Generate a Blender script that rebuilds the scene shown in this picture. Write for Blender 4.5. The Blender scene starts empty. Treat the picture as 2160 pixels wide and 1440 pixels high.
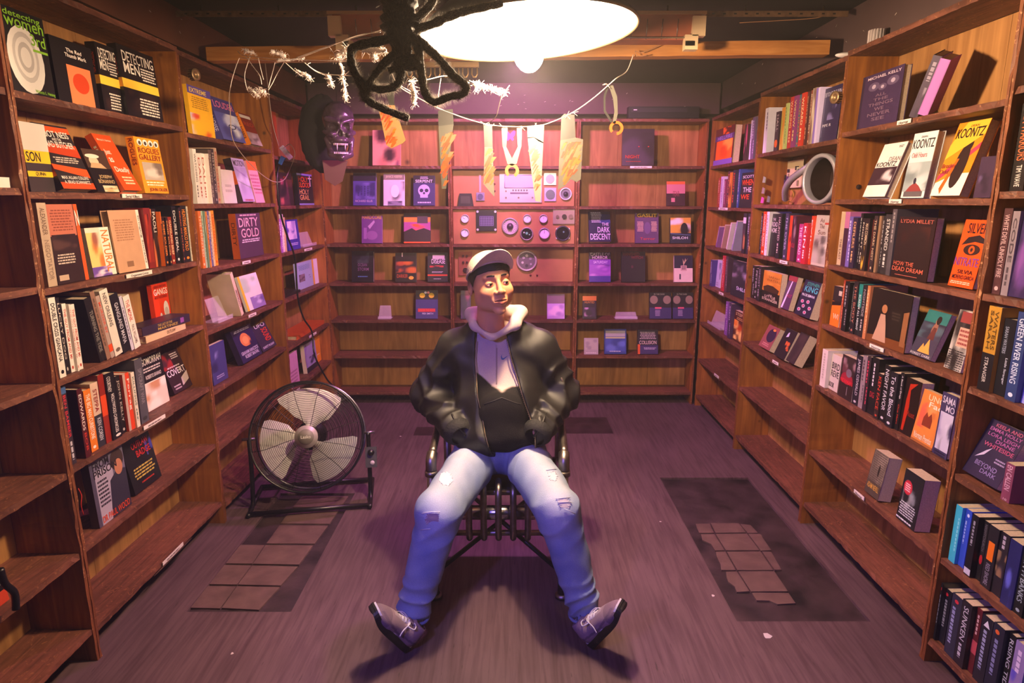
import bpy, math, random
import numpy as np
from mathutils import Vector, Matrix
random.seed(7)
sc = bpy.context.scene
COL = sc.collection
PI = math.pi
R = math.radians

# ------------------------------------------------------------ camera, light, exposure
CAM_H, FPX, PITCH = 1.6, 1350.0, math.atan(295 / 1350.0)
cd = bpy.data.cameras.new('camera'); cam = bpy.data.objects.new('camera', cd); COL.objects.link(cam)
cam.location = (0, 0, CAM_H); cam.rotation_euler = (PI / 2 - PITCH, 0, 0)
cd.sensor_width = 36; cd.lens = FPX * 36 / 2160; cd.clip_start = 0.02
sc.camera = cam
w = bpy.data.worlds.new('world'); sc.world = w; w.use_nodes = True
w.node_tree.nodes['Background'].inputs[0].default_value = (0.35, 0.25, 0.5, 1)
w.node_tree.nodes['Background'].inputs[1].default_value = 0.02
sc.view_settings.view_transform = 'Standard'; sc.view_settings.look = 'None'
sc.view_settings.gamma = 1; sc.view_settings.use_curve_mapping = False
sc.view_settings.exposure = 0.12
sc.cycles.max_bounces = 6; sc.cycles.diffuse_bounces = 4; sc.cycles.glossy_bounces = 3; sc.cycles.transmission_bounces = 4; sc.cycles.volume_bounces = 0; sc.cycles.use_denoising = True; sc.cycles.adaptive_threshold = 0.02

def lamp(name, kind, loc, power, color, size=0.1, target=None, spot=None, blend=0.3):
    l = bpy.data.lights.new(name, kind); l.energy = power; l.color = color
    if kind == 'AREA': l.shape = 'DISK'; l.size = size
    else: l.shadow_soft_size = size
    if spot: l.spot_size = R(spot); l.spot_blend = blend
    o = bpy.data.objects.new(name, l); COL.objects.link(o); o.location = loc
    if target is not None:
        o.rotation_euler = (Vector(target) - Vector(loc)).to_track_quat('-Z', 'Y').to_euler()
    return o
LAMP = Vector((0.05, 2.28, 2.10)); BULB_E = 1550.0
lamp('pink_stage_light', 'SPOT', (0.02, 3.86, 2.38), 150, (1.0, 0.27, 0.86), 0.05, (0.02, 4.6, 0.6), 158, 0.3)
lamp('blue_stage_light', 'SPOT', (-0.75, 0.25, 1.75), 125, (0.24, 0.16, 1.0), 0.05, (0.55, 2.2, 0.35), 75, 0.7)
lamp('warm_fill_light', 'AREA', (0.1, 0.35, 2.42), 4.5, (1.0, 0.60, 0.36), 0.5, (0, 2.6, 1.1))  # unseen warm fill, added overhead to brighten face and jacket

# ------------------------------------------------------------ camera geometry, used to find real positions
cp, sp = math.cos(PITCH), math.sin(PITCH)
def proj(P):
    x, y, z = P[0], P[1], CAM_H - P[2]
    zc = y * cp + z * sp
    return 1080 + FPX * x / zc, 720 + FPX * (z * cp - y * sp) / zc
def ray(px, py):
    u = (px - 1080) / FPX; v = (720 - py) / FPX
    return Vector((u, cp + v * sp, -sp + v * cp))
def at(px, py, Y):
    r = ray(px, py); t = Y / r.y; q = r * t; q.z += CAM_H; return q
def onfloor(px, py, Z=0.0):
    r = ray(px, py); t = (Z - CAM_H) / r.z; q = r * t; q.z += CAM_H; return q

# ------------------------------------------------------------ colours and materials
def hx(s):
    c = [int(s[i:i + 2], 16) / 255 for i in (0, 2, 4)]
    return tuple((v / 12.92 if v <= 0.04045 else ((v + 0.055) / 1.055) ** 2.4) for v in c)
MATS = {}
def newmat(name):
    m = bpy.data.materials.new(name); m.use_nodes = True
    nt = m.node_tree; b = nt.nodes['Principled BSDF']
    return m, nt, b
def N(nt, t, **k):
    n = nt.nodes.new(t)
    for a, v in k.items():
        if a.startswith('i_'): n.inputs[a[2:].replace('_', ' ')].default_value = v
        else: setattr(n, a, v)
    return n
def plain(name, col, rough=0.6, metal=0.0, noise=0.0, scale=20, bump=0.0, spec=0.5, emit=None):
    if name in MATS: return MATS[name]
    m, nt, b = newmat(name)
    c = hx(col) if isinstance(col, str) else col
    b.inputs['Base Color'].default_value = (*c, 1)
    b.inputs['Roughness'].default_value = rough; b.inputs['Metallic'].default_value = metal
    b.inputs['Specular IOR Level'].default_value = spec
    if noise or bump:
        tc = N(nt, 'ShaderNodeTexCoord'); nz = N(nt, 'ShaderNodeTexNoise'); nz.inputs['Scale'].default_value = scale
        nz.inputs['Detail'].default_value = 5
        nt.links.new(tc.outputs['Object'], nz.inputs['Vector'])
        if noise:
            rp = N(nt, 'ShaderNodeValToRGB')
            rp.color_ramp.elements[0].position = 0.3; rp.color_ramp.elements[1].position = 0.7
            rp.color_ramp.elements[0].color = (*[v * (1 - noise) for v in c], 1)
            rp.color_ramp.elements[1].color = (*[min(1, v * (1 + noise)) for v in c], 1)
            nt.links.new(nz.outputs['Fac'], rp.inputs['Fac']); nt.links.new(rp.outputs['Color'], b.inputs['Base Color'])
        if bump:
            bp = N(nt, 'ShaderNodeBump'); bp.inputs['Strength'].default_value = bump; bp.inputs['Distance'].default_value = 0.01
            nt.links.new(nz.outputs['Fac'], bp.inputs['Height']); nt.links.new(bp.outputs['Normal'], b.inputs['Normal'])
    if emit:
        b.inputs['Emission Color'].default_value = (*hx(emit[0]), 1); b.inputs['Emission Strength'].default_value = emit[1]
    MATS[name] = m; return m
def wood(name, dark, light, stretch=(2, 30, 30), knots=0.0, rough=0.55, bump=0.25, wear=None, spec=0.35):
    m, nt, b = newmat(name)
    tc = N(nt, 'ShaderNodeTexCoord'); mp = N(nt, 'ShaderNodeMapping'); mp.inputs['Scale'].default_value = stretch
    nt.links.new(tc.outputs['Object'], mp.inputs['Vector'])
    nz = N(nt, 'ShaderNodeTexNoise'); nz.inputs['Scale'].default_value = 1.6; nz.inputs['Detail'].default_value = 8; nz.inputs['Distortion'].default_value = 1.2
    nt.links.new(mp.outputs['Vector'], nz.inputs['Vector'])
    rp = N(nt, 'ShaderNodeValToRGB'); e = rp.color_ramp.elements
    e[0].position = 0.3; e[1].position = 0.72; e[0].color = (*hx(dark), 1); e[1].color = (*hx(light), 1)
    nt.links.new(nz.outputs['Fac'], rp.inputs['Fac'])
    out = rp.outputs['Color']
    n2 = N(nt, 'ShaderNodeTexNoise'); n2.inputs['Scale'].default_value = 2.3; n2.inputs['Detail'].default_value = 3
    nt.links.new(tc.outputs['Object'], n2.inputs['Vector'])
    mr = N(nt, 'ShaderNodeMapRange'); mr.inputs['From Min'].default_value = 0.3; mr.inputs['From Max'].default_value = 0.7
    mr.inputs['To Min'].default_value = 0.68; mr.inputs['To Max'].default_value = 1.15
    nt.links.new(n2.outputs['Fac'], mr.inputs['Value'])
    mx = N(nt, 'ShaderNodeMix', data_type='RGBA', blend_type='MULTIPLY'); mx.inputs['Factor'].default_value = 1
    nt.links.new(out, mx.inputs['A']); nt.links.new(mr.outputs['Result'], mx.inputs['B']); out = mx.outputs['Result']
    if knots:
        v = N(nt, 'ShaderNodeTexVoronoi'); v.inputs['Scale'].default_value = knots
        nt.links.new(tc.outputs['Object'], v.inputs['Vector'])
        kr = N(nt, 'ShaderNodeMapRange'); kr.inputs['From Min'].default_value = 0.03; kr.inputs['From Max'].default_value = 0.1
        kr.inputs['To Min'].default_value = 0.3; kr.inputs['To Max'].default_value = 1
        nt.links.new(v.outputs['Distance'], kr.inputs['Value'])
        mx = N(nt, 'ShaderNodeMix', data_type='RGBA', blend_type='MULTIPLY'); mx.inputs['Factor'].default_value = 1
        nt.links.new(out, mx.inputs['A']); nt.links.new(kr.outputs['Result'], mx.inputs['B']); out = mx.outputs['Result']
    if wear:
        n3 = N(nt, 'ShaderNodeTexNoise'); n3.inputs['Scale'].default_value = 38; n3.inputs['Detail'].default_value = 6; n3.inputs['Distortion'].default_value = 2
        nt.links.new(tc.outputs['Object'], n3.inputs['Vector'])
        wr = N(nt, 'ShaderNodeMapRange'); wr.inputs['From Min'].default_value = 0.6; wr.inputs['From Max'].default_value = 0.68
        nt.links.new(n3.outputs['Fac'], wr.inputs['Value'])
        mx = N(nt, 'ShaderNodeMix', data_type='RGBA'); mx.inputs['B'].default_value = (*hx(wear), 1)
        nt.links.new(wr.outputs['Result'], mx.inputs['Factor']); nt.links.new(out, mx.inputs['A']); out = mx.outputs['Result']
    nt.links.new(out, b.inputs['Base Color'])
    b.inputs['Roughness'].default_value = rough; b.inputs['Specular IOR Level'].default_value = spec
    bp = N(nt, 'ShaderNodeBump'); bp.inputs['Strength'].default_value = bump; bp.inputs['Distance'].default_value = 0.004
    nt.links.new(nz.outputs['Fac'], bp.inputs['Height']); nt.links.new(bp.outputs['Normal'], b.inputs['Normal'])
    MATS[name] = m; return m
def attrmat(name, rough=0.5, metal=0.0, spec=0.5, noise=0.0, scale=60, bump=0.0, sss=0.0, sheen=0.0):
    m, nt, b = newmat(name)
    a = N(nt, 'ShaderNodeAttribute', attribute_name='Col'); out = a.outputs['Color']
    if noise or bump:
        tc = N(nt, 'ShaderNodeTexCoord'); nz = N(nt, 'ShaderNodeTexNoise'); nz.inputs['Scale'].default_value = scale; nz.inputs['Detail'].default_value = 6
        nt.links.new(tc.outputs['Object'], nz.inputs['Vector'])
        if noise:
            mr = N(nt, 'ShaderNodeMapRange'); mr.inputs['From Min'].default_value = 0.3; mr.inputs['From Max'].default_value = 0.7
            mr.inputs['To Min'].default_value = 1 - noise; mr.inputs['To Max'].default_value = 1 + noise * 0.6
            nt.links.new(nz.outputs['Fac'], mr.inputs['Value'])
            mx = N(nt, 'ShaderNodeMix', data_type='RGBA', blend_type='MULTIPLY'); mx.inputs['Factor'].default_value = 1
            nt.links.new(out, mx.inputs['A']); nt.links.new(mr.outputs['Result'], mx.inputs['B']); out = mx.outputs['Result']
        if bump:
            bp = N(nt, 'ShaderNodeBump'); bp.inputs['Strength'].default_value = bump; bp.inputs['Distance'].default_value = 0.003
            nt.links.new(nz.outputs['Fac'], bp.inputs['Height']); nt.links.new(bp.outputs['Normal'], b.inputs['Normal'])
    nt.links.new(out, b.inputs['Base Color'])
    b.inputs['Roughness'].default_value = rough; b.inputs['Metallic'].default_value = metal; b.inputs['Specular IOR Level'].default_value = spec
    if sss:
        b.inputs['Subsurface Weight'].default_value = sss; b.inputs['Subsurface Scale'].default_value = 0.01
        b.inputs['Subsurface Radius'].default_value = (1, 0.35, 0.2)
    if sheen: b.inputs['Sheen Weight'].default_value = sheen
    MATS[name] = m; return m
def covermat(name, rough):
    m, nt, b = newmat(name)
    oi = N(nt, 'ShaderNodeObjectInfo')
    nz = N(nt, 'ShaderNodeTexNoise'); nz.inputs['Scale'].default_value = 25; nz.inputs['Detail'].default_value = 4
    tc = N(nt, 'ShaderNodeTexCoord'); nt.links.new(tc.outputs['Object'], nz.inputs['Vector'])
    mr = N(nt, 'ShaderNodeMapRange'); mr.inputs['To Min'].default_value = 0.85; mr.inputs['To Max'].default_value = 1.12
    nt.links.new(nz.outputs['Fac'], mr.inputs['Value'])
    mx = N(nt, 'ShaderNodeMix', data_type='RGBA', blend_type='MULTIPLY'); mx.inputs['Factor'].default_value = 1
    nt.links.new(oi.outputs['Color'], mx.inputs['A']); nt.links.new(mr.outputs['Result'], mx.inputs['B'])
    nt.links.new(mx.outputs['Result'], b.inputs['Base Color'])
    b.inputs['Roughness'].default_value = rough
    MATS[name] = m; return m
def glassmat(name, col=(1, 1, 1), alpha=0.2, rough=0.1):
    m, nt, b = newmat(name)
    b.inputs['Base Color'].default_value = (*col, 1); b.inputs['Alpha'].default_value = alpha; b.inputs['Roughness'].default_value = rough
    MATS[name] = m; return m

M_SHELF = wood('worn_shelf_wood', '4e2c1f', '7e4c3a', (3, 30, 30), 0, 0.55, 0.3, wear='8c5c3c')
M_PANEL = wood('pine_panel_wood', '76421a', 'ae6c2c', (14, 14, 1.4), 7.0, 0.5, 0.15)
M_BACK = wood('plywood_back', '8e6034', 'bc8850', (10, 10, 1.2), 3.5, 0.55, 0.12)
M_UPR = wood('worn_upright_wood', '5a2e18', '8a4f2a', (30, 30, 3), 0, 0.55, 0.5, wear='b08058')
M_COVER = covermat('book_cover_card', 0.38)
M_PRINT = attrmat('cover_ink', 0.4)
M_PAPER = plain('page_paper', 'cdb79a', 0.8, noise=0.12, scale=180)
M_WHITE = plain('white_plastic', 'd8d2cc', 0.5)
M_BLACK = plain('black_enamel', '0e0d0e', 0.35)
M_BLKPL = plain('black_plastic', '15141a', 0.5)
M_CHROME = plain('chrome_metal', 'b8b4b8', 0.25, 1.0)
M_ALU = plain('brushed_aluminium', 'b4b0b4', 0.42, 0.45)
M_STEEL = plain('steel_pipe', '8a8078', 0.4, 1.0, noise=0.3, scale=25, bump=0.15)
M_ATTR = attrmat('painted_surface', 0.55)
M_ATTRM = attrmat('painted_metal', 0.4, 0.3)
M_SCREW = plain('screw_metal', '4a3526', 0.4, 0.8)

# ------------------------------------------------------------ mesh builder
def link(o, parent=None):
    COL.objects.link(o)
    if parent is not None: o.parent = parent
    return o
def tag(o, label=None, cat=None, group=None, kind=None):
    if label: o['label'] = label
    if cat: o['category'] = cat
    if group: o['group'] = group
    if kind: o['kind'] = kind
    return o
def empty(name, loc=(0, 0, 0), rz=0, M=None):
    o = bpy.data.objects.new(name, None); COL.objects.link(o); o.empty_display_size = 0.05
    if M is not None: o.matrix_world = M
    else: o.location = loc; o.rotation_euler.z = rz
    return o
class MB:
    def __init__(s): s.v = []; s.f = []; s.c = []; s.m = []; s.sm = []
    def add(s, vs, fs, col=(1, 1, 1), mi=0, smooth=False, M=None):
        b = len(s.v)
        if M is not None: vs = [tuple(M @ Vector(p)) for p in vs]
        s.v += [tuple(p) for p in vs]
        for f in fs:
            s.f.append(tuple(i + b for i in f)); s.c.append(col); s.m.append(mi); s.sm.append(smooth)
        return s
    def box(s, a, b, col=(1, 1, 1), mi=0, M=None):
        x0, y0, z0 = a; x1, y1, z1 = b
        vs = [(x0, y0, z0), (x1, y0, z0), (x1, y1, z0), (x0, y1, z0), (x0, y0, z1), (x1, y0, z1), (x1, y1, z1), (x0, y1, z1)]
        return s.add(vs, [(0, 3, 2, 1), (4, 5, 6, 7), (0, 1, 5, 4), (1, 2, 6, 5), (2, 3, 7, 6), (3, 0, 4, 7)], col, mi, False, M)
    def tube(s, pts, r, n=8, col=(1, 1, 1), mi=0, cap=True, closed=False):
        pts = [Vector(p) for p in pts]; rs = r if isinstance(r, (list, tuple)) else [r] * len(pts)
        vs = []; L = len(pts); up = None
        for i, p in enumerate(pts):
            if closed: d = pts[(i + 1) % L] - pts[i - 1]
            else: d = pts[min(i + 1, L - 1)] - pts[max(i - 1, 0)]
            if d.length < 1e-9: d = Vector((0, 0, 1))
            d.normalize()
            if up is None: up = Vector((0, 0, 1)) if abs(d.z) < 0.9 else Vector((1, 0, 0))
            a = d.cross(up)
            if a.length < 1e-4: a = d.cross(Vector((1, 0.3, 0)))
            a.normalize(); b = a.cross(d); b.normalize(); up = b
            for k in range(n):
                t = 2 * PI * k / n; vs.append(tuple(p + (a * math.cos(t) + b * math.sin(t)) * rs[i]))
        fs = []
        for i in range(L if closed else L - 1):
            j = (i + 1) % L
            for k in range(n):
                k2 = (k + 1) % n; fs.append((i * n + k, i * n + k2, j * n + k2, j * n + k))
        if cap and not closed: fs.append(tuple(range(n))[::-1]); fs.append(tuple((L - 1) * n + k for k in range(n)))
        return s.add(vs, fs, col, mi, True)
    def lathe(s, prof, n=24, M=None, col=(1, 1, 1), mi=0, smooth=True):   # prof: (radius, z)
        vs = []; fs = []
        for (r, z) in prof:
            for k in range(n): t = 2 * PI * k / n; vs.append((r * math.cos(t), r * math.sin(t), z))
        for i in range(len(prof) - 1):
            for k in range(n):
                k2 = (k + 1) % n; fs.append((i * n + k, i * n + k2, (i + 1) * n + k2, (i + 1) * n + k))
        return s.add(vs, fs, col, mi, smooth, M)
    def ell(s, c, r, n=12, m=8, col=(1, 1, 1), mi=0, M=None, jit=0):
        prof = [(math.sin(PI * i / m), -math.cos(PI * i / m)) for i in range(m + 1)]
        vs = []; fs = []
        for (a, z) in prof:
            for k in range(n):
                t = 2 * PI * k / n; q = 1 + random.uniform(-jit, jit)
                vs.append((c[0] + r[0] * a * math.cos(t) * q, c[1] + r[1] * a * math.sin(t) * q, c[2] + r[2] * z * q))
        for i in range(m):
            for k in range(n):
                k2 = (k + 1) % n; fs.append((i * n + k, i * n + k2, (i + 1) * n + k2, (i + 1) * n + k))
        return s.add(vs, fs, col, mi, True, M)
    def prism(s, poly, y0, y1, col=(1, 1, 1), mi=0, M=None):   # poly in x,z ; extruded in y
        n = len(poly); vs = [(x, y0, z) for x, z in poly] + [(x, y1, z) for x, z in poly]
        fs = [tuple(range(n)), tuple(range(2 * n - 1, n - 1, -1))] + [(i, i + n, (i + 1) % n + n, (i + 1) % n) for i in range(n)]
        return s.add(vs, fs, col, mi, False, M)
    def build(s, name, mats, parent=None, M=None, colored=False):
        me = bpy.data.meshes.new(name); me.from_pydata(s.v, [], s.f)
        mats = mats if isinstance(mats, (list, tuple)) else [mats]
        for m in mats: me.materials.append(m)
        me.polygons.foreach_set('material_index', s.m); me.polygons.foreach_set('use_smooth', s.sm)
        if colored:
            at_ = me.color_attributes.new('Col', 'FLOAT_COLOR', 'CORNER')
            arr = []
            for f, c in zip(s.f, s.c):
                if isinstance(c, list): 
                    for q in c: arr += [q[0], q[1], q[2], 1.0]
                else: arr += [c[0], c[1], c[2], 1.0] * len(f)
            at_.data.foreach_set('color', arr)
        me.update()
        o = bpy.data.objects.new(name, me); link(o, parent)
        if M is not None:
            if parent is None: o.matrix_world = M
            else: o.matrix_local = M
        return o
TXT = {}
def tmesh(s):
    if s in TXT: return TXT[s]
    cu = bpy.data.curves.new('t', 'FONT'); cu.body = s; cu.resolution_u = 3; cu.offset = 0.010; cu.fill_mode = 'FRONT'
    o = bpy.data.objects.new('t', cu)
    me = bpy.data.meshes.new_from_object(o)
    v = [tuple(q.co) for q in me.vertices]; f = [tuple(p.vertices) for p in me.polygons]
    bpy.data.meshes.remove(me); bpy.data.objects.remove(o); bpy.data.curves.remove(cu)
    if not v: v = [(0, 0, 0), (1, 0, 0), (1, 1, 0)]; f = [(0, 1, 2)]
    x0 = min(q[0] for q in v); x1 = max(q[0] for q in v); y0 = min(q[1] for q in v); y1 = max(q[1] for q in v)
    v = [((q[0] - x0) / max(1e-6, x1 - x0), (q[1] - y0) / max(1e-6, y1 - y0)) for q in v]
    TXT[s] = (v, f, (x1 - x0) / max(1e-6, y1 - y0)); return TXT[s]
def catmull(pts, k=6):
    pts = [Vector(p) for p in pts]; out = []
    for i in range(len(pts) - 1):
        p0 = pts[max(i - 1, 0)]; p1 = pts[i]; p2 = pts[i + 1]; p3 = pts[min(i + 2, len(pts) - 1)]
        for j in range(k):
            t = j / k
            out.append(0.5 * ((2 * p1) + (p2 - p0) * t + (2 * p0 - 5 * p1 + 4 * p2 - p3) * t * t + (3 * p1 - p0 - 3 * p2 + p3) * t ** 3))
    out.append(pts[-1]); return out

# print DSL: draws flat ink onto a rectangle given by fn(u, v, lift) -> local point
def ink(mb, fn, W, H, art, rnd):
    lift = 0.0004
    for item in art.split(';'):
        a = item.strip().split(' ')
        if not a or not a[0]: continue
        k = a[0]; u0, v0, u1, v1 = [float(x) for x in a[1:5]]
        if k == 'r':
            c = hx(a[5]); mb.add([fn(u0, v0, lift), fn(u1, v0, lift), fn(u1, v1, lift), fn(u0, v1, lift)], [(0, 1, 2, 3)], c)
        elif k == 'e':
            c = hx(a[5]); n = 20; vs = [fn(u0 + u1 * math.cos(2 * PI * i / n), v0 + v1 * math.sin(2 * PI * i / n), lift) for i in range(n)]
            mb.add(vs, [tuple(range(n))], c)
        elif k == 'y':      # polygon: y n n n n col x,y x,y ...
            c = hx(a[5]); vs = [fn(*[float(q) for q in p.split(',')], lift) for p in a[6:]]
            mb.add(vs, [tuple(range(len(vs)))], c)
        elif k == 'p':      # painted picture, soft blotches between palette colours
            pal = [hx(x) for x in a[5:]]; nx, nz_ = 9, 12
            bl = [(rnd.random(), rnd.random(), rnd.uniform(.12, .4), rnd.choice(pal)) for _ in range(9)]
            def colr(u, v):
                c = list(pal[0])
                for (bu, bv, br, bc) in bl:
                    t = max(0, 1 - math.hypot(u - bu, v - bv) / br) ; t = min(1, t * 2.2)
                    for q in range(3): c[q] += (bc[q] - c[q]) * t
                return c
            vs = []; cs = []
            for j in range(nz_ + 1):
                for i in range(nx + 1):
                    u = i / nx; v = j / nz_; vs.append(fn(u0 + (u1 - u0) * u, v0 + (v1 - v0) * v, lift)); cs.append(colr(u, v))
            b = len(mb.v); mb.v += vs
            for j in range(nz_):
                for i in range(nx):
                    q = (j * (nx + 1) + i, j * (nx + 1) + i + 1, (j + 1) * (nx + 1) + i + 1, (j + 1) * (nx + 1) + i)
                    mb.f.append(tuple(b + z for z in q)); mb.c.append([cs[z] for z in q]); mb.m.append(0); mb.sm.append(False)
        elif k in ('t', 'd', 'w'):      # t: across, d: reading downwards, w: across in natural proportion (box height)
            c = hx(a[5]); s = ' '.join(a[6:]).replace('_', ' '); tv, tf, asp = tmesh(s)
            if k == 'w':
                wd = (v1 - v0) * H * asp / W; cu_ = (u0 + u1) / 2; u0, u1 = cu_ - wd / 2, cu_ + wd / 2
            if k in ('t', 'w'): vs = [fn(u0 + (u1 - u0) * x, v0 + (v1 - v0) * y, lift * 2.2) for x, y in tv]
            else: vs = [fn(u0 + (u1 - u0) * y, v1 - (v1 - v0) * x, lift * 2.2) for x, y in tv]
            mb.add(vs, tf, c)
        elif k == 'v':      # one line of small print reading downwards
            c = hx(a[5]); q = v1
            while q > v0:
                q2 = max(v0, q - rnd.uniform(.03, .07)); mb.add([fn(u0, q2, lift), fn(u1, q2, lift), fn(u1, q, lift), fn(u0, q, lift)], [(0, 1, 2, 3)], c); q = q2 - .018
        elif k == 'l':      # small illegible print, as rows of short strokes
            c = hx(a[5]); n = int(a[6])
            for i in range(n):
                vv = v1 - (v1 - v0) * (i + 0.5) / n; hh = (v1 - v0) / n * 0.26
                q = u0 + (u1 - u0) * rnd.uniform(0, .08); e = u1 - (u1 - u0) * rnd.uniform(0, .12)
                while q < e:
                    q2 = min(e, q + (u1 - u0) * rnd.uniform(.06, .2)); mb.add([fn(q, vv - hh, lift), fn(q2, vv - hh, lift), fn(q2, vv + hh, lift), fn(q, vv + hh, lift)], [(0, 1, 2, 3)], c)
                    q = q2 + (u1 - u0) * .025
        lift += 0.00004
# ------------------------------------------------------------ the room shell
def struct(mb, name, mats, label=None, colored=False):
    o = mb.build(name, mats, colored=colored); o['kind'] = 'structure'
    if label: o['label'] = label
    return o
def floormat():
    m, nt, b = newmat('worn_vinyl_floor')
    tc = N(nt, 'ShaderNodeTexCoord'); mp = N(nt, 'ShaderNodeMapping'); mp.inputs['Scale'].default_value = (38, 2.2, 1)
    nt.links.new(tc.outputs['Object'], mp.inputs['Vector'])
    nz = N(nt, 'ShaderNodeTexNoise'); nz.inputs['Scale'].default_value = 1.5; nz.inputs['Detail'].default_value = 8; nz.inputs['Distortion'].default_value = 0.6
    nt.links.new(mp.outputs['Vector'], nz.inputs['Vector'])
    rp = N(nt, 'ShaderNodeValToRGB'); e = rp.color_ramp.elements
    e[0].position = 0.3; e[1].position = 0.6; e[0].color = (*hx('463238'), 1); e[1].color = (*hx('604a4f'), 1)
    nt.links.new(nz.outputs['Fac'], rp.inputs['Fac'])
    n2 = N(nt, 'ShaderNodeTexNoise'); n2.inputs['Scale'].default_value = 1.7; n2.inputs['Detail'].default_value = 7
    nt.links.new(tc.outputs['Object'], n2.inputs['Vector'])
    mr = N(nt, 'ShaderNodeMapRange'); mr.inputs['From Min'].default_value = 0.3; mr.inputs['From Max'].default_value = 0.7; mr.inputs['To Min'].default_value = 0.72; mr.inputs['To Max'].default_value = 1.12
    nt.links.new(n2.outputs['Fac'], mr.inputs['Value'])
    mx = N(nt, 'ShaderNodeMix', data_type='RGBA', blend_type='MULTIPLY'); mx.inputs['Factor'].default_value = 1
    nt.links.new(rp.outputs['Color'], mx.inputs['A']); nt.links.new(mr.outputs['Result'], mx.inputs['B'])
    # short dark scratches running along the room
    n3 = N(nt, 'ShaderNodeTexNoise'); n3.inputs['Scale'].default_value = 3; n3.inputs['Detail'].default_value = 4
    mp3 = N(nt, 'ShaderNodeMapping'); mp3.inputs['Scale'].default_value = (34, 4, 1); mp3.inputs['Rotation'].default_value = (0, 0, 0.06)
    nt.links.new(tc.outputs['Object'], mp3.inputs['Vector']); nt.links.new(mp3.outputs['Vector'], n3.inputs['Vector'])
    w3 = N(nt, 'ShaderNodeMapRange'); w3.inputs['From Min'].default_value = 0.66; w3.inputs['From Max'].default_value = 0.76
    nt.links.new(n3.outputs['Fac'], w3.inputs['Value'])
    m3 = N(nt, 'ShaderNodeMix', data_type='RGBA'); m3.inputs['B'].default_value = (*hx('2c2224'), 1)
    nt.links.new(w3.outputs['Result'], m3.inputs['Factor']); nt.links.new(mx.outputs['Result'], m3.inputs['A'])
    nt.links.new(m3.outputs['Result'], b.inputs['Base Color'])
    b.inputs['Roughness'].default_value = 0.5; b.inputs['Specular IOR Level'].default_value = 0.35
    bp = N(nt, 'ShaderNodeBump'); bp.inputs['Strength'].default_value = 0.12; bp.inputs['Distance'].default_value = 0.002
    nt.links.new(nz.outputs['Fac'], bp.inputs['Height']); nt.links.new(bp.outputs['Normal'], b.inputs['Normal'])
    return m
M_FLOOR = floormat()
M_WALLUP = plain('brown_painted_wall', '5c3320', 0.7, noise=0.18, scale=5, bump=0.1)
M_WALLBK = plain('dark_painted_wall', '4a3634', 0.75, noise=0.15, scale=4, bump=0.1)
M_CEIL = plain('dark_ceiling', '171412', 0.8, noise=0.3, scale=3, bump=0.1)
X0, X1, Y0, Y1, ZC = -1.74, 1.73, -1.5, 5.20, 2.46

# floor: a sheet with two cut-outs, each showing the old dark subfloor with loose tiles
LP = [onfloor(305, 1283), onfloor(600, 1293), onfloor(762, 1030), onfloor(560, 1030)]
def rect_from(px): xs = [onfloor(*p).x for p in px]; ys = [onfloor(*p).y for p in px]; return min(xs), max(xs), min(ys), max(ys)
RA = (0.745, 1.36, 2.22, 3.42)     # right pit
LA = (-1.44, -0.79, 2.26, 3.50)    # left pit
RAx0 = (onfloor(1393, 1007).x + onfloor(1553, 1310).x) / 2; RA = (RAx0, 1.40, onfloor(1553, 1310).y, onfloor(1393, 1007).y)
LAx1 = (onfloor(610, 1292).x + onfloor(748, 1045).x) / 2; LA = (-1.30, LAx1, onfloor(610, 1290).y, onfloor(740, 1040).y)
fl = MB()
xs = sorted([X0, LA[0], LA[1], RA[0], RA[1], X1]); ys = sorted([Y0, LA[2], LA[3], RA[2], RA[3], Y1])
for i in range(5):
    for j in range(5):
        cx, cy = (xs[i] + xs[i + 1]) / 2, (ys[j] + ys[j + 1]) / 2
        if any(q[0] < cx < q[1] and q[2] < cy < q[3] for q in (LA, RA)): continue
        fl.add([(xs[i], ys[j], 0), (xs[i + 1], ys[j], 0), (xs[i + 1], ys[j + 1], 0), (xs[i], ys[j + 1], 0)], [(0, 1, 2, 3)])
for q in (LA, RA):
    a, b, c, d = q
    for p, r_ in (((a, c), (b, c)), ((b, c), (b, d)), ((b, d), (a, d)), ((a, d), (a, c))):
        fl.add([(*p, 0), (*r_, 0), (*r_, -0.012), (*p, -0.012)], [(0, 1, 2, 3)])
FLOOR = struct(fl, 'floor', M_FLOOR, 'worn streaky grey vinyl floor between the bookcases')
M_PIT = plain('old_subfloor', '2c1f22', 0.55, noise=0.9, scale=7, bump=0.9)
M_TILE = plain('loose_floor_tile', '5e4844', 0.5, noise=0.25, scale=14, bump=0.5)
for nm, q in (('left', LA), ('right', RA)):
    a, b, c, d = q; mb = MB(); nx, ny = 14, 26
    vs = [(a + (b - a) * i / nx, c + (d - c) * j / ny, -0.012 + random.uniform(-.002, .004) * (0 < i < nx and 0 < j < ny)) for j in range(ny + 1) for i in range(nx + 1)]
    fs = [(j * (nx + 1) + i, j * (nx + 1) + i + 1, (j + 1) * (nx + 1) + i + 1, (j + 1) * (nx + 1) + i) for j in range(ny) for i in range(nx)]
    mb.add(vs, fs, smooth=True); mb.build('subfloor', M_PIT, FLOOR)
def tile(poly, z=-0.004, th=0.008):
    pts = [onfloor(*p, z) for p in poly]; n = len(pts)
    vs = [(p.x, p.y, z + random.uniform(-.0012, .0012)) for p in pts] + [(p.x, p.y, z - th) for p in pts]
    MB().add(vs, [tuple(range(n)), tuple(range(2 * n - 1, n - 1, -1))] + [(i, (i + 1) % n, (i + 1) % n + n, i + n) for i in range(n)]).build('floor_tile', M_TILE, FLOOR)
def zz(px, py): return (1340 + px / 3, 960 + py / 3)
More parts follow.
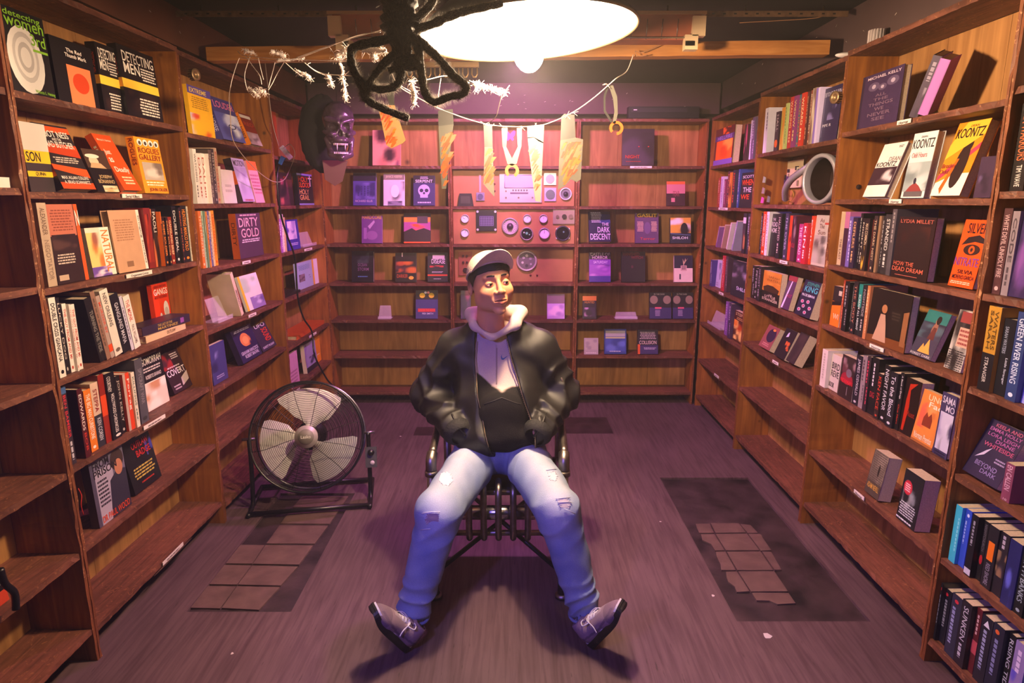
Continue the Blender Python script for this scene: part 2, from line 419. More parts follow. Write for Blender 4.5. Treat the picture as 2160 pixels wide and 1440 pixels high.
for poly in ([(382, 432), (470, 430), (498, 488), (405, 490), (390, 455)], [(478, 430), (655, 430), (700, 488), (508, 489)],
             [(415, 498), (500, 497), (564, 600), (505, 602), (480, 560), (425, 535)], [(510, 497), (705, 495), (785, 600), (574, 601)],
             [(510, 610), (570, 609), (636, 724), (545, 726), (540, 690), (515, 640)], [(580, 609), (792, 608), (872, 724), (646, 725)],
             [(575, 735), (642, 733), (722, 860), (642, 864), (630, 830), (590, 800), (578, 765)], [(652, 733), (880, 732), (965, 860), (732, 861)],
             [(738, 870), (970, 869), (1015, 935), (900, 942), (850, 920), (768, 918)],
             [(665, 432), (730, 440), (775, 488), (712, 490)], [(716, 497), (790, 497), (860, 600), (795, 602)], [(802, 608), (860, 610), (925, 722), (882, 724)]):
    tile([zz(*p) for p in poly])
for poly in ([(468, 1282), (546, 1285), (590, 1238), (500, 1236)], [(502, 1232), (592, 1234), (628, 1194), (532, 1192)],
             [(534, 1188), (631, 1190), (660, 1150), (560, 1149)], [(562, 1145), (664, 1146), (692, 1108), (590, 1107)],
             [(592, 1103), (695, 1104), (716, 1073), (616, 1072)], [(618, 1068), (718, 1069), (735, 1046), (638, 1046)],
             [(388, 1281), (464, 1282), (498, 1236), (420, 1235)], [(424, 1231), (500, 1232), (530, 1192), (452, 1191)], [(456, 1187), (532, 1188), (558, 1149), (482, 1148)]):
    tile(poly)
def scrap(px, py, s, col='cfc4bf'):
    p = onfloor(px, py); n = 6; mb = MB()
    mb.prism([(math.cos(2 * PI * i / n) * s * random.uniform(.5, 1), math.sin(2 * PI * i / n) * s * random.uniform(.5, 1)) for i in range(n)], 0, 0.0015, hx(col))
    o = mb.build('paper_scrap', M_ATTR, M=Matrix.Translation((p.x, p.y, 0.0)) @ Matrix.Rotation(PI / 2, 4, 'X'), colored=True); return o
for px, py, s, l in ((1618, 1342, .022, 'torn white paper scrap below the right floor patch'), (1504, 1256, .01, 'white round paper dot left of the right tiles'),
                     (490, 1378, .007, 'tiny white crumb on the floor near bottom left'), (1393, 1100, .006, 'white speck beside the right floor patch, at its left edge'),
                     (845, 920, .009, 'small pale paper scrap on the floor right of the fan')):
    tag(scrap(px, py, s), l, 'paper scrap')
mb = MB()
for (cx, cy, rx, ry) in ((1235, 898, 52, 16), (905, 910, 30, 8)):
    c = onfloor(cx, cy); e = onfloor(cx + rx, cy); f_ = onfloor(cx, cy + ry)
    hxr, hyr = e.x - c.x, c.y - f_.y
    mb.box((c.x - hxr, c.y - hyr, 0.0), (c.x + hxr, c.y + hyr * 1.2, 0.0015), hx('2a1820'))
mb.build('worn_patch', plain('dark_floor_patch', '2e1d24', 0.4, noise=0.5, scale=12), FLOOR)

def wall(name, vs, mat, label):
    return struct(MB().add(vs, [(0, 1, 2, 3)]), name, mat, label)
wall('wall_left', [(X0, Y0, 0), (X0, Y1, 0), (X0, Y1, ZC), (X0, Y0, ZC)], M_WALLUP, 'brown wall behind the left bookcases')
wall('wall_right', [(X1, Y0, 0), (X1, Y1, 0), (X1, Y1, ZC), (X1, Y0, ZC)], M_WALLBK, 'dark wall behind the right bookcases')
wall('wall_back', [(X0, Y1, 0), (X1, Y1, 0), (X1, Y1, ZC), (X0, Y1, ZC)], M_WALLBK, 'dark back wall behind the bookcases')
wall('wall_front', [(X0, Y0, 0), (X1, Y0, 0), (X1, Y0, ZC), (X0, Y0, ZC)], M_CEIL, 'dark wall behind the viewer')
wall('ceiling', [(X0, Y0, ZC), (X1, Y0, ZC), (X1, Y1, ZC), (X0, Y1, ZC)], M_CEIL, 'dark painted ceiling')
# boarding above the bookcases, set a little behind their fronts
mb = MB(); mb.box((X0 + 0.002, Y0 + 0.01, 2.29), (-1.52, 5.0, ZC - 0.002)); FL_ = struct(mb, 'trim_1', M_WALLUP, 'brown boxed-in boarding above the left bookcases')
mb = MB(); mb.box((1.55, Y0 + 0.01, 2.27), (X1 - 0.002, 5.0, ZC - 0.002)); struct(mb, 'trim_2', M_WALLBK, 'dark boarding above the right bookcases')
mb = MB(); mb.box((-1.519, 5.04, 2.24), (1.549, Y1 - 0.002, ZC - 0.002)); TB = struct(mb, 'trim_3', M_WALLBK, 'dark boarding above the back bookcases')
mb = MB()
for i in range(46):   # staples left in the boarding
    k = random.random(); r_ = random.uniform(-.9, .9); s = .006; 
    if k < .45: c = Vector((random.uniform(-1.3, 1.45), 5.038, random.uniform(2.27, 2.43))); d = Vector((math.cos(r_), 0, math.sin(r_)))
    elif k < .75: c = Vector((-1.518, random.uniform(1.7, 4.6), random.uniform(2.31, 2.43))); d = Vector((0, math.cos(r_), math.sin(r_)))
    else: c = Vector((1.548, random.uniform(2.0, 4.6), random.uniform(2.3, 2.43))); d = Vector((0, math.cos(r_), math.sin(r_)))
    mb.tube([c - d * s, c + d * s], 0.0011, 4)
o = mb.build('staple', plain('bright_staple', 'd8c8b8', 0.4, 0.3), TB); o['kind'] = 'stuff'

# ------------------------------------------------------------ bookcases
def frame(ox, oy, ax):
    a = Vector(ax).normalized(); b = Vector((-a.y, a.x, 0)); return Matrix(((a.x, b.x, 0, ox), (a.y, b.y, 0, oy), (0, 0, 1, 0), (0, 0, 0, 1)))
FR = {'L': frame(-1.48, 2.0, (0.045, 3, 0)), 'R': frame(1.47, 2.0, (0, -1, 0)), 'B': frame(0, 4.95, (1, 0, 0))}
BAYS = {
 'L0': ('L', -1.0, 0.0, [1.926, 1.64, 1.34, 1.028, .718, .424, .13], 2.26, 'nearest left bookcase', 'tall open pine bookcase at far left edge, mostly outside the frame'),
 'L1': ('L', 0.0, 1.0, [1.925, 1.63, 1.33, 1.03, .725, .43, .12], 2.26, 'second left bookcase', 'tall pine bookcase full of crime books, second along the left wall'),
 'L2': ('L', 1.0, 2.03, [1.905, 1.59, 1.285, .99, .69, .40, .09], 2.25, 'third left bookcase', 'tall pine bookcase behind the fan, third along the left wall'),
 'L3': ('L', 2.03, 2.96, [1.875, 1.575, 1.28, .985, .67, .37, .08], 2.23, 'left corner bookcase', 'tall narrow-looking pine bookcase in the far left corner'),
 'B1': ('B', -1.435, -.466, [1.86, 1.565, 1.281, .981, .69, .402, .10], 2.196, 'left back bookcase', 'pine bookcase on back wall, left of the gauges'),
 'B2': ('B', -.466, .495, [1.86, 1.565, 1.281, .981, .69, .402, .10], 2.196, 'middle back bookcase', 'pine bookcase with gauges and dials on back wall behind the man'),
 'B3': ('B', .495, 1.455, [1.86, 1.565, 1.281, .981, .69, .402, .10], 2.196, 'right back bookcase', 'pine bookcase on back wall, right of the gauges'),
 'R3': ('R', -2.93, -2.0, [1.855, 1.56, 1.275, .98, .685, .39, .09], 2.20, 'right corner bookcase', 'tall pine bookcase in the far right corner'),
 'R2': ('R', -2.0, -1.0, [1.878, 1.583, 1.29, 1.015, .735, .43, .10], 2.225, 'third right bookcase', 'tall pine bookcase with silver duct ring, third along the right wall'),
 'R1': ('R', -1.0, 0.0, [1.90, 1.61, 1.315, 1.035, .735, .40, .12], 2.24, 'second right bookcase', 'tall pine bookcase of horror novels, second along the right wall'),
 'R0': ('R', 0.0, 1.0, [1.927, 1.63, 1.32, 1.02, .718, .41, .094], 2.255, 'nearest right bookcase', 'tall bookcase at far right edge holding dark blue-lit paperbacks'),
}
DEP = 0.215; TH = 0.022
BC = {}
def board(name, s0, s1, z, parent, mat, d0=0.0, d1=DEP, th=TH):
    """a board with a chipped front edge"""
    n = 44; vs = []; fs = []
    for i in range(n + 1):
        s = s0 + (s1 - s0) * i / n
        a = random.uniform(0, .003) + (.005 if random.random() < .08 else 0); b = random.uniform(0, .003) + (.004 if random.random() < .06 else 0)
        vs += [(s, d0 + a, z - random.uniform(0, .0012)), (s, d0 + b, z - th + random.uniform(0, .0012)), (s, d1, z - th), (s, d1, z)]
    for i in range(n):
        k = i * 4; fs += [(k, k + 1, k + 5, k + 4), (k + 1, k + 2, k + 6, k + 5), (k + 2, k + 3, k + 7, k + 6), (k + 3, k, k + 4, k + 7)]
    fs += [(3, 2, 1, 0), (n * 4, n * 4 + 1, n * 4 + 2, n * 4 + 3)]
    return MB().add(vs, fs).build(name, mat, parent)
def upright(s0, s1, z1, parent, name='side_panel'):
    n = 60; vs = []; fs = []
    for i in range(n + 1):
        z = z1 * i / n; j = lambda: random.uniform(0, .0022) + (.004 if random.random() < .07 else 0)
        vs += [(s0 + j() * .6, -.003 + j(), z), (s1 - j() * .6, -.003 + j(), z), (s1, DEP, z), (s0, DEP, z)]
    for i in range(n):
        k = i * 4; fs += [(k, k + 1, k + 5, k + 4), (k + 1, k + 2, k + 6, k + 5), (k + 2, k + 3, k + 7, k + 6), (k + 3, k, k + 4, k + 7)]
    fs += [(3, 2, 1, 0), (n * 4, n * 4 + 1, n * 4 + 2, n * 4 + 3)]
    mb = MB(); mb.add(vs, fs); 
    for i, f in enumerate(mb.f):
        if i < n * 4 and i % 4 == 0: mb.m[i] = 1
    return mb.build(name, [M_PANEL, M_UPR], parent)
for k, (fr, s0, s1, zs, zt, cname, lab) in BAYS.items():
    M = FR[fr] @ Matrix.Translation((s0, 0, 0)); root = empty('bookcase', M=M); BC[k] = root
    tag(root, lab, 'bookcase', 'built-in pine bookcases round the room'); W_ = s1 - s0; g = 0.0006; pt = 0.0145
    upright(g, pt, zt - TH - .0005, root); upright(W_ - pt, W_ - g, zt - TH - .0005, root)
    for z in zs: board('shelf', pt + g, W_ - pt - g, z, root, M_SHELF)
    board('top_board', g, W_ - g, zt, root, M_SHELF, -0.004)
    bw = (W_ - 2 * pt) / 3
    for i in range(3):
        MB().box((pt + i * bw + .0008, DEP + .0006, .0), (pt + (i + 1) * bw - .0008, DEP + .009, zt - TH - .001)).build('back_board', M_BACK, root)
def orange_panel(bay, row):
    fr, s0, s1, zs, zt = BAYS[bay][:5]; z1_ = (zs[row - 1] if row else zt) - TH - .001
    MB().box((.0165, DEP - .006, zs[row] + .001), ((s1 - s0) * .72, DEP - .0005, z1_)).build('painted_back', plain('orange_paint', 'c4502a', 0.6, noise=0.12, scale=6), BC[bay])
orange_panel('L3', 0)
mb = MB(); mb.lathe([(0, .001), (.011, .001), (.011, 0)], 20, FR['R'] @ Matrix.Translation((-.983, .10, 1.665)) @ Matrix.Rotation(PI / 2, 4, 'Y'))
mb.build('drilled_hole', plain('hole_dark', '2a1410', 0.9), BC['R1']).matrix_world = Matrix.Identity(4)
def topx(fr, px, z, d):
    """distance along a wall frame where the sight line through column px meets depth d at height z"""
    M = FR[fr]; O = M @ Vector((0, d, z)); X = (M.to_3x3() @ Vector((1, 0, 0))); u = (px - 1080) / FPX; c0 = O.y * cp + (CAM_H - z) * sp
    return (u * c0 - O.x) / (X.x - u * X.y * cp)
def shelf_label(bay, row, x0, x1, text=None, col='e6ddd2'):
    fr, s0, s1, zs = BAYS[bay][:4]; z = zs[row]; a = topx(fr, x0, z - .01, -.004); b = topx(fr, x1, z - .01, -.004); 
    mb = MB(); mb.box((a - s0, -.0058, z - .021), (b - s0, -.0035, z - .001), hx(col))
    o = mb.build('shelf_label', M_ATTR, BC[bay], colored=True); w_ = b - a
    t = MB(); rnd = random.Random(5); fn = lambda u, v, l: (a - s0 + u * w_, -.0058 - l, z - .021 + .02 * v)
    art = 'e .07 .03 .5 .2 5a4030;e .93 .03 .5 .2 5a4030'
    if text: art += ';t .16 .25 .84 .8 3a3030 ' + text
    else: art += ';l .15 .3 .85 .8 6a5a55 1'
    ink(t, fn, w_, .02, art, rnd); t.build('label_print', M_PRINT, o, colored=True)
for a in (('L1', 1, 257, 299, 'Serial Killers'), ('L1', 2, 266, 320, 'Organised Crime'), ('L1', 4, 303, 348, None), ('L1', 6, 343, 386, None),
          ('L2', 2, 511, 528, None), ('L2', 3, 524, 540, None), ('L3', 2, 642, 658, None), ('L3', 4, 652, 667, None), ('L3', 5, 622, 632, None),
          ('B3', 0, 1329, 1375, None), ('R3', 1, 1516, 1535, None), ('R2', 2, 1645, 1661, None), ('R3', 3, 1517, 1526, None), ('R2', 4, 1630, 1642, None),
          ('R1', 0, 1893, 1922, 'Horror'), ('R1', 1, 1876, 1902, 'Horror'), ('R1', 3, 1835, 1864, 'Horror'), ('R1', 5, 1802, 1823, 'Horror'), ('R3', 5, 1507, 1516, None)):
    shelf_label(*a)
# ------------------------------------------------------------ books
BOOKS = []
def book_mesh(w, t, h, col, hard, pages='cdb79a'):
    b = .0022 if hard else .0008; ins = .003 if hard else .0004
    mb = MB(); x0, x1 = -w / 2, w / 2
    mb.box((x0, 0, 0), (x1, b, h)); mb.box((x0, t - b, 0), (x1, t, h)); mb.box((x0, b, 0), (x0 + b, t - b, h))
    o = mb.build('book', M_COVER); o.color = (*hx(col), 1)
    pg = MB(); pg.box((x0 + b, b, ins), (x1 - ins, t - b, h - ins)).build('pages', M_PAPER, o)
    return o
def place(o, fr, s, d, z, tilt, roll, w, t, kind, face, turn=0):
    """stand a book on a shelf: lean back by tilt about its back lower edge, sideways by roll about its lower corner"""
    if kind == 'S': Lc = Matrix.Rotation(PI / 2, 4, 'Z'); hw, dep = t / 2, w; Lc = Matrix.Translation((-t / 2, w / 2, 0)) @ Lc @ Matrix.Translation((0, 0, 0))
    else: 
        Lc = Matrix.Identity(4); hw, dep = w / 2, t
        if face == 'back': Lc = Matrix.Translation((0, t, 0)) @ Matrix.Rotation(PI, 4, 'Z')
    if kind == 'S': Lc = Matrix.Translation((t / 2, w / 2, 0)) @ Matrix.Rotation(PI / 2, 4, 'Z')
    A = Matrix.Rotation(R(turn), 4, 'Z')
    if tilt: A = Matrix.Translation((0, dep, 0)) @ Matrix.Rotation(-tilt, 4, 'X') @ Matrix.Translation((0, -dep, 0))
    if roll: px = hw if roll > 0 else -hw; A = Matrix.Translation((px, 0, 0)) @ Matrix.Rotation(roll, 4, 'Y') @ Matrix.Translation((-px, 0, 0)) @ A
    M = FR[fr] @ Matrix.Translation((s, d, z)) @ A
    return M, M @ Lc
GAP = .0006
OCC = []
def put(kind, bay, row, x0, x1, top, col, desc, art='', sp='', t=.028, w=None, d=None, tilt=12, roll=0, face='front', hard=None, hmax=.31, turn=0, tmax=.03):
    fr, s0, s1, zs = BAYS[bay][:4]; z = zs[row] + .0005
    if d is None: d = .03 if kind == 'F' else .014
    a = topx(fr, x0, z, d); b = topx(fr, x1, z, d); 
    if a > b: a, b = b, a
    a = max(a, s0 + .0165) if bay != 'L0' else a; b = min(b, s1 - .0165) if bay != 'R0' else b
    gap = (zs[row - 1] if row else BAYS[bay][4]) - TH - zs[row] - .012
    for (k_, a_, b_) in OCC:      # keep neighbours on a shelf from running into each other
        if k_ != (bay, row): continue
        if a_ < a < b_ + GAP and b > b_: a = b_ + GAP
        elif a < a_ - GAP and a_ < b < b_ + GAP: b = a_ - GAP
    if kind == 'S':
        lim = tmax if roll else .052
        if b - a > lim:
            if fr == 'L': a = b - lim
            else: b = a + lim
    span = b - a; s = (a + b) / 2
    OCC.append(((bay, row), a, b))
    if kind == 'F': W_, T_ = max(.06, span), t; 
    else: T_, W_ = max(.006, span - GAP), (w or .145)
    hwid = W_ if kind == 'F' else T_
    tau = R(tilt) if kind == 'F' else 0; rol = R(roll)
    yt = top[1] if isinstance(top, tuple) else top
    best = None
    T0 = T_
    taus = [tau] if not isinstance(top, tuple) or kind == 'S' else [R(q) for q in range(2, 27, 2)]
    rolls = [rol] if not (isinstance(top, tuple) and kind == 'S') else [R(q) for q in range(-34, 35, 2)]
    for tt in taus:
        for rr in rolls:
            for hh in range(30, 82):
                h = min(hh * .004, (gap - T_ * math.sin(abs(rr or tt))) / math.cos(rr or tt))
                M, _ = place(None, fr, s, d, z, tt, rr, W_, T_, kind, face)
                p = proj(M @ Vector((-hwid / 2, 0, h))); p2 = proj(M @ Vector((hwid / 2, 0, h)))
                if isinstance(top, tuple): e = (p[0] - top[0]) ** 2 + (p[1] - yt) ** 2
                else: e = ((p[1] + p2[1]) / 2 - yt) ** 2
                if best is None or e < best[0]: best = (e, h, tt, rr)
    _, h, tau, rol = best
    dm = DEP - .004 - d     # stay inside the shelf
    if kind == 'F' and h * math.sin(tau) + T_ * math.cos(tau) > dm: tau = max(0, math.asin(min(1, max(0, (dm - T_) / h))))
    _, M = place(None, fr, s, d, z, tau, rol, W_, T_, kind, face, turn)
    if hard is None: hard = h > .215
    o = book_mesh(W_, T_, h, col, hard); o.matrix_world = M
    rnd = random.Random(hash_(desc + str(x0)))
    if art:
        m = MB()
        if face == 'back': ink(m, lambda u, v, l: (W_ / 2 - u * W_, T_ + l, v * h), W_, h, art, rnd)
        else: ink(m, lambda u, v, l: (-W_ / 2 + u * W_, -l, v * h), W_, h, art, rnd)
        m.build('cover_print', M_PRINT, o, colored=True)
    if sp:
        m = MB(); ink(m, lambda u, v, l: (-W_ / 2 - l, T_ * (1 - u), v * h), T_, h, sp, rnd); m.build('spine_print', M_PRINT, o, colored=True)
    BOOKS.append((bay, row, s, o, desc)); return o
def hash_(s):
    q = 7
    for c in s: q = (q * 31 + ord(c)) % 1000003
    return q
def F(*a, **k): return put('F', *a, **k)
def S(*a, **k): return put('S', *a, **k)
def G(bay, row, x0, x1, items, **k):
    """a run of upright books; items: (relative thickness, top y, cover, ink, words, desc)"""
    tot = sum(i[0] for i in items); fr, s0, s1, zs = BAYS[bay][:4]; x = x0
    for (wt, yt, col, ic, words, desc) in items:
        x2 = x + (x1 - x0) * wt / tot
        sp = ('d .22 .2 .78 .93 %s %s;e .5 .07 .22 .025 %s' % (ic, words, ic)) if words and ' ' in words and len(words) > 3 and words[0] != '~' else ('d .25 .4 .75 .92 %s %s;v .3 .12 .6 .34 %s' % (ic, words, ic) if words and words[0] != '~' else 'v .2 .5 .5 .92 %s;v .6 .12 .8 .45 %s' % (ic, ic))
        if words and words.startswith('~') and len(words) > 1: sp = words[1:]
        S(bay, row, x, x2, yt, col, desc, '', sp, w=random.uniform(.12, .16), d=random.uniform(.008, .03), **k); x = x2

# ---- second left bookcase
F('L1', 0, 31, 119, (6, 2), '101010', 'black book with white fingerprint and green title', 'e .42 .42 .42 .4 d8d4cc;e .42 .45 .3 .3 b8b4ae;e .42 .45 .24 .24 d8d4cc;e .42 .45 .18 .18 b0aca6;e .42 .45 .12 .12 d8d4cc;t .05 .88 .9 .97 7fb52a detecting;t .05 .78 .95 .88 7fb52a women;t .6 .62 .95 .76 7fb52a 3rd;r .62 .55 .98 .58 7fb52a;t .5 .03 .98 .08 7fb52a Willetta L. Heising', t=.02)
F('L1', 0, 126, 212, (104, 72), '0c0b0b', 'black book with orange thumbprint panel, slim', 't .35 .82 .72 .88 e8ddd0 The Red;t .3 .74 .82 .8 e8ddd0 Thumb Mark;r .3 .0 .88 .62 e07a4a;e .6 .36 .2 .16 c23c14', 'v .35 .4 .65 .7 888078', t=.03)
dm = 'p .1 .02 .9 .38 1b1413 2a1a16 100c0b;r 0 .4 1 .53 f0c63c;t .1 .78 .95 .93 e8e0d0 DETECTING;t .1 .62 .52 .77 e8e0d0 MEN;l .55 .56 .97 .76 d8d0c0 5;l .35 .04 .95 .3 d8d0c0 6'
F('L1', 0, 222, 262, (203, 85), '14100f', 'black yellow-banded book peeping out behind its twin', dm, 'r 0 .4 1 .53 d8912c;d .3 .56 .75 .85 b8442c DETECTING MEN', t=.036, tilt=6)
F('L1', 0, 264, 346, (242, 90), '14100f', 'thick black book with yellow band, DETECTING MEN', dm, 'r 0 .4 1 .53 d8912c;d .3 .56 .75 .85 b8442c DETECTING MEN', t=.036, d=.012)
F('L1', 1, 66, 118, (50, 251), '3a3132', 'dark book with yellow band lettered SON', 'r 0 .6 1 1 ded2c6;r 0 .42 1 .6 f2c81e;t .05 .44 .6 .58 201818 SON;r 0 .22 1 .3 f2c81e;t .3 .23 .7 .29 201818 QUINN', t=.02, d=.06)
F('L1', 1, 121, 205, (64, 256), '2b2325', 'black and orange banded hardcover lettered MAD BUTCHER', 'r 0 .88 1 .97 d8501e;r 0 .62 1 .7 d0481c;y 0 0 0 0 b83e18 0,.56 1,.5 1,.62 0,.66;y 0 0 0 0 d8521e 0,.3 1,.18 1,.32 0,.38;r 0 0 1 .1 c84a1c;t .1 .8 .9 .9 e8e0d4 ELIOT NESS;t .36 .75 .62 .79 e8e0d4 AND THE;t .1 .64 .92 .74 e8e0d4 MAD BUTCHER;l .12 .4 .9 .5 c8b8a8 3;t .1 .15 .9 .2 e8e0d4 MAX ALLAN COLLINS;t .12 .08 .9 .13 e8e0d4 A. BRAD SCHWARTZ', 'r 0 .2 1 .6 b8441a;v .3 .65 .7 .9 c8b8a8', t=.036)
F('L1', 1, 208, 255, (168, 312), '4a3428', 'small brown paperback with pale-hatted man', 'r 0 0 1 .56 191313;e .35 .72 .2 .12 d8c2a2;e .35 .84 .3 .05 e8dcc8;y 0 0 0 0 caa27a .1,.56 .8,.56 .6,.68 .2,.68;t .3 .3 .85 .4 c8a878 JOSEPH;t .2 .2 .9 .29 c8a878 BONANNO;p .3 .0 .95 .15 c8a878 8a5a3a e0d0b0', t=.02, d=.05)
F('L1', 1, 258, 302, (192, 280), 'd8521c', 'orange hardcover with white title Just as Deadly', 't .12 .88 .85 .92 e8d8b8 Marissa A. Harrison;t .12 .62 .45 .73 f8f0e0 Just;t .14 .5 .36 .58 f8f0e0 as;t .15 .3 .9 .42 f8f0e0 Deadly;l .25 .1 .85 .26 f0d8b0 3', 'v .3 .3 .7 .8 e8d8b8', t=.03)
F('L1', 1, 307, 357, (282, 287), 'f09a1e', 'amber book lettered ROGUES GALLERY, row of heads', 'e .2 .91 .1 .06 e8e4dc;e .42 .91 .1 .06 e8e4dc;e .64 .91 .1 .06 e8e4dc;e .86 .91 .1 .06 e8e4dc;e .2 .9 .05 .035 4a4038;e .42 .9 .05 .035 4a4038;e .64 .9 .05 .035 4a4038;e .86 .9 .05 .035 4a4038;t .08 .72 .92 .82 8a3214 ROGUES;t .06 .6 .95 .7 8a3214 GALLERY;p .12 .24 .92 .56 b8a898 7a6a60 d8ccc0;t .2 .02 .95 .1 8a3214 JOHN OLLER;l .1 .13 .9 .22 f8e8c8 2', 'd .3 .5 .8 .97 7a2c12 ROGUES', t=.034)
S('L1', 2, 103, 122, 425, 'b8a088', 'broad cream spine with tall thin lettering', '', 'd .25 .62 .75 .94 6a5444 ALEXANDER;d .25 .08 .75 .56 8a7464 NEGOTIATOR', w=.16)
F('L1', 2, 124, 188, (104, 429), '2a1a18', 'dark hardcover turned back-out with orange spine strip', 'r 0 .6 .86 1 b86a52;l .1 .66 .8 .94 8a4836 8;p .05 .42 .8 .62 2a1a18 4a302a 1a1212;l .1 .24 .7 .38 c8b8a8 4;r .06 .04 .36 .11 c0a48c;r .88 0 1 1 e0561c;t .885 .72 .995 .92 f0e8dc N', 'd .2 .2 .8 .8 e8d8c8 COVER', face='back', t=.03, d=.02, tilt=4)
F('L1', 2, 199, 247, (178, 480), 'e8d8c0', 'small white and yellow book, title running sideways', 'p 0 .1 .6 .9 e8c878 c8783a e0d0b0 9a5a48;r .58 0 .98 1 f0e4d4;d .62 .08 .94 .94 d87a2a NATURAL;p 0 0 .8 .2 6a4aa0 e8d8e8 b898c8', t=.024)
F('L1', 2, 249, 314, (224, 445), 'c89a78', 'tan hardcover turned back-out, faint print', 'l .1 .5 .75 .86 a07050 9;r .3 .08 .52 .17 8a6448;r .9 0 1 1 efe4d6;d .915 .1 .985 .9 4a4440 Bringing Socrates', '', face='back', t=.03, d=.02, tilt=3)
G('L1', 2, 316, 412, [(15, 438, '7a2018', 'e0b090', '~p .1 .1 .9 .9 8a2818 4a1410 b84020', 'dark red spine'), (12, 441, '151214', 'e8e0d8', '~p 0 .0 1 1 161214 2a2422 c86a3a;d .3 .6 .8 .95 d8d0c8 PAOLI', 'black spine with pale lettering'),
  (11, 446, 'e86a1a', '2a1410', '~r 0 0 1 .78 191315;d .25 .3 .8 .76 e87a2a THE UNDERTOW', 'orange-topped black spine'), (7, 458, '1b1213', 'f08a3a', 'CRIME SOLDIER', 'short black spine, orange lettering'), (7, 459, '1b1213', 'e8a060', 'CRIME SOLDIER', 'short black spine, amber lettering'), (8, 458, '8a2a14', 'f0d0a0', 'GANGLAND BRIEF', 'short rust spine, cream lettering'),
  (12, 436, '17161a', 'e8e0d8', 'DOUBLE DEAL', 'black spine lettered DOUBLE DEAL'), (10, 437, '221a1a', 'd86a3a', 'DEAD IN LITTLE', 'black spine with small orange lettering'), (13, 434, '14161f', 'e88a2a', 'HUNTING MARCO POLO', 'navy spine, orange HUNTING lettering'), (9, 436, 'e8dccb', '3a3434', '~', 'white spine at the far end')])
G('L1', 3, 127, 148, [(13, 623, 'e4dcd2', '1a1618', 'DOUBLE CROSS GIANCANA', 'white spine lettered DOUBLE CROSS'), (7, 627, '1a1618', 'c8bcb0', 'LUCKY DOG', 'thin black spine beside the white one')])
G('L1', 3, 151, 176, [(8, 641, 'e8e0d8', 'b83a2a', 'THE GUY FROM AND MI', 'white spine with red title, nearest of three copies'), (8, 641, 'e8e0d8', 'b83a2a', 'THE GUY FROM AND MI', 'white spine with red title, middle of three copies'), (8, 641, 'e8e0d8', 'b83a2a', 'THE GUY FROM AND MI', 'white spine with red title, farthest of three copies')])
lean = dict(w=.15)
for (x0, x1, xt, yt, c, spn, ds) in ((212, 226, 178, 628, '161415', 'd .25 .15 .75 .8 8a847e TURNING THE TIDE', 'leaning black hardcover'), (226, 235, 196, 614, '8a6656', 'v .3 .2 .6 .9 5a4438', 'leaning dusty brown spine'),
     (235, 243, 198, 624, 'a8928a', 'd .2 .4 .8 .9 c8482a MURDER BY;r 0 .1 1 .22 d8481a', 'leaning grey-brown spine with red block'), (244, 260, 212, 612, 'e0d4c8', 'd .25 .45 .7 .95 4a4444 NEW ORLEANS;e .5 .08 .3 .03 6a5a50', 'leaning broad white spine'),
     (261, 277, 226, 620, '15161c', 'd .3 .15 .75 .85 c8c4d0 GANGLAND MAFIA', 'leaning broad black-blue spine'), (278, 284, 236, 624, 'c8c0d4', 'v .3 .2 .6 .8 6a6478', 'leaning thin lilac spine'), (285, 298, 246, 623, 'e8dcd4', 'd .2 .52 .75 .92 b8443a THE MONK;d .3 .1 .7 .45 6a5a58 PAUL WILLIAMS', 'leaning white spine, red title THE MONK')):
    S('L1', 3, x0, x1, yt, c, ds, '', spn, w=.15, hard=True, roll=-10, tmax=.05)
F('L1', 3, 333, 399, (326, 600), 'd8380f', 'red-orange book lettered GANGS with bald head', 't .08 .74 .94 .88 f0e8e0 GANGS;t .1 .9 .9 .96 7a1a0c GREAT BRITAIN;t .1 .66 .9 .72 7a1a0c MOST NOTORIOUS;e .74 .38 .17 .2 d8d0cc;e .74 .34 .12 .1 b0a8a4;e .36 .26 .07 .08 c8c0bc;e .2 .2 .06 .07 5a3a34;r 0 0 1 .2 2a1614;e .5 .22 .06 .07 8a8480', t=.022, d=.145, tilt=5)
S('L1', 4, 152, 162, 815, '3a4a6a', 'blue-topped spine with red lettering', '', 'r 0 .92 1 1 3a5a8a;r 0 0 1 .92 2e2630;d .2 .35 .75 .9 c8323a BEN BAMBER;v .3 .06 .7 .3 c8c0c8', w=.14)
S('L1', 4, 182, 193, 820, '4a1418', 'dark red spine pulled forward, white lettering', '', 'd .2 .4 .7 .92 e8dcd4 EDWARDS;d .3 .1 .7 .36 c83a2a BOB', w=.16, d=.006)
G('L1', 4, 194, 297, [(12, 821, 'e0781e', 'f0e8dc', 'THE BIG MAN CURBSTONE', 'orange spine with white lettering'), (13, 808, 'd8b8a0', '8a3a30', '~r 0 0 1 .5 2a2a34;d .25 .55 .75 .9 8a2a28 STEPPA;d .3 .1 .8 .45 c8c8d0 KEN COREN', 'half cream half slate spine'), (11, 790, '8a2414', 'd8582a', '~r 0 .4 1 .7 d8481a', 'rust-red spine with orange block'),
  (18, 786, '121012', 'e8e0d8', '~d .1 .72 .5 .95 d8d0c8 COURTNEY;d .35 .1 .7 .68 e8e0d8 HOLLYWOOD CHRONICLES;e .6 .05 .3 .02 e8e0d8', 'thick black spine lettered HOLLYWOOD CHRONICLES'), (8, 792, '1b1718', 'b8aca0', 'JOHN KELLY', 'slim black spine with dull lettering'), (16, 787, 'd8401c', 'f0e0d0', '~r 0 0 .38 1 b8a090;d .48 .35 .9 .9 f0e0d0 Ferrag;', 'red-orange spine with pale edge'), (9, 784, 'e0d8c0', '5a6a5a', 'KILLINGS', 'cream spine lettered KILLINGS')])
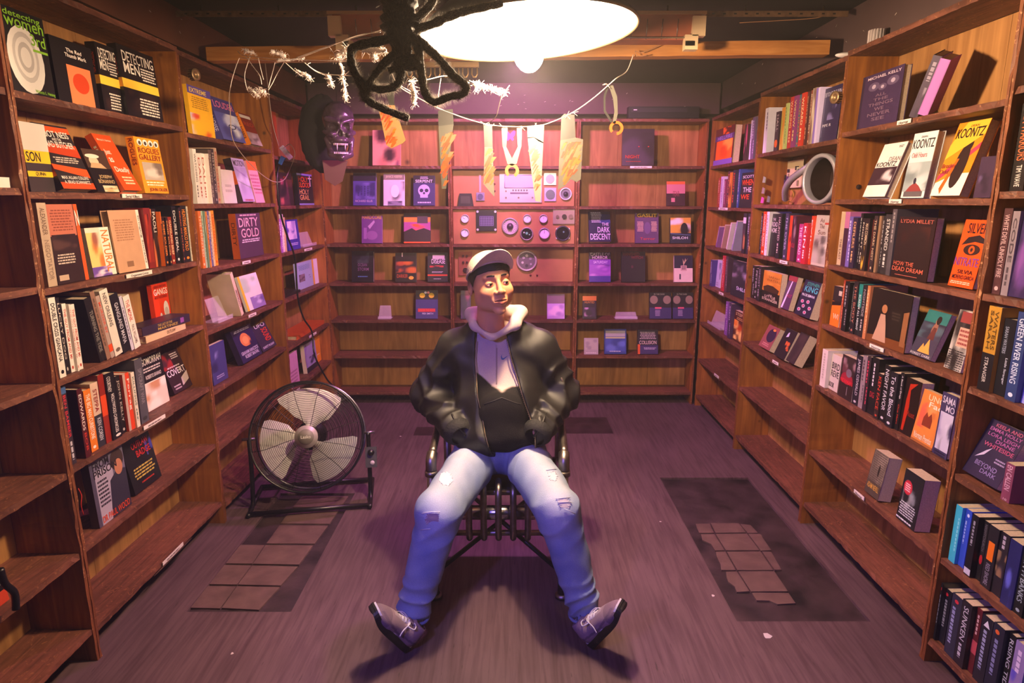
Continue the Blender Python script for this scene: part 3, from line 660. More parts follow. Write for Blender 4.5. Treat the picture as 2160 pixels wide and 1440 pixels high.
S('L1', 4, 299, 315, 756, '4a4850', 'big dark grey hardcover standing higher', '', 'd .3 .3 .75 .85 8a8488 SPYCRAFT WAR;e .5 .07 .3 .03 2a2a2e', w=.18, hard=True)
F('L1', 4, 314, 358, (290, 758), 'e4d8ca', 'black and cream book lettered URRAH', 'r 0 .52 1 1 161417;t .05 .84 .95 .97 d8d0c8 GOMORRAH;l .1 .7 .9 .8 c8c0b8 2;t .15 .58 .85 .65 e0d8d0 ROBERTO SAVIANO;p 0 .02 1 .5 e0d0c0 c8906a f0e8dc 8a7a74', t=.02, d=.07)
F('L1', 4, 370, 416, (334, 752), '2a1620', 'dark plum book lettered COVERT with photo corner', 'p 0 .6 .5 1 2a1620 8a1c20 3a1a24;l .5 .8 .9 .96 c8b8c0 3;t .04 .42 .96 .58 e8dce4 COVERT;l .1 .6 .9 .66 c8b8c0 1;y 0 0 0 0 b8a8a8 .55,.1 .95,.2 1,.42 .6,.3;l .1 .06 .5 .2 b8a0b0 2', t=.028, d=.08)
F('L1', 5, 211, 278, (182, 968), '6a6478', 'grey book lettered PRISON with turned man', 'r 0 0 .1 1 4a4458;r .1 0 .62 .8 a8a0b0;y 0 0 0 0 2a2838 .4,.0 1,.0 1,.6 .75,.66 .5,.55;e .78 .8 .2 .16 3a2c28;e .8 .68 .12 .12 b87a5a;t .08 .82 .55 .93 1e1a20 FROM;t .08 .7 .75 .81 1e1a20 PRISON;l .12 .25 .45 .66 2a2430 7;t .12 .03 .95 .13 d8481e DR PAUL WOOD', 'r 0 0 1 1 3a3448', t=.03)
F('L1', 5, 287, 342, (250, 930), '0e0c12', 'black book with blue coat and red title BADGE', 'p .25 .4 .6 .9 0e0c12 3a4a9a 14141e;p .75 .5 1 .85 0e0c12 3a3a8a 0e0c12;t .3 .72 .9 .84 b8261e OUTLAW;t .4 .56 .9 .68 b8261e BADGE;l .15 .2 .9 .42 b8a048 4;l .3 .1 .8 .15 a82a1a 1', t=.04, d=.05)
# ---- nearest left bookcase (mostly off frame)
F('L0', 0, -30, 8, 95, 'a8342a', 'red and white book cut by the frame edge', 'r .5 0 1 .4 e0d8d0;v .7 .5 .9 .9 f0e8e0', t=.03, d=.03)
F('L0', 5, -60, 21, 965, '12100f', 'black box-like book with white tick square', 'r .3 .5 .95 .86 d8d4d0;y 0 0 0 0 1a1816 .5,.68 .6,.58 .85,.8 .82,.82 .6,.64 .54,.7;r 0 0 1 .15 b83a1c;t .3 .22 .98 .36 c8c4c0 kobery', t=.04, tilt=8)
# ---- third left bookcase
F('L2', 0, 407, 455, (399, 176), 'f0b41e', 'yellow and purple annual lettered EXTREME', 'r 0 .84 1 1 5a4a9a;t .08 .87 .8 .96 f0d060 EXTREME;l .1 .55 .85 .8 a87818 6;p 0 0 1 .45 f0b41e e8e4e0 d8481e c8c0c8 f0b41e', t=.02)
F('L2', 0, 473, 520, (438, 200), '4a4488', 'violet-blue book lettered LOUDER in pink', 'p 0 0 1 .65 5a5aa8 c8c8e8 4a4488 e0e0f0;t .1 .76 .95 .92 e878a8 LOUDER;e .6 .35 .16 .06 2a2a4a;e .6 .35 .12 .04 c8c8e8', 'd .2 .2 .8 .8 c8c0e8 BIG NOISE', t=.04)
F('L2', 0, 532, 556, (502, 236), '7a2018', 'dark red book with bright orange spine', 'r 0 .85 .9 .95 e0d8d0;t .1 .6 .9 .72 b8442a RED;p .0 .0 1 .4 a08a8a 6a5a60 b8a8a8', 'r 0 0 1 1 e8801c;d .3 .2 .75 .9 2a1410 BANK ROBBER', t=.045, hard=True)
G('L2', 1, 417, 449, [(6, 314, 'ece4da', '6a645e', 'WATCHING', 'tall white spine, nearest of a white run')] + [(7, 324, 'ece4da', 'b85a48', 'DALI', 'white spine with dull red title, %s of the white run' % q) for q in ('second', 'third', 'fourth')])
G('L2', 1, 449, 472, [(6, 316, '5a4a44', 'a89a90', 'SELECTED', 'dark taupe spine after the white run'), (6, 314, '3a3234', 'b8a8a0', 'HISTORY OF', 'charcoal spine after the white run'), (6, 312, 'b89a80', 'b8442a', 'KING CORTEZ', 'tan spine with red lettering'), (5, 350, 'e0d4c8', '8a7a70', '~', 'short cream spine')])
F('L2', 1, 474, 501, (462, 356), 'e0d6cc', 'white blank-looking booklet leaning back', 'l .2 .3 .8 .6 c0b4aa 2', t=.01, tilt=18)
F('L2', 1, 514, 539, (487, 332), 'b8a8d0', 'lilac book lettered MOTION', 't .08 .82 .95 .96 5a4a58 MOTION;p .0 .1 1 .8 b8a8d0 d0c8e8 a898c0;t .2 .01 .9 .06 b8443a DON MURRAY', 'r 0 .4 1 .7 d8602a;r 0 .7 1 1 2a2024;r 0 0 1 .4 4a3a48', t=.045)
F('L2', 1, 541, 560, (517, 338), 'e0a0b0', 'pink and orange slim book', 'r 0 .78 1 1 e8703a;l .05 .2 .95 .7 b87088 6', t=.018, tilt=14)
G('L2', 2, 429, 461, [(6, 440, 'd8702a', 'f0d8b0', 'THE HUNTED', 'orange spine, white lettering'), (4, 437, 'a8c0a0', '4a5a48', '~', 'mint green spine'), (5, 436, '6a8a70', 'e8e0c8', '~p 0 .1 1 .9 6a8a70 d8d0b0 4a6a58', 'green patterned spine'), (4, 446, 'e88a3a', '5a2a18', 'COLD', 'orange spine, brown lettering'), (4, 443, '5a5a88', 'd8c8c0', '~', 'slate blue spine'), (4, 445, 'e0c89a', '9a5a3a', '~', 'cream spine with rust print'), (6, 442, 'f09a20', 'b83a18', 'LEIGH REDHEAD', 'bright orange spine, red lettering')])
F('L2', 2, 508, 557, (502, 450), '4a3248', 'dark purple book lettered DIRTY GOLD', 't .08 .7 .88 .9 d8b0b8 DIRTY;t .14 .46 .88 .66 d8b0b8 GOLD;l .1 .93 .9 .99 c8a8b0 1;l .1 .34 .92 .43 e0d0d8 2;p .3 .08 .8 .28 4a3248 a88a78 4a3248', 'r 0 0 1 1 b8541c;d .25 .3 .75 .8 4a2410 DIRTY', t=.04, d=.05, tilt=4)
S('L2', 3, 508, 515, 576, 'e0ccb0', 'cream spine leaning well over', '', 'd .25 .2 .75 .6 4a3830 MISTRUTH', w=.13, roll=-22, tmax=.03)
F('L2', 3, 524, 562, (500, 584), 'e0e4dc', 'white book with yellow edge leaning back', 'r 0 0 .1 1 e8c030;p .1 .5 1 1 e0e4dc b8d0b8 e8e8e8;p .3 .0 1 .35 8a78b0 c8c0e0 6a5a98', t=.015, tilt=24)
F('L2', 4, 452, 482, (446, 730), '3c3878', 'blue-violet book with pale beam', 'p 0 .3 1 1 3c3878 8a88c8 2c2858;l .2 .1 .8 .2 a8a0d0 2', t=.02, d=.04)
F('L2', 4, 515, 554, (484, 700), '241a48', 'dark violet book with orange stone mask', 'p .2 .42 .75 .85 241a48 e88a3a 241a48 d87a3a;e .48 .62 .22 .2 d8854a;e .5 .6 .14 .12 e8a060;l .1 .88 .9 .96 c8c0e0 2;t .08 .22 .94 .32 d8d0e8 GRAHAM HANCOCK;t .2 .1 .9 .2 d8d0e8 ROBERT BAUVAL', t=.034, d=.06)
F('L2', 4, 557, 590, (528, 690), '2c2040', 'black-violet book with red block lettering', 't .2 .86 .9 1 e0d8e8 UFO;d .5 .3 .9 .8 d8401c SOUND;t .1 .08 .9 .16 d0c8e0 GARRETT M GRAFF', 'd .3 .2 .7 .8 c8c0a0 GARRETT M', t=.03, d=.06)
# ---- left corner bookcase
F('L3', 1, 592, 621, (584, 362), '4a1a28', 'wine-dark book with pink dancers', 'p 0 0 1 .8 4a1a28 a84a5a 5a2030 c86a5a;e .5 .85 .12 .05 d8582a', t=.02)
F('L3', 1, 632, 663, (629, 364), '1e1424', 'black book, orange title HOLY BLOOD HOLY GRAIL', 't .08 .74 .7 .9 e8501c HOLY;t .08 .56 .8 .72 e8501c BLOOD;t .08 .34 .7 .5 d8a060 HOLY;t .08 .16 .7 .32 d8a060 GRAIL;r 0 .94 1 1 8a88c8;r 0 0 1 .05 8a88c8;r .72 .84 .95 .88 e0d8c8;r .8 .6 .86 .95 e0d8c8', t=.03, tilt=3)
G('L3', 2, 593, 606, [(4, 462, '9a5ab0', 'e8d8f0', '~', 'violet spine'), (3, 452, 'e8e0d8', '9a8a88', '~', 'narrow white spine'), (3, 458, 'd8b090', '6a4a40', '~', 'narrow peach spine')])
F('L3', 2, 610, 635, (600, 464), '3a2a98', 'vivid blue-violet book with pale picture', 'p .1 .35 .8 .95 d8c8e8 a898d0 e8e0f0 5a4ab0;l .2 .14 .85 .24 c8b8f0 2', t=.022)
F('L3', 3, 630, 690, (628, 556), 'a8b8d8', 'pale blue atlas-like book with yellow strip', 'r .72 0 .8 1 e8b840;r .8 0 1 1 e8e4f0;l .08 .7 .66 .9 6a88b0 6;p .08 .28 .34 .56 5a4a58 8a7888;p .4 .3 .66 .46 a8b8d8 6a7898', t=.02, d=.06, tilt=4)
F('L3', 5, 611, 633, (606, 752), 'c890b8', 'pink slim book standing alone', 'l .1 .1 .9 .5 9a6088 4', t=.015)
F('L3', 5, 649, 671, (640, 728), '9a90c0', 'grey-lilac book with dark skyline', 'p .1 .1 .9 .5 9a90c0 2a2444 4a4470;r 0 0 1 .18 1e1a2c', 'r 0 0 1 1 e0d0b8', t=.03, d=.05)
F('L3', 5, 667, 689, (664, 696), 'e8941e', 'bright orange book beside the dark post', 'l .3 .2 .8 .26 f0d8b0 1;p .1 .6 .9 .9 e8941e d87818 e8a43a', t=.02, d=.08, tilt=3)
# ---- back bookcases
F('B1', 0, 786, 845, 274, 'c88a80', 'pink book with dark fungus blotches', 'p 0 0 1 1 d8988a d8988a 6a2a58 4a1a30 c87a70 3a1828', t=.025)
F('B1', 1, 745, 793, 364, '5a50a0', 'violet book with pillared temple', 'r 0 .75 1 1 2c2438;p .1 .2 .95 .7 5a50a0 3a3070 7a70c0;v .2 .3 .26 .6 3a3070;v .34 .3 .4 .6 3a3070;v .48 .3 .54 .6 3a3070;v .62 .3 .68 .6 3a3070;v .76 .3 .82 .6 3a3070;t .1 .1 .85 .17 d8c8e0 RICHARD ELLIS', t=.03, d=.05)
F('B1', 1, 809, 853, 366, 'd8d0e0', 'white book with pale face and dark hair', 'r 0 .8 1 1 8a8078;t .1 .84 .9 .94 d8d0b0 JANICE KEEFER;p .05 0 1 .75 d8d0e0 b8b0c8 e8e0f0 4a4458;e .55 .45 .2 .2 efe8f4;p .2 0 .9 .14 8a80a0 3a3450', t=.024)
F('B1', 1, 872, 917, 370, '3a3068', 'indigo book with white skull, SERPENT', 'r 0 .75 1 1 1e1828;t .1 .76 .9 .86 d8d8e8 SERPENT;l .3 .88 .7 .97 c8c0d8 2;e .5 .5 .28 .2 b8b0e8;r .32 .26 .68 .42 b8b0e8;e .38 .5 .09 .06 2a2048;e .62 .5 .09 .06 2a2048;e .5 .41 .05 .04 2a2048;l .15 .06 .85 .14 c8c0e0 1', t=.026)
F('B1', 2, 763, 806, 454, '7a4a90', 'purple book with yellow title HARDCORE', 't .03 .86 .97 .99 d8b820 HARDCORE;r .1 .15 .25 .55 a878b8;y 0 0 0 0 c8a8d0 .3,.6 .6,.82 .65,.75 .4,.5;e .5 .28 .28 .16 9a68a8', 'r 0 0 1 1 3a2048', t=.026)
F('B1', 2, 852, 908, 449, '1e1220', 'book with erupting volcano at sunset', 'r 0 .62 1 .86 d88a3a;r 0 .3 1 .7 a84a98;p .1 .35 .9 .65 a84a98 e8582a d84a60;y 0 0 0 0 2a1424 0,.05 1,.05 1,.42 .75,.5 .45,.42 .3,.5 0,.38;r .5 .66 .9 .9 4a3a48;r 0 0 1 .05 e8582a', t=.025)
F('B1', 3, 742, 788, 529, '17131c', 'black book with grey tree and mauve lettering', 'p .25 .6 .8 .95 17131c 3a4a48 2a3438;t .28 .5 .7 .6 8a6a88 OCEAN;t .28 .36 .78 .46 8a6a88 STORM;l .25 .14 .75 .2 5a88b8 1', t=.034)
F('B1', 3, 834, 878, 533, '1e1418', 'dark book with orange lines and gold seal', 'p 0 .3 1 .7 1e1418 b8502a 4a2030 c8682a;t .08 .14 .6 .26 b8482a DARKER;e .76 .14 .12 .06 e8b040;r .3 .86 .36 1 b8a8a0', t=.03)
F('B1', 3, 902, 944, 532, '1c1626', 'black book with scarlet spine, white block title', 'r .25 .78 .85 .92 d0c8c8;t .2 .62 .88 .78 e8e0e8 DISEASE;p .1 .42 .8 .56 1c1626 c8283a 1c1626;r 0 .2 1 .25 d8482c;l .2 .3 .8 .36 c8c0d0 2;l .3 .08 .7 .12 c8c0d0 1', 'r 0 0 1 1 e0402a', t=.035)
F('B1', 4, 877, 923, 612, '3c3078', 'blue book with two yellow flower wheels', 'r 0 .68 1 1 1c1622;e .3 .82 .13 .09 e0c030;e .72 .82 .13 .09 e0c030;e .45 .92 .06 .04 d8d8e8;e .58 .92 .06 .04 d88a98;r .1 .24 .9 .36 c82a3a;t .15 .26 .88 .34 e84a58 UNDER THE HOUR;t .3 .15 .8 .21 d8d0e8 PER SMITH', t=.026)
F('B2', 4, 972, 993, 612, '2a1838', 'dark purple book mostly behind the man', 'p 0 0 1 1 2a1838 9a3a68 4a2a5a', t=.02)
F('B2', 4, 1154, 1191, 620, 'b888d0', 'pale violet book right of the man', 'r 0 .62 1 1 7a5070;p .05 .1 .95 .6 c898e0 e8b8e8 a878c8', t=.022)
F('B3', 0, 1312, 1379, 272, '30222e', 'near-black book with red title and two red eyes', 'p 0 0 1 .9 30222e 3c2c3c 2a1c26 443448;e .52 .52 .02 .015 c8342a;e .82 .52 .02 .015 c8342a;t .1 .2 .55 .29 b8281e NIGHT;l .1 .1 .6 .13 a8281e 1', t=.03, tilt=6)
F('B3', 1, 1406, 1445, 382, '3a1c2c', 'small pink-topped dark book', 'r 0 .5 1 .88 c8788a;r 0 .88 1 1 d86a3a;t .35 .38 .7 .6 8a3a50 FEAR;r .25 .15 .45 .32 c8788a', t=.02)
F('B3', 2, 1243, 1289, (1235, 446), '1a1c40', 'dark blue leaning book lettered THE DARK DESCENT', 'r .5 .6 1 .9 2a3a78;l .1 .62 .6 .98 c8ccd8 7;t .6 .52 .92 .62 e4e4f0 THE;t .4 .3 .96 .48 e4e4f0 DARK;t .06 .06 .98 .26 e4e4f0 DESCENT', t=.04)
F('B3', 2, 1340, 1389, 449, '5a3a68', 'mauve book with yellow title, two text columns', 'r .05 .85 .95 1 3a2c18;t .08 .86 .92 .97 c8a830 GASLIT;l .08 .38 .36 .72 d8b0a0 8;l .68 .38 .94 .72 d8b0a0 8;e .52 .5 .14 .2 6a4a80;t .2 .1 .86 .19 b83848 Terror', t=.03)
sh = 'r 0 0 1 .42 20243a;p 0 .4 1 1 d8a040 e8e0e8 c8b8c0 3a2430;e .68 .55 .18 .25 1e1620;t .1 .16 .85 .26 e8e8f0 SHILOH;y 0 0 0 0 4a5a80 0,.36 1,.3 1,.33 0,.4'
F('B3', 2, 1414, 1457, 459, '20243a', 'dark book with gold sky lettered SHILOH', sh, t=.026)
F('B3', 3, 1243, 1288, 532, '8a4ab8', 'bright violet book lettered CASTLE OF HORROR', 'r 0 .76 1 1 1a141c;t .04 .88 .96 .98 d8ccc8 CASTLE OF;t .14 .77 .86 .87 d8ccc8 HORROR;t .2 .62 .86 .71 e8d8f4 SATURDAY;p 0 .2 1 .58 9a58c0 c890d8 6a3a98 b870d0;r 0 0 1 .2 4a3a98', t=.028)
F('B3', 3, 1311, 1361, 530, '201620', 'near-black book with dim red arched title', 't .05 .86 .75 .97 7a2028 VANISHED;t .4 .76 .9 .85 7a2028 WITCH;e .45 .5 .05 .05 5a2838', t=.03)
F('B3', 3, 1422, 1461, 538, 'e4c8c4', 'half navy half white book with antlers', 'r 0 .52 1 1 241c38;y 0 0 0 0 c8a890 .5,.6 .56,.7 .75,.9 .64,.78 .6,.9 .54,.74 .46,.88 .48,.7;r .35 .42 .68 .62 c8a0a0;l .4 .46 .64 .6 4a3040 2;r .28 .1 .36 .3 3a3040', t=.024)
F('B3', 4, 1229, 1258, 624, '2c2030', 'small dark paperback with orange top', 'r 0 .8 1 1 d88a3a;t .15 .68 .85 .78 c88a3a HUNTED;p .1 .1 .9 .5 3a2848 a878b0 2c2030 c898c8', t=.02)
bt = 't .2 .9 .7 .96 b8a8a8 IN THE DARK;e .2 .72 .18 .16 8a7468;e .8 .72 .18 .16 8a7468;r 0 0 1 .42 34265c;r .25 .38 .55 .44 d85a78;l .25 .1 .5 .34 a890b8 5'
F('B3', 4, 1370, 1416, 616, '221a26', 'dark book with two tan shapes, left of a pair', bt, t=.026)
F('B3', 4, 1419, 1462, 616, '221a26', 'dark book with two tan shapes, right of a pair', bt, t=.026)
F('B3', 5, 1232, 1262, 713, 'a89aa8', 'small pale grey book', 'p .1 .3 .9 .9 b0a4a8 988c98;l .1 .06 .9 .14 d8d0d8 1', t=.014)
F('B3', 5, 1275, 1321, 694, '2c3a8c', 'blue book with grey top panel', 'r .05 .7 .95 .93 a8a4b0;r .05 .62 .95 .68 b8b890;p .05 .1 .95 .6 3a4aa8 5a6ac8 2c3a8c;l .2 .08 .8 .14 c8c8e8 1', t=.034)
F('B3', 5, 1345, 1388, 695, '221a28', 'black book with scrawled white lettering COLLISION', 'r 0 0 .12 .4 d8582a;r .12 0 1 .36 3a2c60;l .1 .6 .95 .92 b8a8a8 5;t .08 .4 .92 .55 d8c0b8 COLLISION;l .3 .18 .9 .28 c8b8d0 2', t=.03)
# ---- right corner bookcase
F('R3', 0, 1503, 1543, (1504, 274), '5a1420', 'fiery orange book with violet bands', 'p .1 .14 .95 .7 e86a1e f8b040 d84a14 f8c860;r 0 .66 1 .8 4a2a68;t .15 .68 .9 .78 a88ad0 HELLFIRE;p .4 .8 .8 1 5a1420 e8601e;r 0 0 1 .14 7a5ab8', t=.05, d=.02, tilt=4)
G('R3', 0, 1567, 1589, [(8, 262, '3a2028', 'c86a88', '~p 0 0 1 1 3a2028 b84a68 2a1820', 'plum spine with pink marks'), (6, 253, 'e0dce8', '8a80a8', '~', 'white-lilac spine'), (7, 246, '6a5878', 'c0b0d0', '~', 'mauve spine by the post')])
G('R3', 1, 1512, 1556, [(5, 375, '9a3a2a', 'd8a890', '~', 'brick red spine'), (8, 372, 'c8b8d8', '7a6a98', '~', 'pale lilac spine'), (4, 378, '7a2a50', 'd898b8', '~', 'magenta spine'), (7, 361, '4a2838', 'd86a5a', 'DEAD', 'maroon spine with red lettering'), (7, 363, 'c8782a', '4a2018', '~p 0 .1 1 .9 c8782a 6a2a18 e8a850', 'orange patterned spine'), (8, 358, '2a2438', 'd8482a', 'NIGHT', 'indigo spine with red lettering'), (7, 356, '3a4a90', 'e0e0f0', 'WATCHER', 'blue spine with white lettering')])
F('R3', 1, 1558, 1587, (1560, 364), '1a1a26', 'black book, orange words WHERE THE', 't .1 .84 .9 .92 d8d4d8 SCOTT;t .08 .64 .92 .8 e8481c WHEN;t .2 .44 .8 .58 d8d4d8 THE;t .08 .24 .7 .38 e8481c WE', 'd .2 .2 .8 .8 c83a2a KILLER', t=.03, tilt=3)
for i, (x0, c, ds) in enumerate(((1517, '8a5a98', 'leaning violet book'), (1528, 'b88a88', 'leaning dusty pink book'), (1539, 'd8c8d0', 'leaning pale book'), (1550, '9a90b8', 'leaning grey-lilac book'))):
    S('R3', 2, x0 - 8, x0 - 3, 478 - i * 4, c, ds, '', 'v .3 .2 .6 .8 e0d0d0', w=.13, roll=20, tmax=.02)
G('R3', 2, 1563, 1582, [(9, 448, '2a2030', 'c89a80', '~r 0 .75 1 .9 d8d0d8;p 0 .1 1 .6 2a2030 b8784a 4a3040', 'black spine with white block'), (9, 446, '2a2636', 'a8a0b0', '~', 'slate spine by the post')])
G('R3', 3, 1496, 1502, [(4, 548, '3a2a70', 'a8a0d0', '~', 'deep violet spine')])
F('R3', 3, 1506, 1519, (1507, 546), 'c8c4e0', 'white and grey narrow book', 'p .4 .3 1 .9 c8c4e0 3a3448 8a88a8;l .1 .05 .6 .2 a89ab8 2', t=.02, d=.05, tilt=4)
G('R3', 3, 1520, 1539, [(5, 539, 'b81e38', 'e88a98', '~', 'bright crimson spine'), (12, 540, '3c2a38', '8a6a80', '~', 'broad brown-plum spine')])
F('R3', 3, 1540, 1574, (1541, 546), '1e1a2c', 'dark book with grey lumps lettered SHILOH', 'p 0 .35 1 .95 1e1a2c a898b0 c8a8b0 1e1a2c 6a6078;t .35 .2 .98 .3 d8d8f0 SHILO', t=.03, d=.02, tilt=4)
G('R3', 4, 1527, 1539, [(6, 636, '7a4898', 'c8a0d8', '~', 'purple spine'), (5, 640, '3a2848', 'b090c0', '~', 'dark violet spine')])
F('R3', 4, 1540, 1568, (1542, 652), '4a1c14', 'book of flames, cream lettering on top', 't .1 .86 .9 .96 c8a878 STEPH;p .02 .05 .98 .7 4a1c14 e8882a f8d070 b84a18;l .2 .72 .8 .82 c89858 2', 'd .2 .2 .8 .8 c88ab8 KING', t=.03, tilt=4)
# ---- third right bookcase
S('R2', 0, 1608, 1630, 228, 'd8d4e4', 'very thick white-lilac spine', '', 'v .55 .5 .75 .9 4a4468;p 0 0 .5 1 e8e4f0 c8c0d8', w=.15)
G('R2', 0, 1631, 1712, [(13, 236, '3a2a38', 'e86a2a', '~e .5 .2 .4 .1 e8681e;d .3 .5 .8 .92 c8b8c0 HALL', 'dark spine with orange face'), (8, 226, 'd8902a', 'f0d8a0', '~p 0 0 1 1 d8902a b8a840 e8c060', 'yellow-orange painted spine'), (5, 218, 'b8c878', '6a7a4a', '~', 'lime spine'), (5, 212, '5a4888', 'c8b8e0', '~', 'violet spine'), (8, 204, 'b8302a', 'f0c8a0', 'WALKING', 'red spine lettered WALKING'), (8, 202, '8a3a78', 'e8d078', 'WIDOW', 'purple spine with yellow lettering'), (9, 199, '3a6a78', 'd86a3a', 'WILD HEART', 'teal spine with orange lettering'), (9, 196, 'c83a24', 'f8e0b0', 'WIZARD', 'scarlet spine with cream lettering'), (8, 193, '4a2a2c', 'e0a880', 'SINISTER', 'maroon spine with peach lettering'), (8, 190, '8a4a3a', 'e8d0b8', 'BONE DUST', 'brown spine with cream lettering'), (8, 186, 'a89888', '4a3430', '~p 0 0 1 1 a89888 d8c8b0 7a5a50', 'mottled stone spine')])
S('R2', 0, 1712, 1720, 184, 'd8c8f0', 'glossy pale violet spine', '', 'r 0 0 .5 1 8a70c8', w=.16, hard=True)
F('R2', 0, 1721, 1763, (1722, 186), '2a2448', 'indigo book lettered BEYOND THE SKIN', 'r .06 .1 .08 .9 8a80a8;t .04 .84 .96 .92 b8b0c8 BEYOND THE SKIN;p .3 .4 .8 .75 2a2448 7a70a8 2a2448;t .1 .28 .6 .33 c8c0d0 PIPE R', 't .1 .1 .9 .2 c8c0d0 P', t=.03, d=.03, tilt=3)
G('R2', 2, 1600, 1616, [(4, 449, '1a161c', '9a9098', '~', 'slim black spine at the near post'), (7, 446, 'c8441c', 'f0d8b8', 'HAUNTED SCREAM', 'orange-red spine, cream lettering'), (5, 446, 'e0d8dc', '8a8088', '~', 'white spine, plain')])
F('R2', 2, 1617, 1633, (1617, 449), '17161a', 'black book with serif lettering THE ROAD HOME', 't .15 .84 .6 .9 c8c4bc THE;t .1 .7 .95 .81 c8c4bc ROAD;t .1 .56 .95 .67 c8c4bc HOME', t=.03, d=.03, tilt=2)
G('R2', 2, 1634, 1707, [(8, 451, '1c1a20', 'b8a8a0', 'HAUNTED', 'black spine, dull lettering'), (7, 449, '2e2c40', '9a98b0', '~', 'slate blue spine'), (6, 449, '38344c', 'a09cb8', 'THE OVER', 'dusky blue spine'), (8, 455, 'd8401c', '8a1c10', '~p 0 .3 1 .6 d8401c 7a1a10', 'scarlet spine'), (14, 456, '4a2030', '9a6a78', '~p 0 .4 1 1 4a2030 8a7078 2a1420;t .15 .3 .85 .4 b83048 KU', 'very broad plum spine'), (8, 472, 'a82a70', 'e8c8e0', 'THE DEAD', 'magenta spine lettered THE DEAD'), (8, 470, 'b02030', 'f0e0e8', 'KIN', 'crimson spine with white K'), (10, 455, 'd8401a', 'f0e8e0', 'EVIL', 'orange-red spine lettered EVIL')])
F('R2', 2, 1707, 1739, (1711, 452), 'b8b0a0', 'cream book with grey fighting figures', 't .3 .86 .6 .94 6a4a40 As;t .3 .74 .65 .83 6a4a40 The;t .25 .62 .75 .71 6a4a40 Sun;p .0 .05 1 .6 a8a098 5a5450 8a8478 c8c0b0;r .65 .82 .9 .86 b84a3a', t=.03, d=.03, tilt=3)
G('R2', 3, 1583, 1601, [(6, 560, '17151a', '9a949a', '~', 'black spine at near post'), (6, 566, '1c191e', 'b0a8a8', 'PETER S', 'black spine, small print'), (6, 561, '201c22', 'a09898', 'GHOST', 'black spine, third in line')])
F('R2', 3, 1602, 1641, (1605, 568), '17130f', 'amber-topped black book lettered LITTLE STRANGER', 'p 0 .35 1 1 c8842a d89838 b87420;r 0 0 1 .38 17130f;y 0 0 0 0 3a2614 .1,.38 .9,.38 .95,.5 .6,.58 .3,.58 .05,.5;t .3 .8 .9 .87 8a5a20 SARAH;t .2 .7 .97 .78 8a5a20 WATERS;t .4 .28 .6 .31 d8c8a8 THE;t .2 .2 .8 .27 d8c8a8 LITTLE;t .06 .1 .94 .18 d8c8a8 STRANGER', t=.034, d=.02, tilt=3)
F('R2', 3, 1640, 1662, (1666, 580), '4a2a50', 'purple paperback with white blade', 'y 0 0 0 0 d8c8e8 .05,.02 .25,.02 .5,.6 .62,.9 .5,.86 .3,.5;r 0 .85 1 1 8a2a38;t .35 .36 .95 .46 a8386a GHOST', t=.03, d=.03, tilt=14)
F('R2', 3, 1674, 1706, (1700, 588), '1c1830', 'dark book with teal lettering and pink stones', 't .2 .86 .95 .95 3a9a88 STEPHEN;t .15 .68 .95 .84 4ab0b8 KING;t .1 .55 .9 .62 d8d8e0 FIN DE SEMANA;e .25 .4 .1 .05 b0a8b8;e .6 .42 .1 .05 b0a8b8;e .4 .28 .1 .05 b0a8b8;e .8 .26 .1 .05 b0a8b8;e .2 .16 .1 .05 b0a8b8;e .6 .12 .1 .05 b0a8b8;e .25 .4 .06 .03 b83a68;e .6 .42 .06 .03 b83a68;e .4 .28 .06 .03 b83a68;e .8 .26 .06 .03 b83a68;e .2 .16 .06 .03 b83a68;e .6 .12 .06 .03 b83a68', t=.045, d=.015, tilt=13)
F('R2', 4, 1598, 1620, (1624, 684), '8a4a4a', 'rose book with dark hooded oval', 'e .6 .6 .35 .3 2a1a38;e .65 .85 .12 .05 d88a3a;l .2 .1 .8 .25 c88a88 2', t=.04, d=.02, tilt=14)
F('R2', 4, 1630, 1652, (1660, 690), '1c1418', 'near-black book with white and orange flare', 'y 0 0 0 0 c8c8e0 .3,.7 .5,.75 .45,.9 .35,.86;p .5 .3 .95 .6 1c1418 c8602a 1c1418', t=.035, d=.02, tilt=16)
F('R2', 4, 1655, 1672, (1690, 700), '2a2020', 'thick book showing wide cream page edge', 'p 0 0 1 1 2a2020 3a2c28', t=.05, d=.02, tilt=14)
# ---- second right bookcase
F('R1', 0, 1806, 1890, (1808, 163), '3a2a4a', 'slate-violet hardcover with pale eyes across its top', 'r 0 0 .06 1 2c2038;t .14 .9 .95 .95 d0b8c8 MICHAEL KELLY;e .32 .76 .14 .08 5a4a68;e .78 .78 .14 .08 5a4a68;e .54 .72 .1 .06 5a4a68;e .32 .76 .05 .04 a898b0;e .78 .78 .05 .04 a898b0;e .54 .72 .04 .03 a898b0;t .4 .56 .66 .61 7a6078 ALL;t .36 .48 .72 .53 7a6078 THE;t .25 .39 .85 .45 7a6078 THINGS;t .42 .3 .65 .36 7a6078 WE;t .26 .21 .82 .27 7a6078 NEVER;t .38 .12 .7 .18 7a6078 SEE', t=.03, d=.03, tilt=6)
S('R1', 0, 1919, 1936, 118, '4a3e50', 'tall grey-violet book leaning right', '', 'p .1 0 .9 .5 4a3e50 8a8090 3a3040;v .3 .6 .7 .9 9a90a0', w=.10, hard=True, roll=28, tmax=.03, turn=42, d=.03)
S('R1', 0, 1938, 1956, 124, 'b06ab8', 'tall bright orchid book leaning right', '', 'r .1 0 .9 1 c078c8', w=.10, hard=True, roll=28, tmax=.034, turn=42, d=.03)
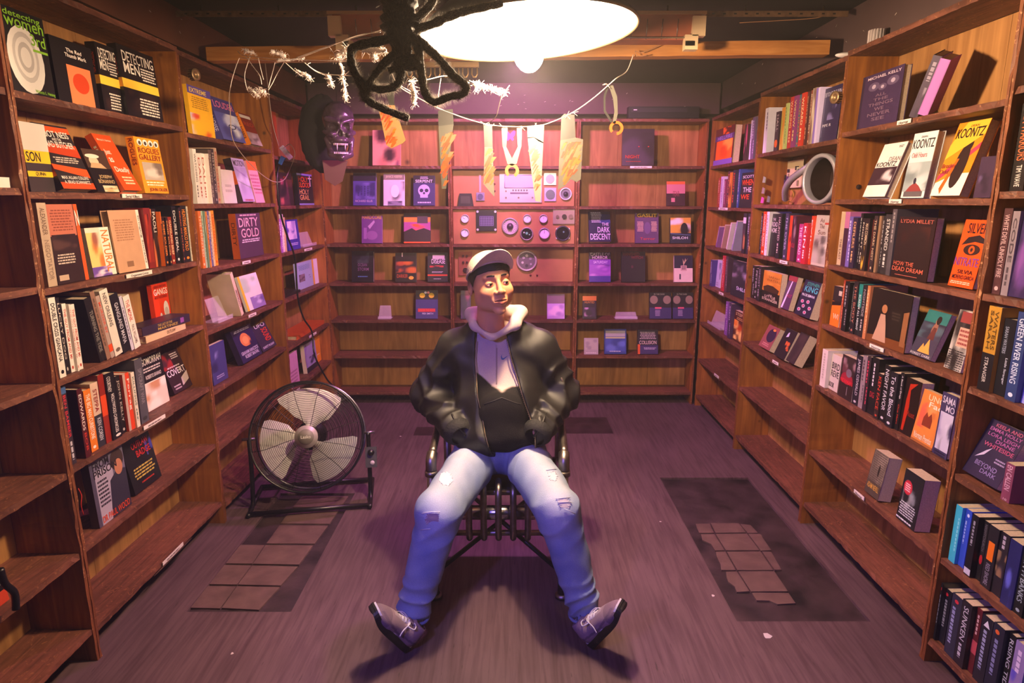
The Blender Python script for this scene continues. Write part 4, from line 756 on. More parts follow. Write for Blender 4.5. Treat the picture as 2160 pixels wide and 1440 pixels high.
F('R1', 1, 1818, 1864, (1866, 304), 'f0e8e4', 'white and plum paperback, nearest of the white pair', 'r 0 .22 1 .55 3a2430;p .3 .24 .95 .54 3a2430 d8c8d0 4a3440;t .5 .66 .98 .74 8a7a78 DEAN;t .05 .56 .9 .65 2a2424 KOONTZ;l .7 .9 .9 .95 6a6060 2', t=.03, d=.02)
F('R1', 1, 1899, 1947, (1932, 284), 'dcdcdc', 'pale grey cloudy book lettered Odd Hours', 'p 0 .1 1 .55 98a4a8 b8c0c4 788488 c8ccd0;t .35 .92 .6 .95 5a5a5a DEAN;t .05 .76 .95 .9 3a3a3a KOONTZ;t .1 .62 .75 .7 b87a7a Odd Hours;y 0 0 0 0 8a3a38 .15,.1 .85,.1 .7,.18 .5,.24 .3,.18;r .1 .02 .9 .1 5a5458;e .48 .26 .06 .05 2a2a38', t=.028, d=.02)
F('R1', 1, 1960, 2022, (2026, 262), 'e88a1c', 'orange and white book with dark standing figure', 'y 0 0 0 0 f0e4dc 0,0 1,0 1,.3 .6,.3 0,.18;y 0 0 0 0 b83a58 0,.2 1,.62 1,.7 0,.28;e .6 .4 .2 .3 2c1a18;e .66 .68 .1 .1 2c1a18;y 0 0 0 0 d8601a .3,.02 .5,.5 .42,.5 .2,.1;y 0 0 0 0 f4b838 0,.5 1,.8 1,1 .3,1 0,.7;t .45 .92 .7 .95 7a4a1a DEAN;t .08 .78 .95 .91 2a1c18 KOONTZ;t .02 .38 .5 .44 8a3a2a Brother;t .0 .3 .3 .36 8a3a2a Odd', t=.034, d=.02)
F('R1', 1, 2052, 2088, (2070, 330), '3a2840', 'dark violet book half hidden by the post', 'p .1 .1 .9 .6 3a2840 5a4870 2a1c30', t=.02, d=.03)
G('R1', 2, 1764, 1868, [(8, 446, 'c0a888', '8a4a50', '~d .3 .1 .8 .5 5a2a30 THE LAST', 'cream spine by the far post'), (9, 447, 'b86a9a', '3a1c30', '~r 0 0 1 .7 3a1c34', 'pink-topped plum spine'), (7, 457, '6a58a8', 'd8c8f0', '~', 'lavender spine'), (9, 459, '2a2038', 'd8a078', 'DEFILERS', 'indigo spine lettered DEFILERS'), (10, 449, '17151a', 'a09898', '~', 'plain black spine'), (5, 460, '19161a', 'd8c8b8', 'NIGHT', 'narrow black spine, pale lettering'), (9, 460, '221a1c', 'e0b048', '~p 0 0 1 .5 221a1c e0a838;d .2 .5 .8 .9 d8c0a0 MAX COMMON', 'black spine with yellow figure'), (8, 462, '5a1c18', 'd8a880', '~p 0 .1 1 1 5a1c18 b83a20 2a1414', 'dark red crowded spine'), (7, 456, '2a2024', 'c8a888', 'THE DARK NEST', 'brown-black spine, tan lettering'), (7, 456, '8a6a50', 'e0d0b0', '~p 0 .2 1 .7 8a6a50 d8a060', 'tan and gold spine'), (8, 455, '201e22', 'b0a8a8', '~', 'charcoal spine'), (13, 452, '2c2a2c', 'c8c4c0', 'STRANDED', 'dark grey spine lettered STRANDED')])
S('R1', 2, 1867, 1876, 440, '4a444a', 'tall grey spine next to the dark display book', '', 'v .3 .5 .6 .95 9a9090', w=.16)
F('R1', 2, 1878, 1953, (1880, 454), '1e1210', 'near-black hardcover, HOW THE DEAD DREAM', 'p .15 .3 .9 .85 1e1210 3a1a14 2a1410;t .06 .9 .95 .96 b0584a LYDIA MILLET;t .04 .2 .6 .27 c8604a HOW THE;t .02 .11 .88 .18 c8604a DEAD DREAM;r .12 .04 .75 .05 b0584a', 'd .3 .1 .7 .9 b8684a HOW THE DEAD DREAM', t=.03, d=.012, tilt=3)
F('R1', 2, 1998, 2050, (2040, 462), 'e8500c', 'vivid orange book with black eye, NITR', 't .2 .8 .95 .95 2a1014 SILVER;y 0 0 0 0 1c1014 .1,.62 .3,.74 .7,.78 .98,.72 .98,.66 .6,.68;e .55 .56 .32 .08 2a1410;e .55 .56 .12 .06 e8500c;e .55 .56 .05 .03 1c1014;t .02 .32 .95 .44 7a3a90 NITRATE;t .25 .2 .85 .26 3a1410 SILVIA;t .1 .12 .95 .18 3a1410 MORENO-GARCIA;l .05 .04 .9 .09 f0c8a8 2', t=.03, d=.03, tilt=14)
F('R1', 3, 1749, 1767, (1752, 600), 'e0701c', 'orange book with dark top by the far post', 'r 0 .62 1 1 221c20;r .6 .78 .95 .9 b8b0a0;y 0 0 0 0 141012 0,.5 1,.56 1,.66 0,.6;t .3 .18 .9 .32 f0c8a0 WI', 'r 0 0 1 1 141216;d .25 .25 .75 .95 d8d0c8 BLACK MAD WHEEL', t=.03, d=.02, tilt=2)
G('R1', 3, 1769, 1824, [(4, 590, '9a3a20', 'd8a080', '~', 'rust spine'), (9, 594, '161418', '8a8488', '~', 'black spine with faint print'), (9, 595, '1a181c', 'd0c8c8', 'NORMAN PARTRIDGE', 'black spine with grey lettering'), (8, 594, '1e1a20', 'a86a58', 'THE BODY', 'black spine with rust lettering'), (10, 600, '1e7a74', 'e0e8e0', '~r 0 0 1 .55 17181c;d .25 .1 .75 .8 d8e0d8 SCREAM ALL NIGHT', 'teal-topped spine lettered SCREAM ALL NIGHT'), (9, 601, '1c1a20', 'a8a0a0', 'NIGHTSIDE', 'black spine beside the teal one'), (6, 602, 'b8744a', 'e8c8a0', '~', 'orange-brown spine')])
F('R1', 3, 1826, 1906, (1829, 602), '17110f', 'dark painting cover, pale-gowned figure in a doorway', 'y 0 0 0 0 6a3a1c 0,.0 1,.0 1,.18 .3,.16 0,.12;y 0 0 0 0 8a5a38 .86,.1 .98,.1 .98,.72 .86,.68;r .55 .2 .84 .72 1a1512;y 0 0 0 0 b8907a .16,.06 .52,.06 .46,.4 .42,.56 .3,.56 .24,.3;e .38 .66 .07 .08 a8704a;l .58 .5 .8 .66 3a3028 3', t=.03, d=.012, tilt=3)
F('R1', 3, 1910, 1961, (1960, 652), '3a3448', 'paperback of woman above a campfire, teal sky', 'r 0 .66 1 1 2a6a68;p 0 .4 1 .75 3a3a4c 4a5a68 2c2838;y 0 0 0 0 e0a048 .3,.1 .85,.1 .75,.2 .6,.42 .5,.22 .42,.3;e .6 .62 .12 .14 8a5a4a;e .6 .8 .08 .07 c88a6a;e .63 .82 .1 .09 2a1814;y 0 0 0 0 5a2a24 .45,.4 .75,.4 .68,.66 .55,.66;t .05 .02 .95 .07 d8d0d0 FOREST DARK', t=.02, d=.03, tilt=16)
F('R1', 3, 1990, 2025, (2028, 652), 'b0a8a0', 'black and white patterned book with red panel', 'p 0 0 1 1 c8c0b8 2a2628 b0a8a0 1c181a 8a8480 2a2628;r .2 .8 .8 .98 8a3a38;r .3 .4 .98 .72 c8a08a;l .34 .42 .94 .7 8a3a38 4;l 0 0 1 .34 2a2628 9', t=.03, d=.03, tilt=14)
S('R1', 4, 1728, 1739, 738, 'd8ccc4', 'white spine at the far post, fourth row', '', 'v .3 .2 .6 .9 b0a098', w=.14, hard=True)
F('R1', 4, 1740, 1765, (1741, 742), 'c8bab0', 'off-white book lettered BI RE in thin black', 't .15 .6 .95 .78 2a2424 BIRD;t .15 .38 .95 .56 2a2424 REVE;t .05 .08 .6 .22 2a2424 BOOK', t=.04, d=.03, tilt=2)
F('R1', 4, 1766, 1794, (1770, 745), '2a1c20', 'black book with glossy red lamp shape', 'p .1 .5 1 .95 2a1c20 5a3038 8a6a70;e .5 .48 .42 .14 8a1c30;e .6 .62 .2 .1 6a5a68;t .08 .36 .95 .46 d82a3a NEWMAN;r .6 .1 .63 .3 9a8a90', t=.03, d=.02, tilt=4)
G('R1', 4, 1796, 1893, [(10, 749, '1a1826', 'b8b0b8', 'JAMES OSWALD', 'midnight blue spine'), (8, 751, '8a7a80', '4a3c44', '~', 'dull silver spine'), (6, 752, '2a2028', 'c83a58', '~', 'black spine with pink line'), (14, 754, '141318', 'a8283a', '~t .2 .3 .8 .4 a8283a DIG;v .3 .5 .5 .9 c8c0c8', 'broad black spine with red letters'), (8, 788, '221a1e', 'b83a2a', 'KEN FACE', 'short dark spine, red lettering'), (12, 770, '17161a', 'c8c4c8', 'NIGHT FAVOR', 'black spine lettered NIGHT FAVOR'), (12, 786, '1e1e26', 'd0ccd4', 'To the Blood', 'black spine, white script To the Blood'), (11, 787, '1a171b', 'c83a30', '~d .25 .55 .75 .95 d8d0d0 A Book of Dregs;d .3 .1 .7 .45 b8342c One More', 'black spine with white and red script')])
F('R1', 4, 1894, 1924, (1900, 792), '1c0f10', 'black book with red coat figure', 'y 0 0 0 0 a82814 .15,.05 .3,.05 .45,.5 .4,.8 .8,.95 .3,.9 .2,.6;t .4 .34 .9 .44 8a2418 Rust', t=.05, d=.02, tilt=4)
F('R1', 4, 1909, 1964, (1952, 820), 'd8823c', 'orange book with little dark house', 'p .1 .3 .9 .8 d8823c e0604a c87038 e89a58;y 0 0 0 0 7a3020 .3,.35 .7,.35 .7,.5 .6,.62 .5,.54 .4,.62 .3,.5;t .3 .84 .98 .95 e8d8a8 UNC;t .4 .72 .98 .82 f0e0c8 Fac;t .1 .08 .9 .2 f0dcc0 Norman Prentiss;r 0 0 1 .05 9a5a30', t=.022, d=.012, tilt=13)
F('R1', 4, 1966, 1995, (1990, 826), '3a3258', 'violet-white photographic book cut by post', 't .1 .84 .98 .95 d8d0e0 SAMA;t .4 .72 .98 .82 d8d0e0 MO;p .1 .1 1 .7 c8c0d8 3a3258 8a80b0 e0d8ec;l .1 .0 .9 .08 1c1828 2', t=.03, d=.012, tilt=8)
F('R1', 5, 1822, 1850, (1846, 945), '4a4038', 'thick book with speckled grey cover', 'p .05 .32 1 1 6a6054 8a8070 5a5046 7a7062;l .05 .32 1 1 4a4238 14;e .6 .6 .06 .14 2a2620;t .1 .14 .9 .26 d8a84a ADAM NEVILL', t=.055, d=.02, tilt=13)
F('R1', 5, 1889, 1927, (1912, 986), '181a20', 'black and white book with red octagon badge', 'p .1 .2 1 .95 181a20 8a9098 181a20 c8ccd0 181a20;e .3 .68 .22 .14 b82a3a;e .3 .68 .18 .11 c83a48;l .16 .6 .44 .76 e8c8cc 4;l .05 .12 .9 .4 c8ccd0 6;l 0 .02 .9 .08 d8dce0 1', t=.06, d=.02, tilt=13)
# ---- nearest right bookcase
F('R0', 0, 2146, 2200, 20, 'c8c0c0', 'white-edged book at the top right frame edge', 'p 0 0 1 1 e0dce0 8a8490', t=.03)
G('R0', 1, 2113, 2165, [(10, 222, '161318', '8a3a30', '~', 'black spine beside the post'), (24, 216, '17120f', 'd88a4a', "~d .2 .35 .8 .9 c8683a TIN WARRIORS;d .3 .05 .7 .3 d8d0c8 TIM WAVE", 'broad black spine with amber lettering')])
G('R0', 2, 2086, 2124, [(14, 440, '4a2c30', 'c8a8a8', 'WHITE DEVIL UNHOLY FIRE', 'maroon-black spine, tall pale lettering'), (10, 446, '8a7c84', '4a4048', 'CODE', 'silver grey spine')])
F('R0', 2, 2125, 2175, (2140, 440), '2a1c48', 'deep purple smoky book', 'p 0 0 1 1 2a1c48 5a3a80 1c1430 7a4a98', t=.03, tilt=6)
G('R0', 3, 2060, 2140, [(20, 642, 'b8862e', '2a2018', '~r 0 0 1 .45 17161c;d .2 .5 .45 .95 5a4018 SARAH;d .55 .5 .85 .95 5a4018 WATERS;d .3 .1 .6 .4 c8c0b8 STRANGER', 'gold-topped spine, LITTLE STRANGER'), (22, 672, '14161e', 'a8b0c0', '~d .2 .55 .5 .9 98a0b0 SARAH WATERS;d .55 .15 .8 .5 c8ccd8 Little Stranger', 'black spine with silver script'), (16, 655, '28386a', 'd8e0f0', 'GREEN RIVER RISING', 'blue spine lettered GREEN RIVER RISING')])
F('R0', 3, 2142, 2190, (2150, 730), '8a8ae0', 'periwinkle blue book cut by the frame', 'p 0 0 1 1 8a8ae0 b8b8f0', t=.03, tilt=8)
F('R0', 4, 2014, 2098, (2092, 880), '241a3c', 'dark violet book, pink names, BEYOND THE DARK', 't .2 .9 .9 .96 b85a78 KEELA AND;t .1 .82 .95 .88 a85a98 EMMA HOLLY;t .12 .73 .95 .79 a85a98 LORA LEIGH;t .4 .65 .9 .71 a85a98 DIANE;t .15 .55 .95 .62 b8507a WHITESIDE;y 0 0 0 0 c8b8d8 .1,.3 .3,.4 .42,.56 .3,.48;t .2 .2 .8 .28 8a78b0 BEYOND;t .42 .11 .85 .18 8a78b0 DARK;l .6 .34 .9 .44 9a88b0 2', t=.04, d=.02, tilt=14)
S('R0', 4, 2110, 2128, 990, '7a3a58', 'pink-violet spine lettered CALLEN BOOK', '', 'd .2 .3 .8 .95 d8b0c8 EN CALLEN;t .3 .03 .7 .08 e0d0d8 10', w=.13)
G('R0', 5, 1984, 2200, [(17, 1062, '3aa8c8', 'b8e8f8', '~v .2 .6 .4 .9 8ad8e8', 'cyan spine, first in a low row'), (14, 1066, '3ab0d0', 'c8f0ff', '~v .6 .2 .8 .8 8ad8e8', 'cyan spine, second in a low row'), (21, 1075, '2c4ac0', 'c8d8f8', '~v .2 .4 .4 .8 a8b8f0;e .5 .9 .2 .03 d8e0ff', 'royal blue spine after the cyan pair'), (14, 1086, '12141e', 'b8b8c8', '~r 0 .02 1 .12 c8c8d8;v .3 .5 .6 .9 8a8a9a', 'narrow black spine with white foot'), (24, 1100, '1a1820', 'b83a38', '~e .5 .35 .3 .08 a82030;d .3 .5 .8 .95 6a6470 NIGHTCHURCH', 'black spine with red emblem'), (22, 1112, '1a1a24', 'c88a3a', '~r .2 .45 .8 .75 e0701c;d .3 .05 .7 .4 8a8498 RED SHORE', 'black spine with orange rectangle'), (24, 1126, '1c1a26', 'a8987a', '~p 0 .3 1 .7 1c1a26 8a6a50 3a3448;v .3 .75 .6 .95 a8a0b0', 'black spine with brown creature'), (26, 1142, '1c2058', '9aa0e0', '~p 0 0 1 .6 1c2058 5a60c8 1c2058', 'indigo spine with pale cloud'), (24, 1160, '14181e', '98a8b0', 'IAIN M BANKS', 'black spine, wide-spaced lettering'), (24, 1176, '12151c', 'c83a38', '~e .5 .2 .25 .05 c8283a;d .3 .3 .7 .95 a8b0c0 M BANKS', 'black spine with red disc'), (26, 1190, '1a1a28', '8a90b0', '~', 'last dark spine of the low row')])
G('R0', 6, 1952, 2200, [(18, 1230, '181824', 'a8a8b8', '~e .4 .9 .2 .03 b8283a;v .3 .3 .6 .8 8a8a98', 'black spine, first of the lowest row'), (18, 1243, '1a1a2a', 'a0a0b8', '~e .4 .9 .2 .03 b8283a;v .3 .3 .6 .8 8a8a98', 'black spine, second of the lowest row'), (18, 1258, '24283c', '9aa0d0', '~e .5 .9 .2 .03 b8283a;v .2 .2 .5 .8 8a90b8', 'navy spine, third of the lowest row'), (18, 1270, '1c1a24', 'b8b8c0', 'SUNKEN', 'black spine lettered SUNKEN'), (20, 1285, '5a1c28', 'd8b8c0', '~r 0 .3 1 .5 b84a5a;v .3 .6 .6 .9 d8b0b8', 'wine red spine with pink block'), (20, 1302, '1a1c28', 'a8a8c8', '~y 0 0 0 0 d8d8e0 .2,.85 .8,.85 .5,.95;v .3 .2 .6 .8 9098b8', 'black spine with white triangle'), (20, 1320, '181c30', 'c86a3a', '~e .4 .9 .2 .03 c85a28;v .3 .3 .6 .8 7a80a8', 'dark blue spine with orange dot'), (22, 1340, '14161e', 'b8b8c8', 'RISING TIDE', 'black spine with grey lettering, lowest row'), (22, 1360, '8a7ab0', '3a2a58', '~p 0 .1 1 .6 8a7ab0 5a50c0;v .3 .6 .6 .9 d8c8e8', 'mauve spine with blue glow'), (26, 1350, '2c3a68', 'a8b0d8', '~p 0 0 1 .5 2c3a68 4a5ab8', 'tall slate blue spine'), (30, 1380, '1c1c2c', '8a88a8', '~p 0 .2 1 .6 1c1c2c 6a3a48', 'dark spine with reddish picture')])

def lying(bay, row, x0, x1, th, col, desc, sp='', z=0.0, dep=.11, rot=0, pages_front=False):
    fr, s0, s1, zs = BAYS[bay][:4]; zz_ = zs[row] + .0008 + z; d = .03
    a = topx(fr, x0, zz_, d); b = topx(fr, x1, zz_, d); h = b - a
    o = book_mesh(dep, th, h, col, True)
    # canonical height runs along the shelf, spine towards the room
    L = Matrix.Translation((0, dep / 2, th)) @ Matrix.Rotation(PI / 2, 4, 'Z') @ Matrix.Rotation(-PI / 2, 4, 'X')
    # height axis -> local X ; spine (-X) -> -Y ; thickness -> Z
    B = Matrix(((0, 0, 1, -h / 2), (1, 0, 0, dep / 2), (0, -1, 0, th), (0, 0, 0, 1)))
    B = Matrix(((0, 0, 1, -h / 2), (1, 0, 0, dep / 2), (0, 1, 0, 0), (0, 0, 0, 1)))
    o.matrix_world = FR[fr] @ Matrix.Translation(((a + b) / 2, d, zz_)) @ Matrix.Rotation(R(rot), 4, 'Z') @ B
    if sp:
        m = MB(); ink(m, lambda u, v, l: (-dep / 2 - l, th * v, h * u), h, th, sp, random.Random(3)); m.build('spine_print', M_PRINT, o, colored=True)
    BOOKS.append((bay, row, (a + b) / 2, o, desc)); return o
lying('L1', 3, 309, 392, .028, 'd8b890', 'cream book lying flat under a purple one', 't .5 .25 .72 .75 4a2418 OUTLAW', dep=.095)
lying('L1', 3, 306, 397, .036, '2e2238', 'purple book lying flat on a cream one', 't .3 .55 .6 .85 c8a850 THE LAST OF THE;t .3 .15 .72 .45 c8a850 MARTINEZ;r .78 .2 .86 .8 8a4a98', z=.0295, rot=-3, dep=.09)
lying('L3', 3, 601, 634, .018, '1c1418', 'thin black book lying flat', '', dep=.12)
lying('L3', 4, 626, 684, .028, 'b8501c', 'orange-covered book lying flat alone', '', dep=.15)
lying('L0', 1, -40, 43, .03, 'e4d8cc', 'white book lying flat at left frame edge', '', dep=.15)

ORD = ['first', 'second', 'third', 'fourth', 'fifth', 'sixth', 'seventh', 'eighth', 'ninth', 'tenth', 'eleventh', 'twelfth', 'thirteenth', 'fourteenth', 'fifteenth', 'sixteenth', 'seventeenth', 'eighteenth', 'nineteenth', 'twentieth']
SHN = ['top', 'second', 'third', 'fourth', 'fifth', 'sixth', 'lowest']
BOOKS.sort(key=lambda q: (q[0], q[1], q[2])); cnt = {}
for (bay, row, s, o, desc) in BOOKS:
    k = (bay, row); i = cnt.get(k, 0); cnt[k] = i + 1
    cn = BAYS[bay][5]
    lab = '%s, %s from left, %s shelf, %s' % (desc, ORD[i] if i < 20 else 'last', SHN[row], cn)
    if len(lab.split()) > 16: lab = '%s, %s shelf, %s' % (desc, SHN[row], cn)
    if len(lab.split()) > 16: lab = '%s, %s' % (desc, cn)
    tag(o, lab, 'book', 'books on the %s' % cn)
# ------------------------------------------------------------ pendant lamp
def obj_matrix(loc, z, x=(1, 0, 0)):
    z = Vector(z).normalized(); x = Vector(x); x = (x - z * x.dot(z)).normalized(); y = z.cross(x)
    return Matrix(((x.x, y.x, z.x, loc[0]), (x.y, y.y, z.y, loc[1]), (x.z, y.z, z.z, loc[2]), (0, 0, 0, 1)))
M_EN_IN = plain('white_enamel', 'f4f0e6', 0.5)
M_EN_OUT = plain('dark_enamel', '2e2a24', 0.35)
LM = obj_matrix((0.05, 2.225, 2.127), (-0.07, 0.015, 1), (1, 0, 0.07))
pl_ = empty('pendant_lamp', M=LM); tag(pl_, 'big round industrial pendant lamp with glowing white dish above the man', 'lamp')
prof = [(.352, 0), (.33, .03), (.26, .085), (.16, .135), (.075, .165), (.06, .20), (.05, .235)]
o = MB().lathe(prof, 64).build('lamp_shade', M_EN_OUT, pl_)
o = MB().lathe([(r - .004, z + .0005) for r, z in prof[:5]] + [(.0, .168)], 64).build('lamp_shade_lining', M_EN_IN, pl_)
MB().tube([(.352 * math.cos(2 * PI * i / 64), .352 * math.sin(2 * PI * i / 64), 0) for i in range(64)], .005, 8, closed=True).build('rim', plain('rim_metal', '6a5a40', 0.4, 0.6), pl_)
M_BULB = plain('lit_bulb', 'ffffff', 0.5, emit=('ffdab4', BULB_E))
b_ = MB().ell((0, 0, -.055), (.05, .05, .062), 14, 10).build('bulb', M_BULB, pl_)
MB().lathe([(.0, .17), (.03, .165), (.03, .012), (.026, .006), (.0, .006)], 16).build('lamp_socket', M_WHITE, pl_)
MB().tube([(0, 0, .235), (0, 0, .285)], .012, 8).build('lamp_stem', M_EN_OUT, pl_)

# ------------------------------------------------------------ ceiling furniture
mb = MB(); p0 = at(452, 144, 3.30); p1 = at(1768, 136, 3.12)
z0 = 2.262
d = Vector((1.46 + 1.47, -.14, 0)).normalized(); n_ = Vector((-d.y, d.x, 0))
a = Vector((-1.47, 3.30, z0)); b = Vector((1.46, 3.16, z0)); 
segs = 40; vs = []; fs = []
for i in range(segs + 1):
    q = a + (b - a) * i / segs; j = random.uniform(-.0015, .0015)
    vs += [tuple(q + Vector((0, j, j))), tuple(q + n_ * .07 + Vector((0, 0, j))), tuple(q + n_ * .07 + Vector((0, 0, .062 + j))), tuple(q + Vector((0, j, .062 + j)))]
for i in range(segs):
    k = i * 4; fs += [(k, k + 4, k + 5, k + 1), (k + 1, k + 5, k + 6, k + 2), (k + 2, k + 6, k + 7, k + 3), (k + 3, k + 7, k + 4, k)]
fs += [(0, 1, 2, 3), (segs * 4 + 3, segs * 4 + 2, segs * 4 + 1, segs * 4)]
M_BEAM = wood('orange_beam', 'a8682c', 'c88a48', (2, 20, 20), 0, 0.6, 0.2)
tag(mb.add(vs, fs).build('timber_beam', M_BEAM), 'orange-brown timber beam lying across the room over the bookcases', 'beam')
# perforated angle rail on the ceiling
ra = empty('slotted_rail', (0, 3.1, 2.43)); tag(ra, 'long slotted metal rail across the dark ceiling', 'rail')
mb = MB(); mb.box((-1.5, 0, -.024), (1.5, .004, .0)); mb.box((-1.5, .004, -.004), (1.5, .05, .0)); mb.build('angle_bar', plain('rusty_rail', '7a5a40', 0.6, 0.3, noise=0.3, scale=30), ra)
mb = MB()
for i in range(60): x = -1.46 + i * .049; mb.box((x, -.0012, -.015), (x + .012, -.0002, -.009))
o = mb.build('slot', plain('slot_dark', '1a120c', 0.9), ra); o['kind'] = 'stuff'
for i in range(9): MB().tube([(-1.4 + i * .35, .03, .0), (-1.4 + i * .35, .03, .029)], .004, 6).build('hanger_rod', M_SCREW, ra)
# strip light fitting behind the pendant
sf = empty('strip_light_fitting', (0, 3.0, 2.30)); tag(sf, 'unlit wooden-brown strip light fitting with cream plastic ends, behind the pendant', 'light fitting')
def tx(px, py, Y, Z=None): q = at(px, py, Y); return q
a = at(690, 24, 3.0); b = at(1490, 28, 3.0)
z1 = a.z - 2.30
mb = MB(); mb.box((a.x, -.01, z1 - .012), (b.x, .14, z1)); mb.build('top_plate', plain('cream_edge', 'b08a62', 0.6), sf)
mb = MB()
mb.add([(a.x + .02, .0, z1 - .012), (b.x - .02, 0, z1 - .012), (b.x - .04, .02, z1 - .11), (a.x + .04, .02, z1 - .11), (a.x + .02, .13, z1 - .012), (b.x - .02, .13, z1 - .012), (b.x - .04, .11, z1 - .11), (a.x + .04, .11, z1 - .11)],
       [(0, 3, 2, 1), (4, 5, 6, 7), (0, 4, 7, 3), (1, 2, 6, 5), (3, 7, 6, 2), (0, 1, 5, 4)]); mb.build('reflector_body', plain('rust_red_metal', '9a5238', 0.5, noise=0.15, scale=12), sf)
for s in (-1, 1):
    x = a.x + .03 if s < 0 else b.x - .03
    mb = MB(); mb.box((x - .028, -.012, z1 - .10), (x + .028, .03, z1 - .02)); mb.box((x - .028 - s * .03, -.012, z1 - .155), (x + .028 - s * .03, .03, z1 - .095)); mb.box((x - .012 - s * .045, -.012, z1 - .14), (x + .03 - s * .045, .02, z1 - .12))
    mb.build('end_bracket', plain('cream_plastic', 'e0c49a', 0.5), sf)
for i in range(22):
    x = a.x + .12 + i * (b.x - a.x - .24) / 21; MB().tube([(x, -.0035, z1 - .03), (x, .018, z1 - .108)], .0018, 5).build('rib_wire', M_CHROME, sf)
MB().tube([(a.x + .06, .004, z1 - .104), (b.x - .06, .004, z1 - .104)], .004, 6).build('front_rod', M_CHROME, sf)
mb = MB(); mb.tube(catmull([at(1733, 35, 3.17), at(1700, 40, 3.17), at(1560, 48, 3.17)], 6), .002, 5)
tag(mb.build('frayed_cord', plain('tan_cord', 'a87850', 0.8)), 'thin tan cord trailing under the ceiling at upper right', 'cord'); mb = MB()
mb.tube(catmull([at(1410, 70, 3.16), at(1400, 90, 3.15), at(1352, 112, 3.14)], 5), .0022, 5); mb.tube(catmull([at(1352, 112, 3.14), at(1340, 108, 3.14), at(1346, 118, 3.14), at(1366, 116, 3.14)], 5), .0022, 5)
tag(mb.build('frayed_cord', plain('tan_cord', 'a87850', 0.8)), 'thin tan cord knotted over the beam, right of the lamp', 'cord')
# row of hooks under the beam
hr = empty('hook_rail', (0, 3.22, 2.2)); tag(hr, 'old rail of curved horseshoe hooks hanging under the beam behind the spider', 'hook rail')
mb = MB(); q0 = at(835, 142, 3.22); q1 = at(1010, 142, 3.22); mb.box((q0.x, -.01, q0.z - 2.2), (q1.x, .012, q0.z - 2.2 + .022)); mb.build('rail_bar', plain('hook_brass', '8a6a48', 0.45, 0.6), hr)
for i in range(9):
    x = q0.x + .02 + i * (q1.x - q0.x - .04) / 8; zz0 = q0.z - 2.2
    MB().tube([(x - .012, 0, zz0), (x - .013, -.004, zz0 - .03), (x - .006, -.006, zz0 - .044), (x + .006, -.006, zz0 - .044), (x + .013, -.004, zz0 - .03), (x + .012, 0, zz0)], .004, 6).build('hook', MATS['hook_brass'], hr)

# ------------------------------------------------------------ gauges and dials on the middle back bookcase
YP = 4.95; dk = plain('dark_glass', '15141c', 0.12); M_DIALW = plain('dial_white', 'd8d4dc', 0.4); M_PANELW = plain('instrument_panel_wood', 'a8744c', 0.5, noise=0.15, scale=6)
zs2 = BAYS['B2'][3]
for r_ in (2, 1, 3):      # boards closing the compartments that carry the instruments
    z0_, z1_ = zs2[r_] + .001, zs2[r_ - 1] - TH - .001; yy = .03 if r_ == 2 else .10
    MB().box((.0165, yy, z0_), (.961 - .0165, yy + .012, z1_)).build('instrument_board', M_PANELW, BC['B2'])
def PX(px, py, yy): q = at(px, py, YP + yy); return q
def disc_y(mb, c, r, y0, y1, col, n=24, mi=0):
    mb.prism([(c.x + r * math.cos(2 * PI * i / n), c.z + r * math.sin(2 * PI * i / n)) for i in range(n)], y0, y1, col, mi)
def gauge(px, py, rpx, yy, label, ring='b8b0b8', face='e4e0e8', hand=True, ticks=12, boss=None, glass=None, depth=.02, name='gauge', cat='gauge', spots=()):
    Y = YP + yy - .0015; c = at(px, py, Y); r = rpx / FPX * (Y * cp + (CAM_H - c.z) * sp); M = Matrix.Translation(c); root = empty(name, M=M); tag(root, label, cat, 'instruments set into the middle back bookcase')
    z_ = Vector((0, 0, 0))
    mb = MB(); mb.lathe([(r * .8, 0), (r * .82, depth), (r * .93, depth * 1.2), (r, depth * .7), (r, 0)], 28, Matrix.Rotation(PI / 2, 4, 'X'), hx(ring)); mb.build('bezel', M_ATTRM, root, colored=True)
    mb = MB(); disc_y(mb, z_, r * .81, -depth * .5, -.001, hx(face)); mb.build('dial_face', dk if glass else M_ATTR, root, colored=True)
    mb = MB(); y = -depth * .5 - .0006
    for i in range(ticks):
        t = 2 * PI * i / ticks; u = Vector((math.cos(t), 0, math.sin(t))); v = Vector((-u.z, 0, u.x))
        p = [u * r * .62 + v * r * .02, u * r * .62 - v * r * .02, u * r * .74 - v * r * .02, u * r * .74 + v * r * .02]; mb.add([(q.x, y, q.z) for q in p], [(0, 1, 2, 3)], hx('4a4450'))
    if ticks: mb.build('tick_marks', M_PRINT, root, colored=True)['kind'] = 'stuff'
    if hand: t = random.uniform(.3, 2.8); MB().tube([(0, y - .001, 0), (r * .6 * math.cos(t), y - .001, r * .6 * math.sin(t))], r * .03, 5, hx('2a2028')).build('needle', M_ATTR, root, colored=True)
    if boss: mb = MB(); mb.lathe([(0, depth * 1.8), (r * .3, depth * 1.7), (r * .38, depth), (r * .38, 0)], 20, Matrix.Rotation(PI / 2, 4, 'X'), hx(boss)); mb.build('centre_knob', M_ATTRM, root, colored=True)
    for (u, v, q, c_) in spots: mb = MB(); disc_y(mb, Vector((u * r, 0, v * r)), q * r, y - .004, y + .001, hx(c_), 12); mb.build('lens_spot', M_ATTRM, root, colored=True)
    return root
B2X0 = -.466
gauge(981, 461, 9, .03, 'small white round dial, upper left of the gauge board', face='f0ecf4'); gauge(981, 491, 9, .03, 'small white round dial, directly under another at left', face='e8e0f0')
gauge(1076, 477, 18, .03, 'large grey knob dial in the centre of the gauge board', ring='a8a0a4', face='b8b0b8', boss='4a464c', ticks=20, hand=False)
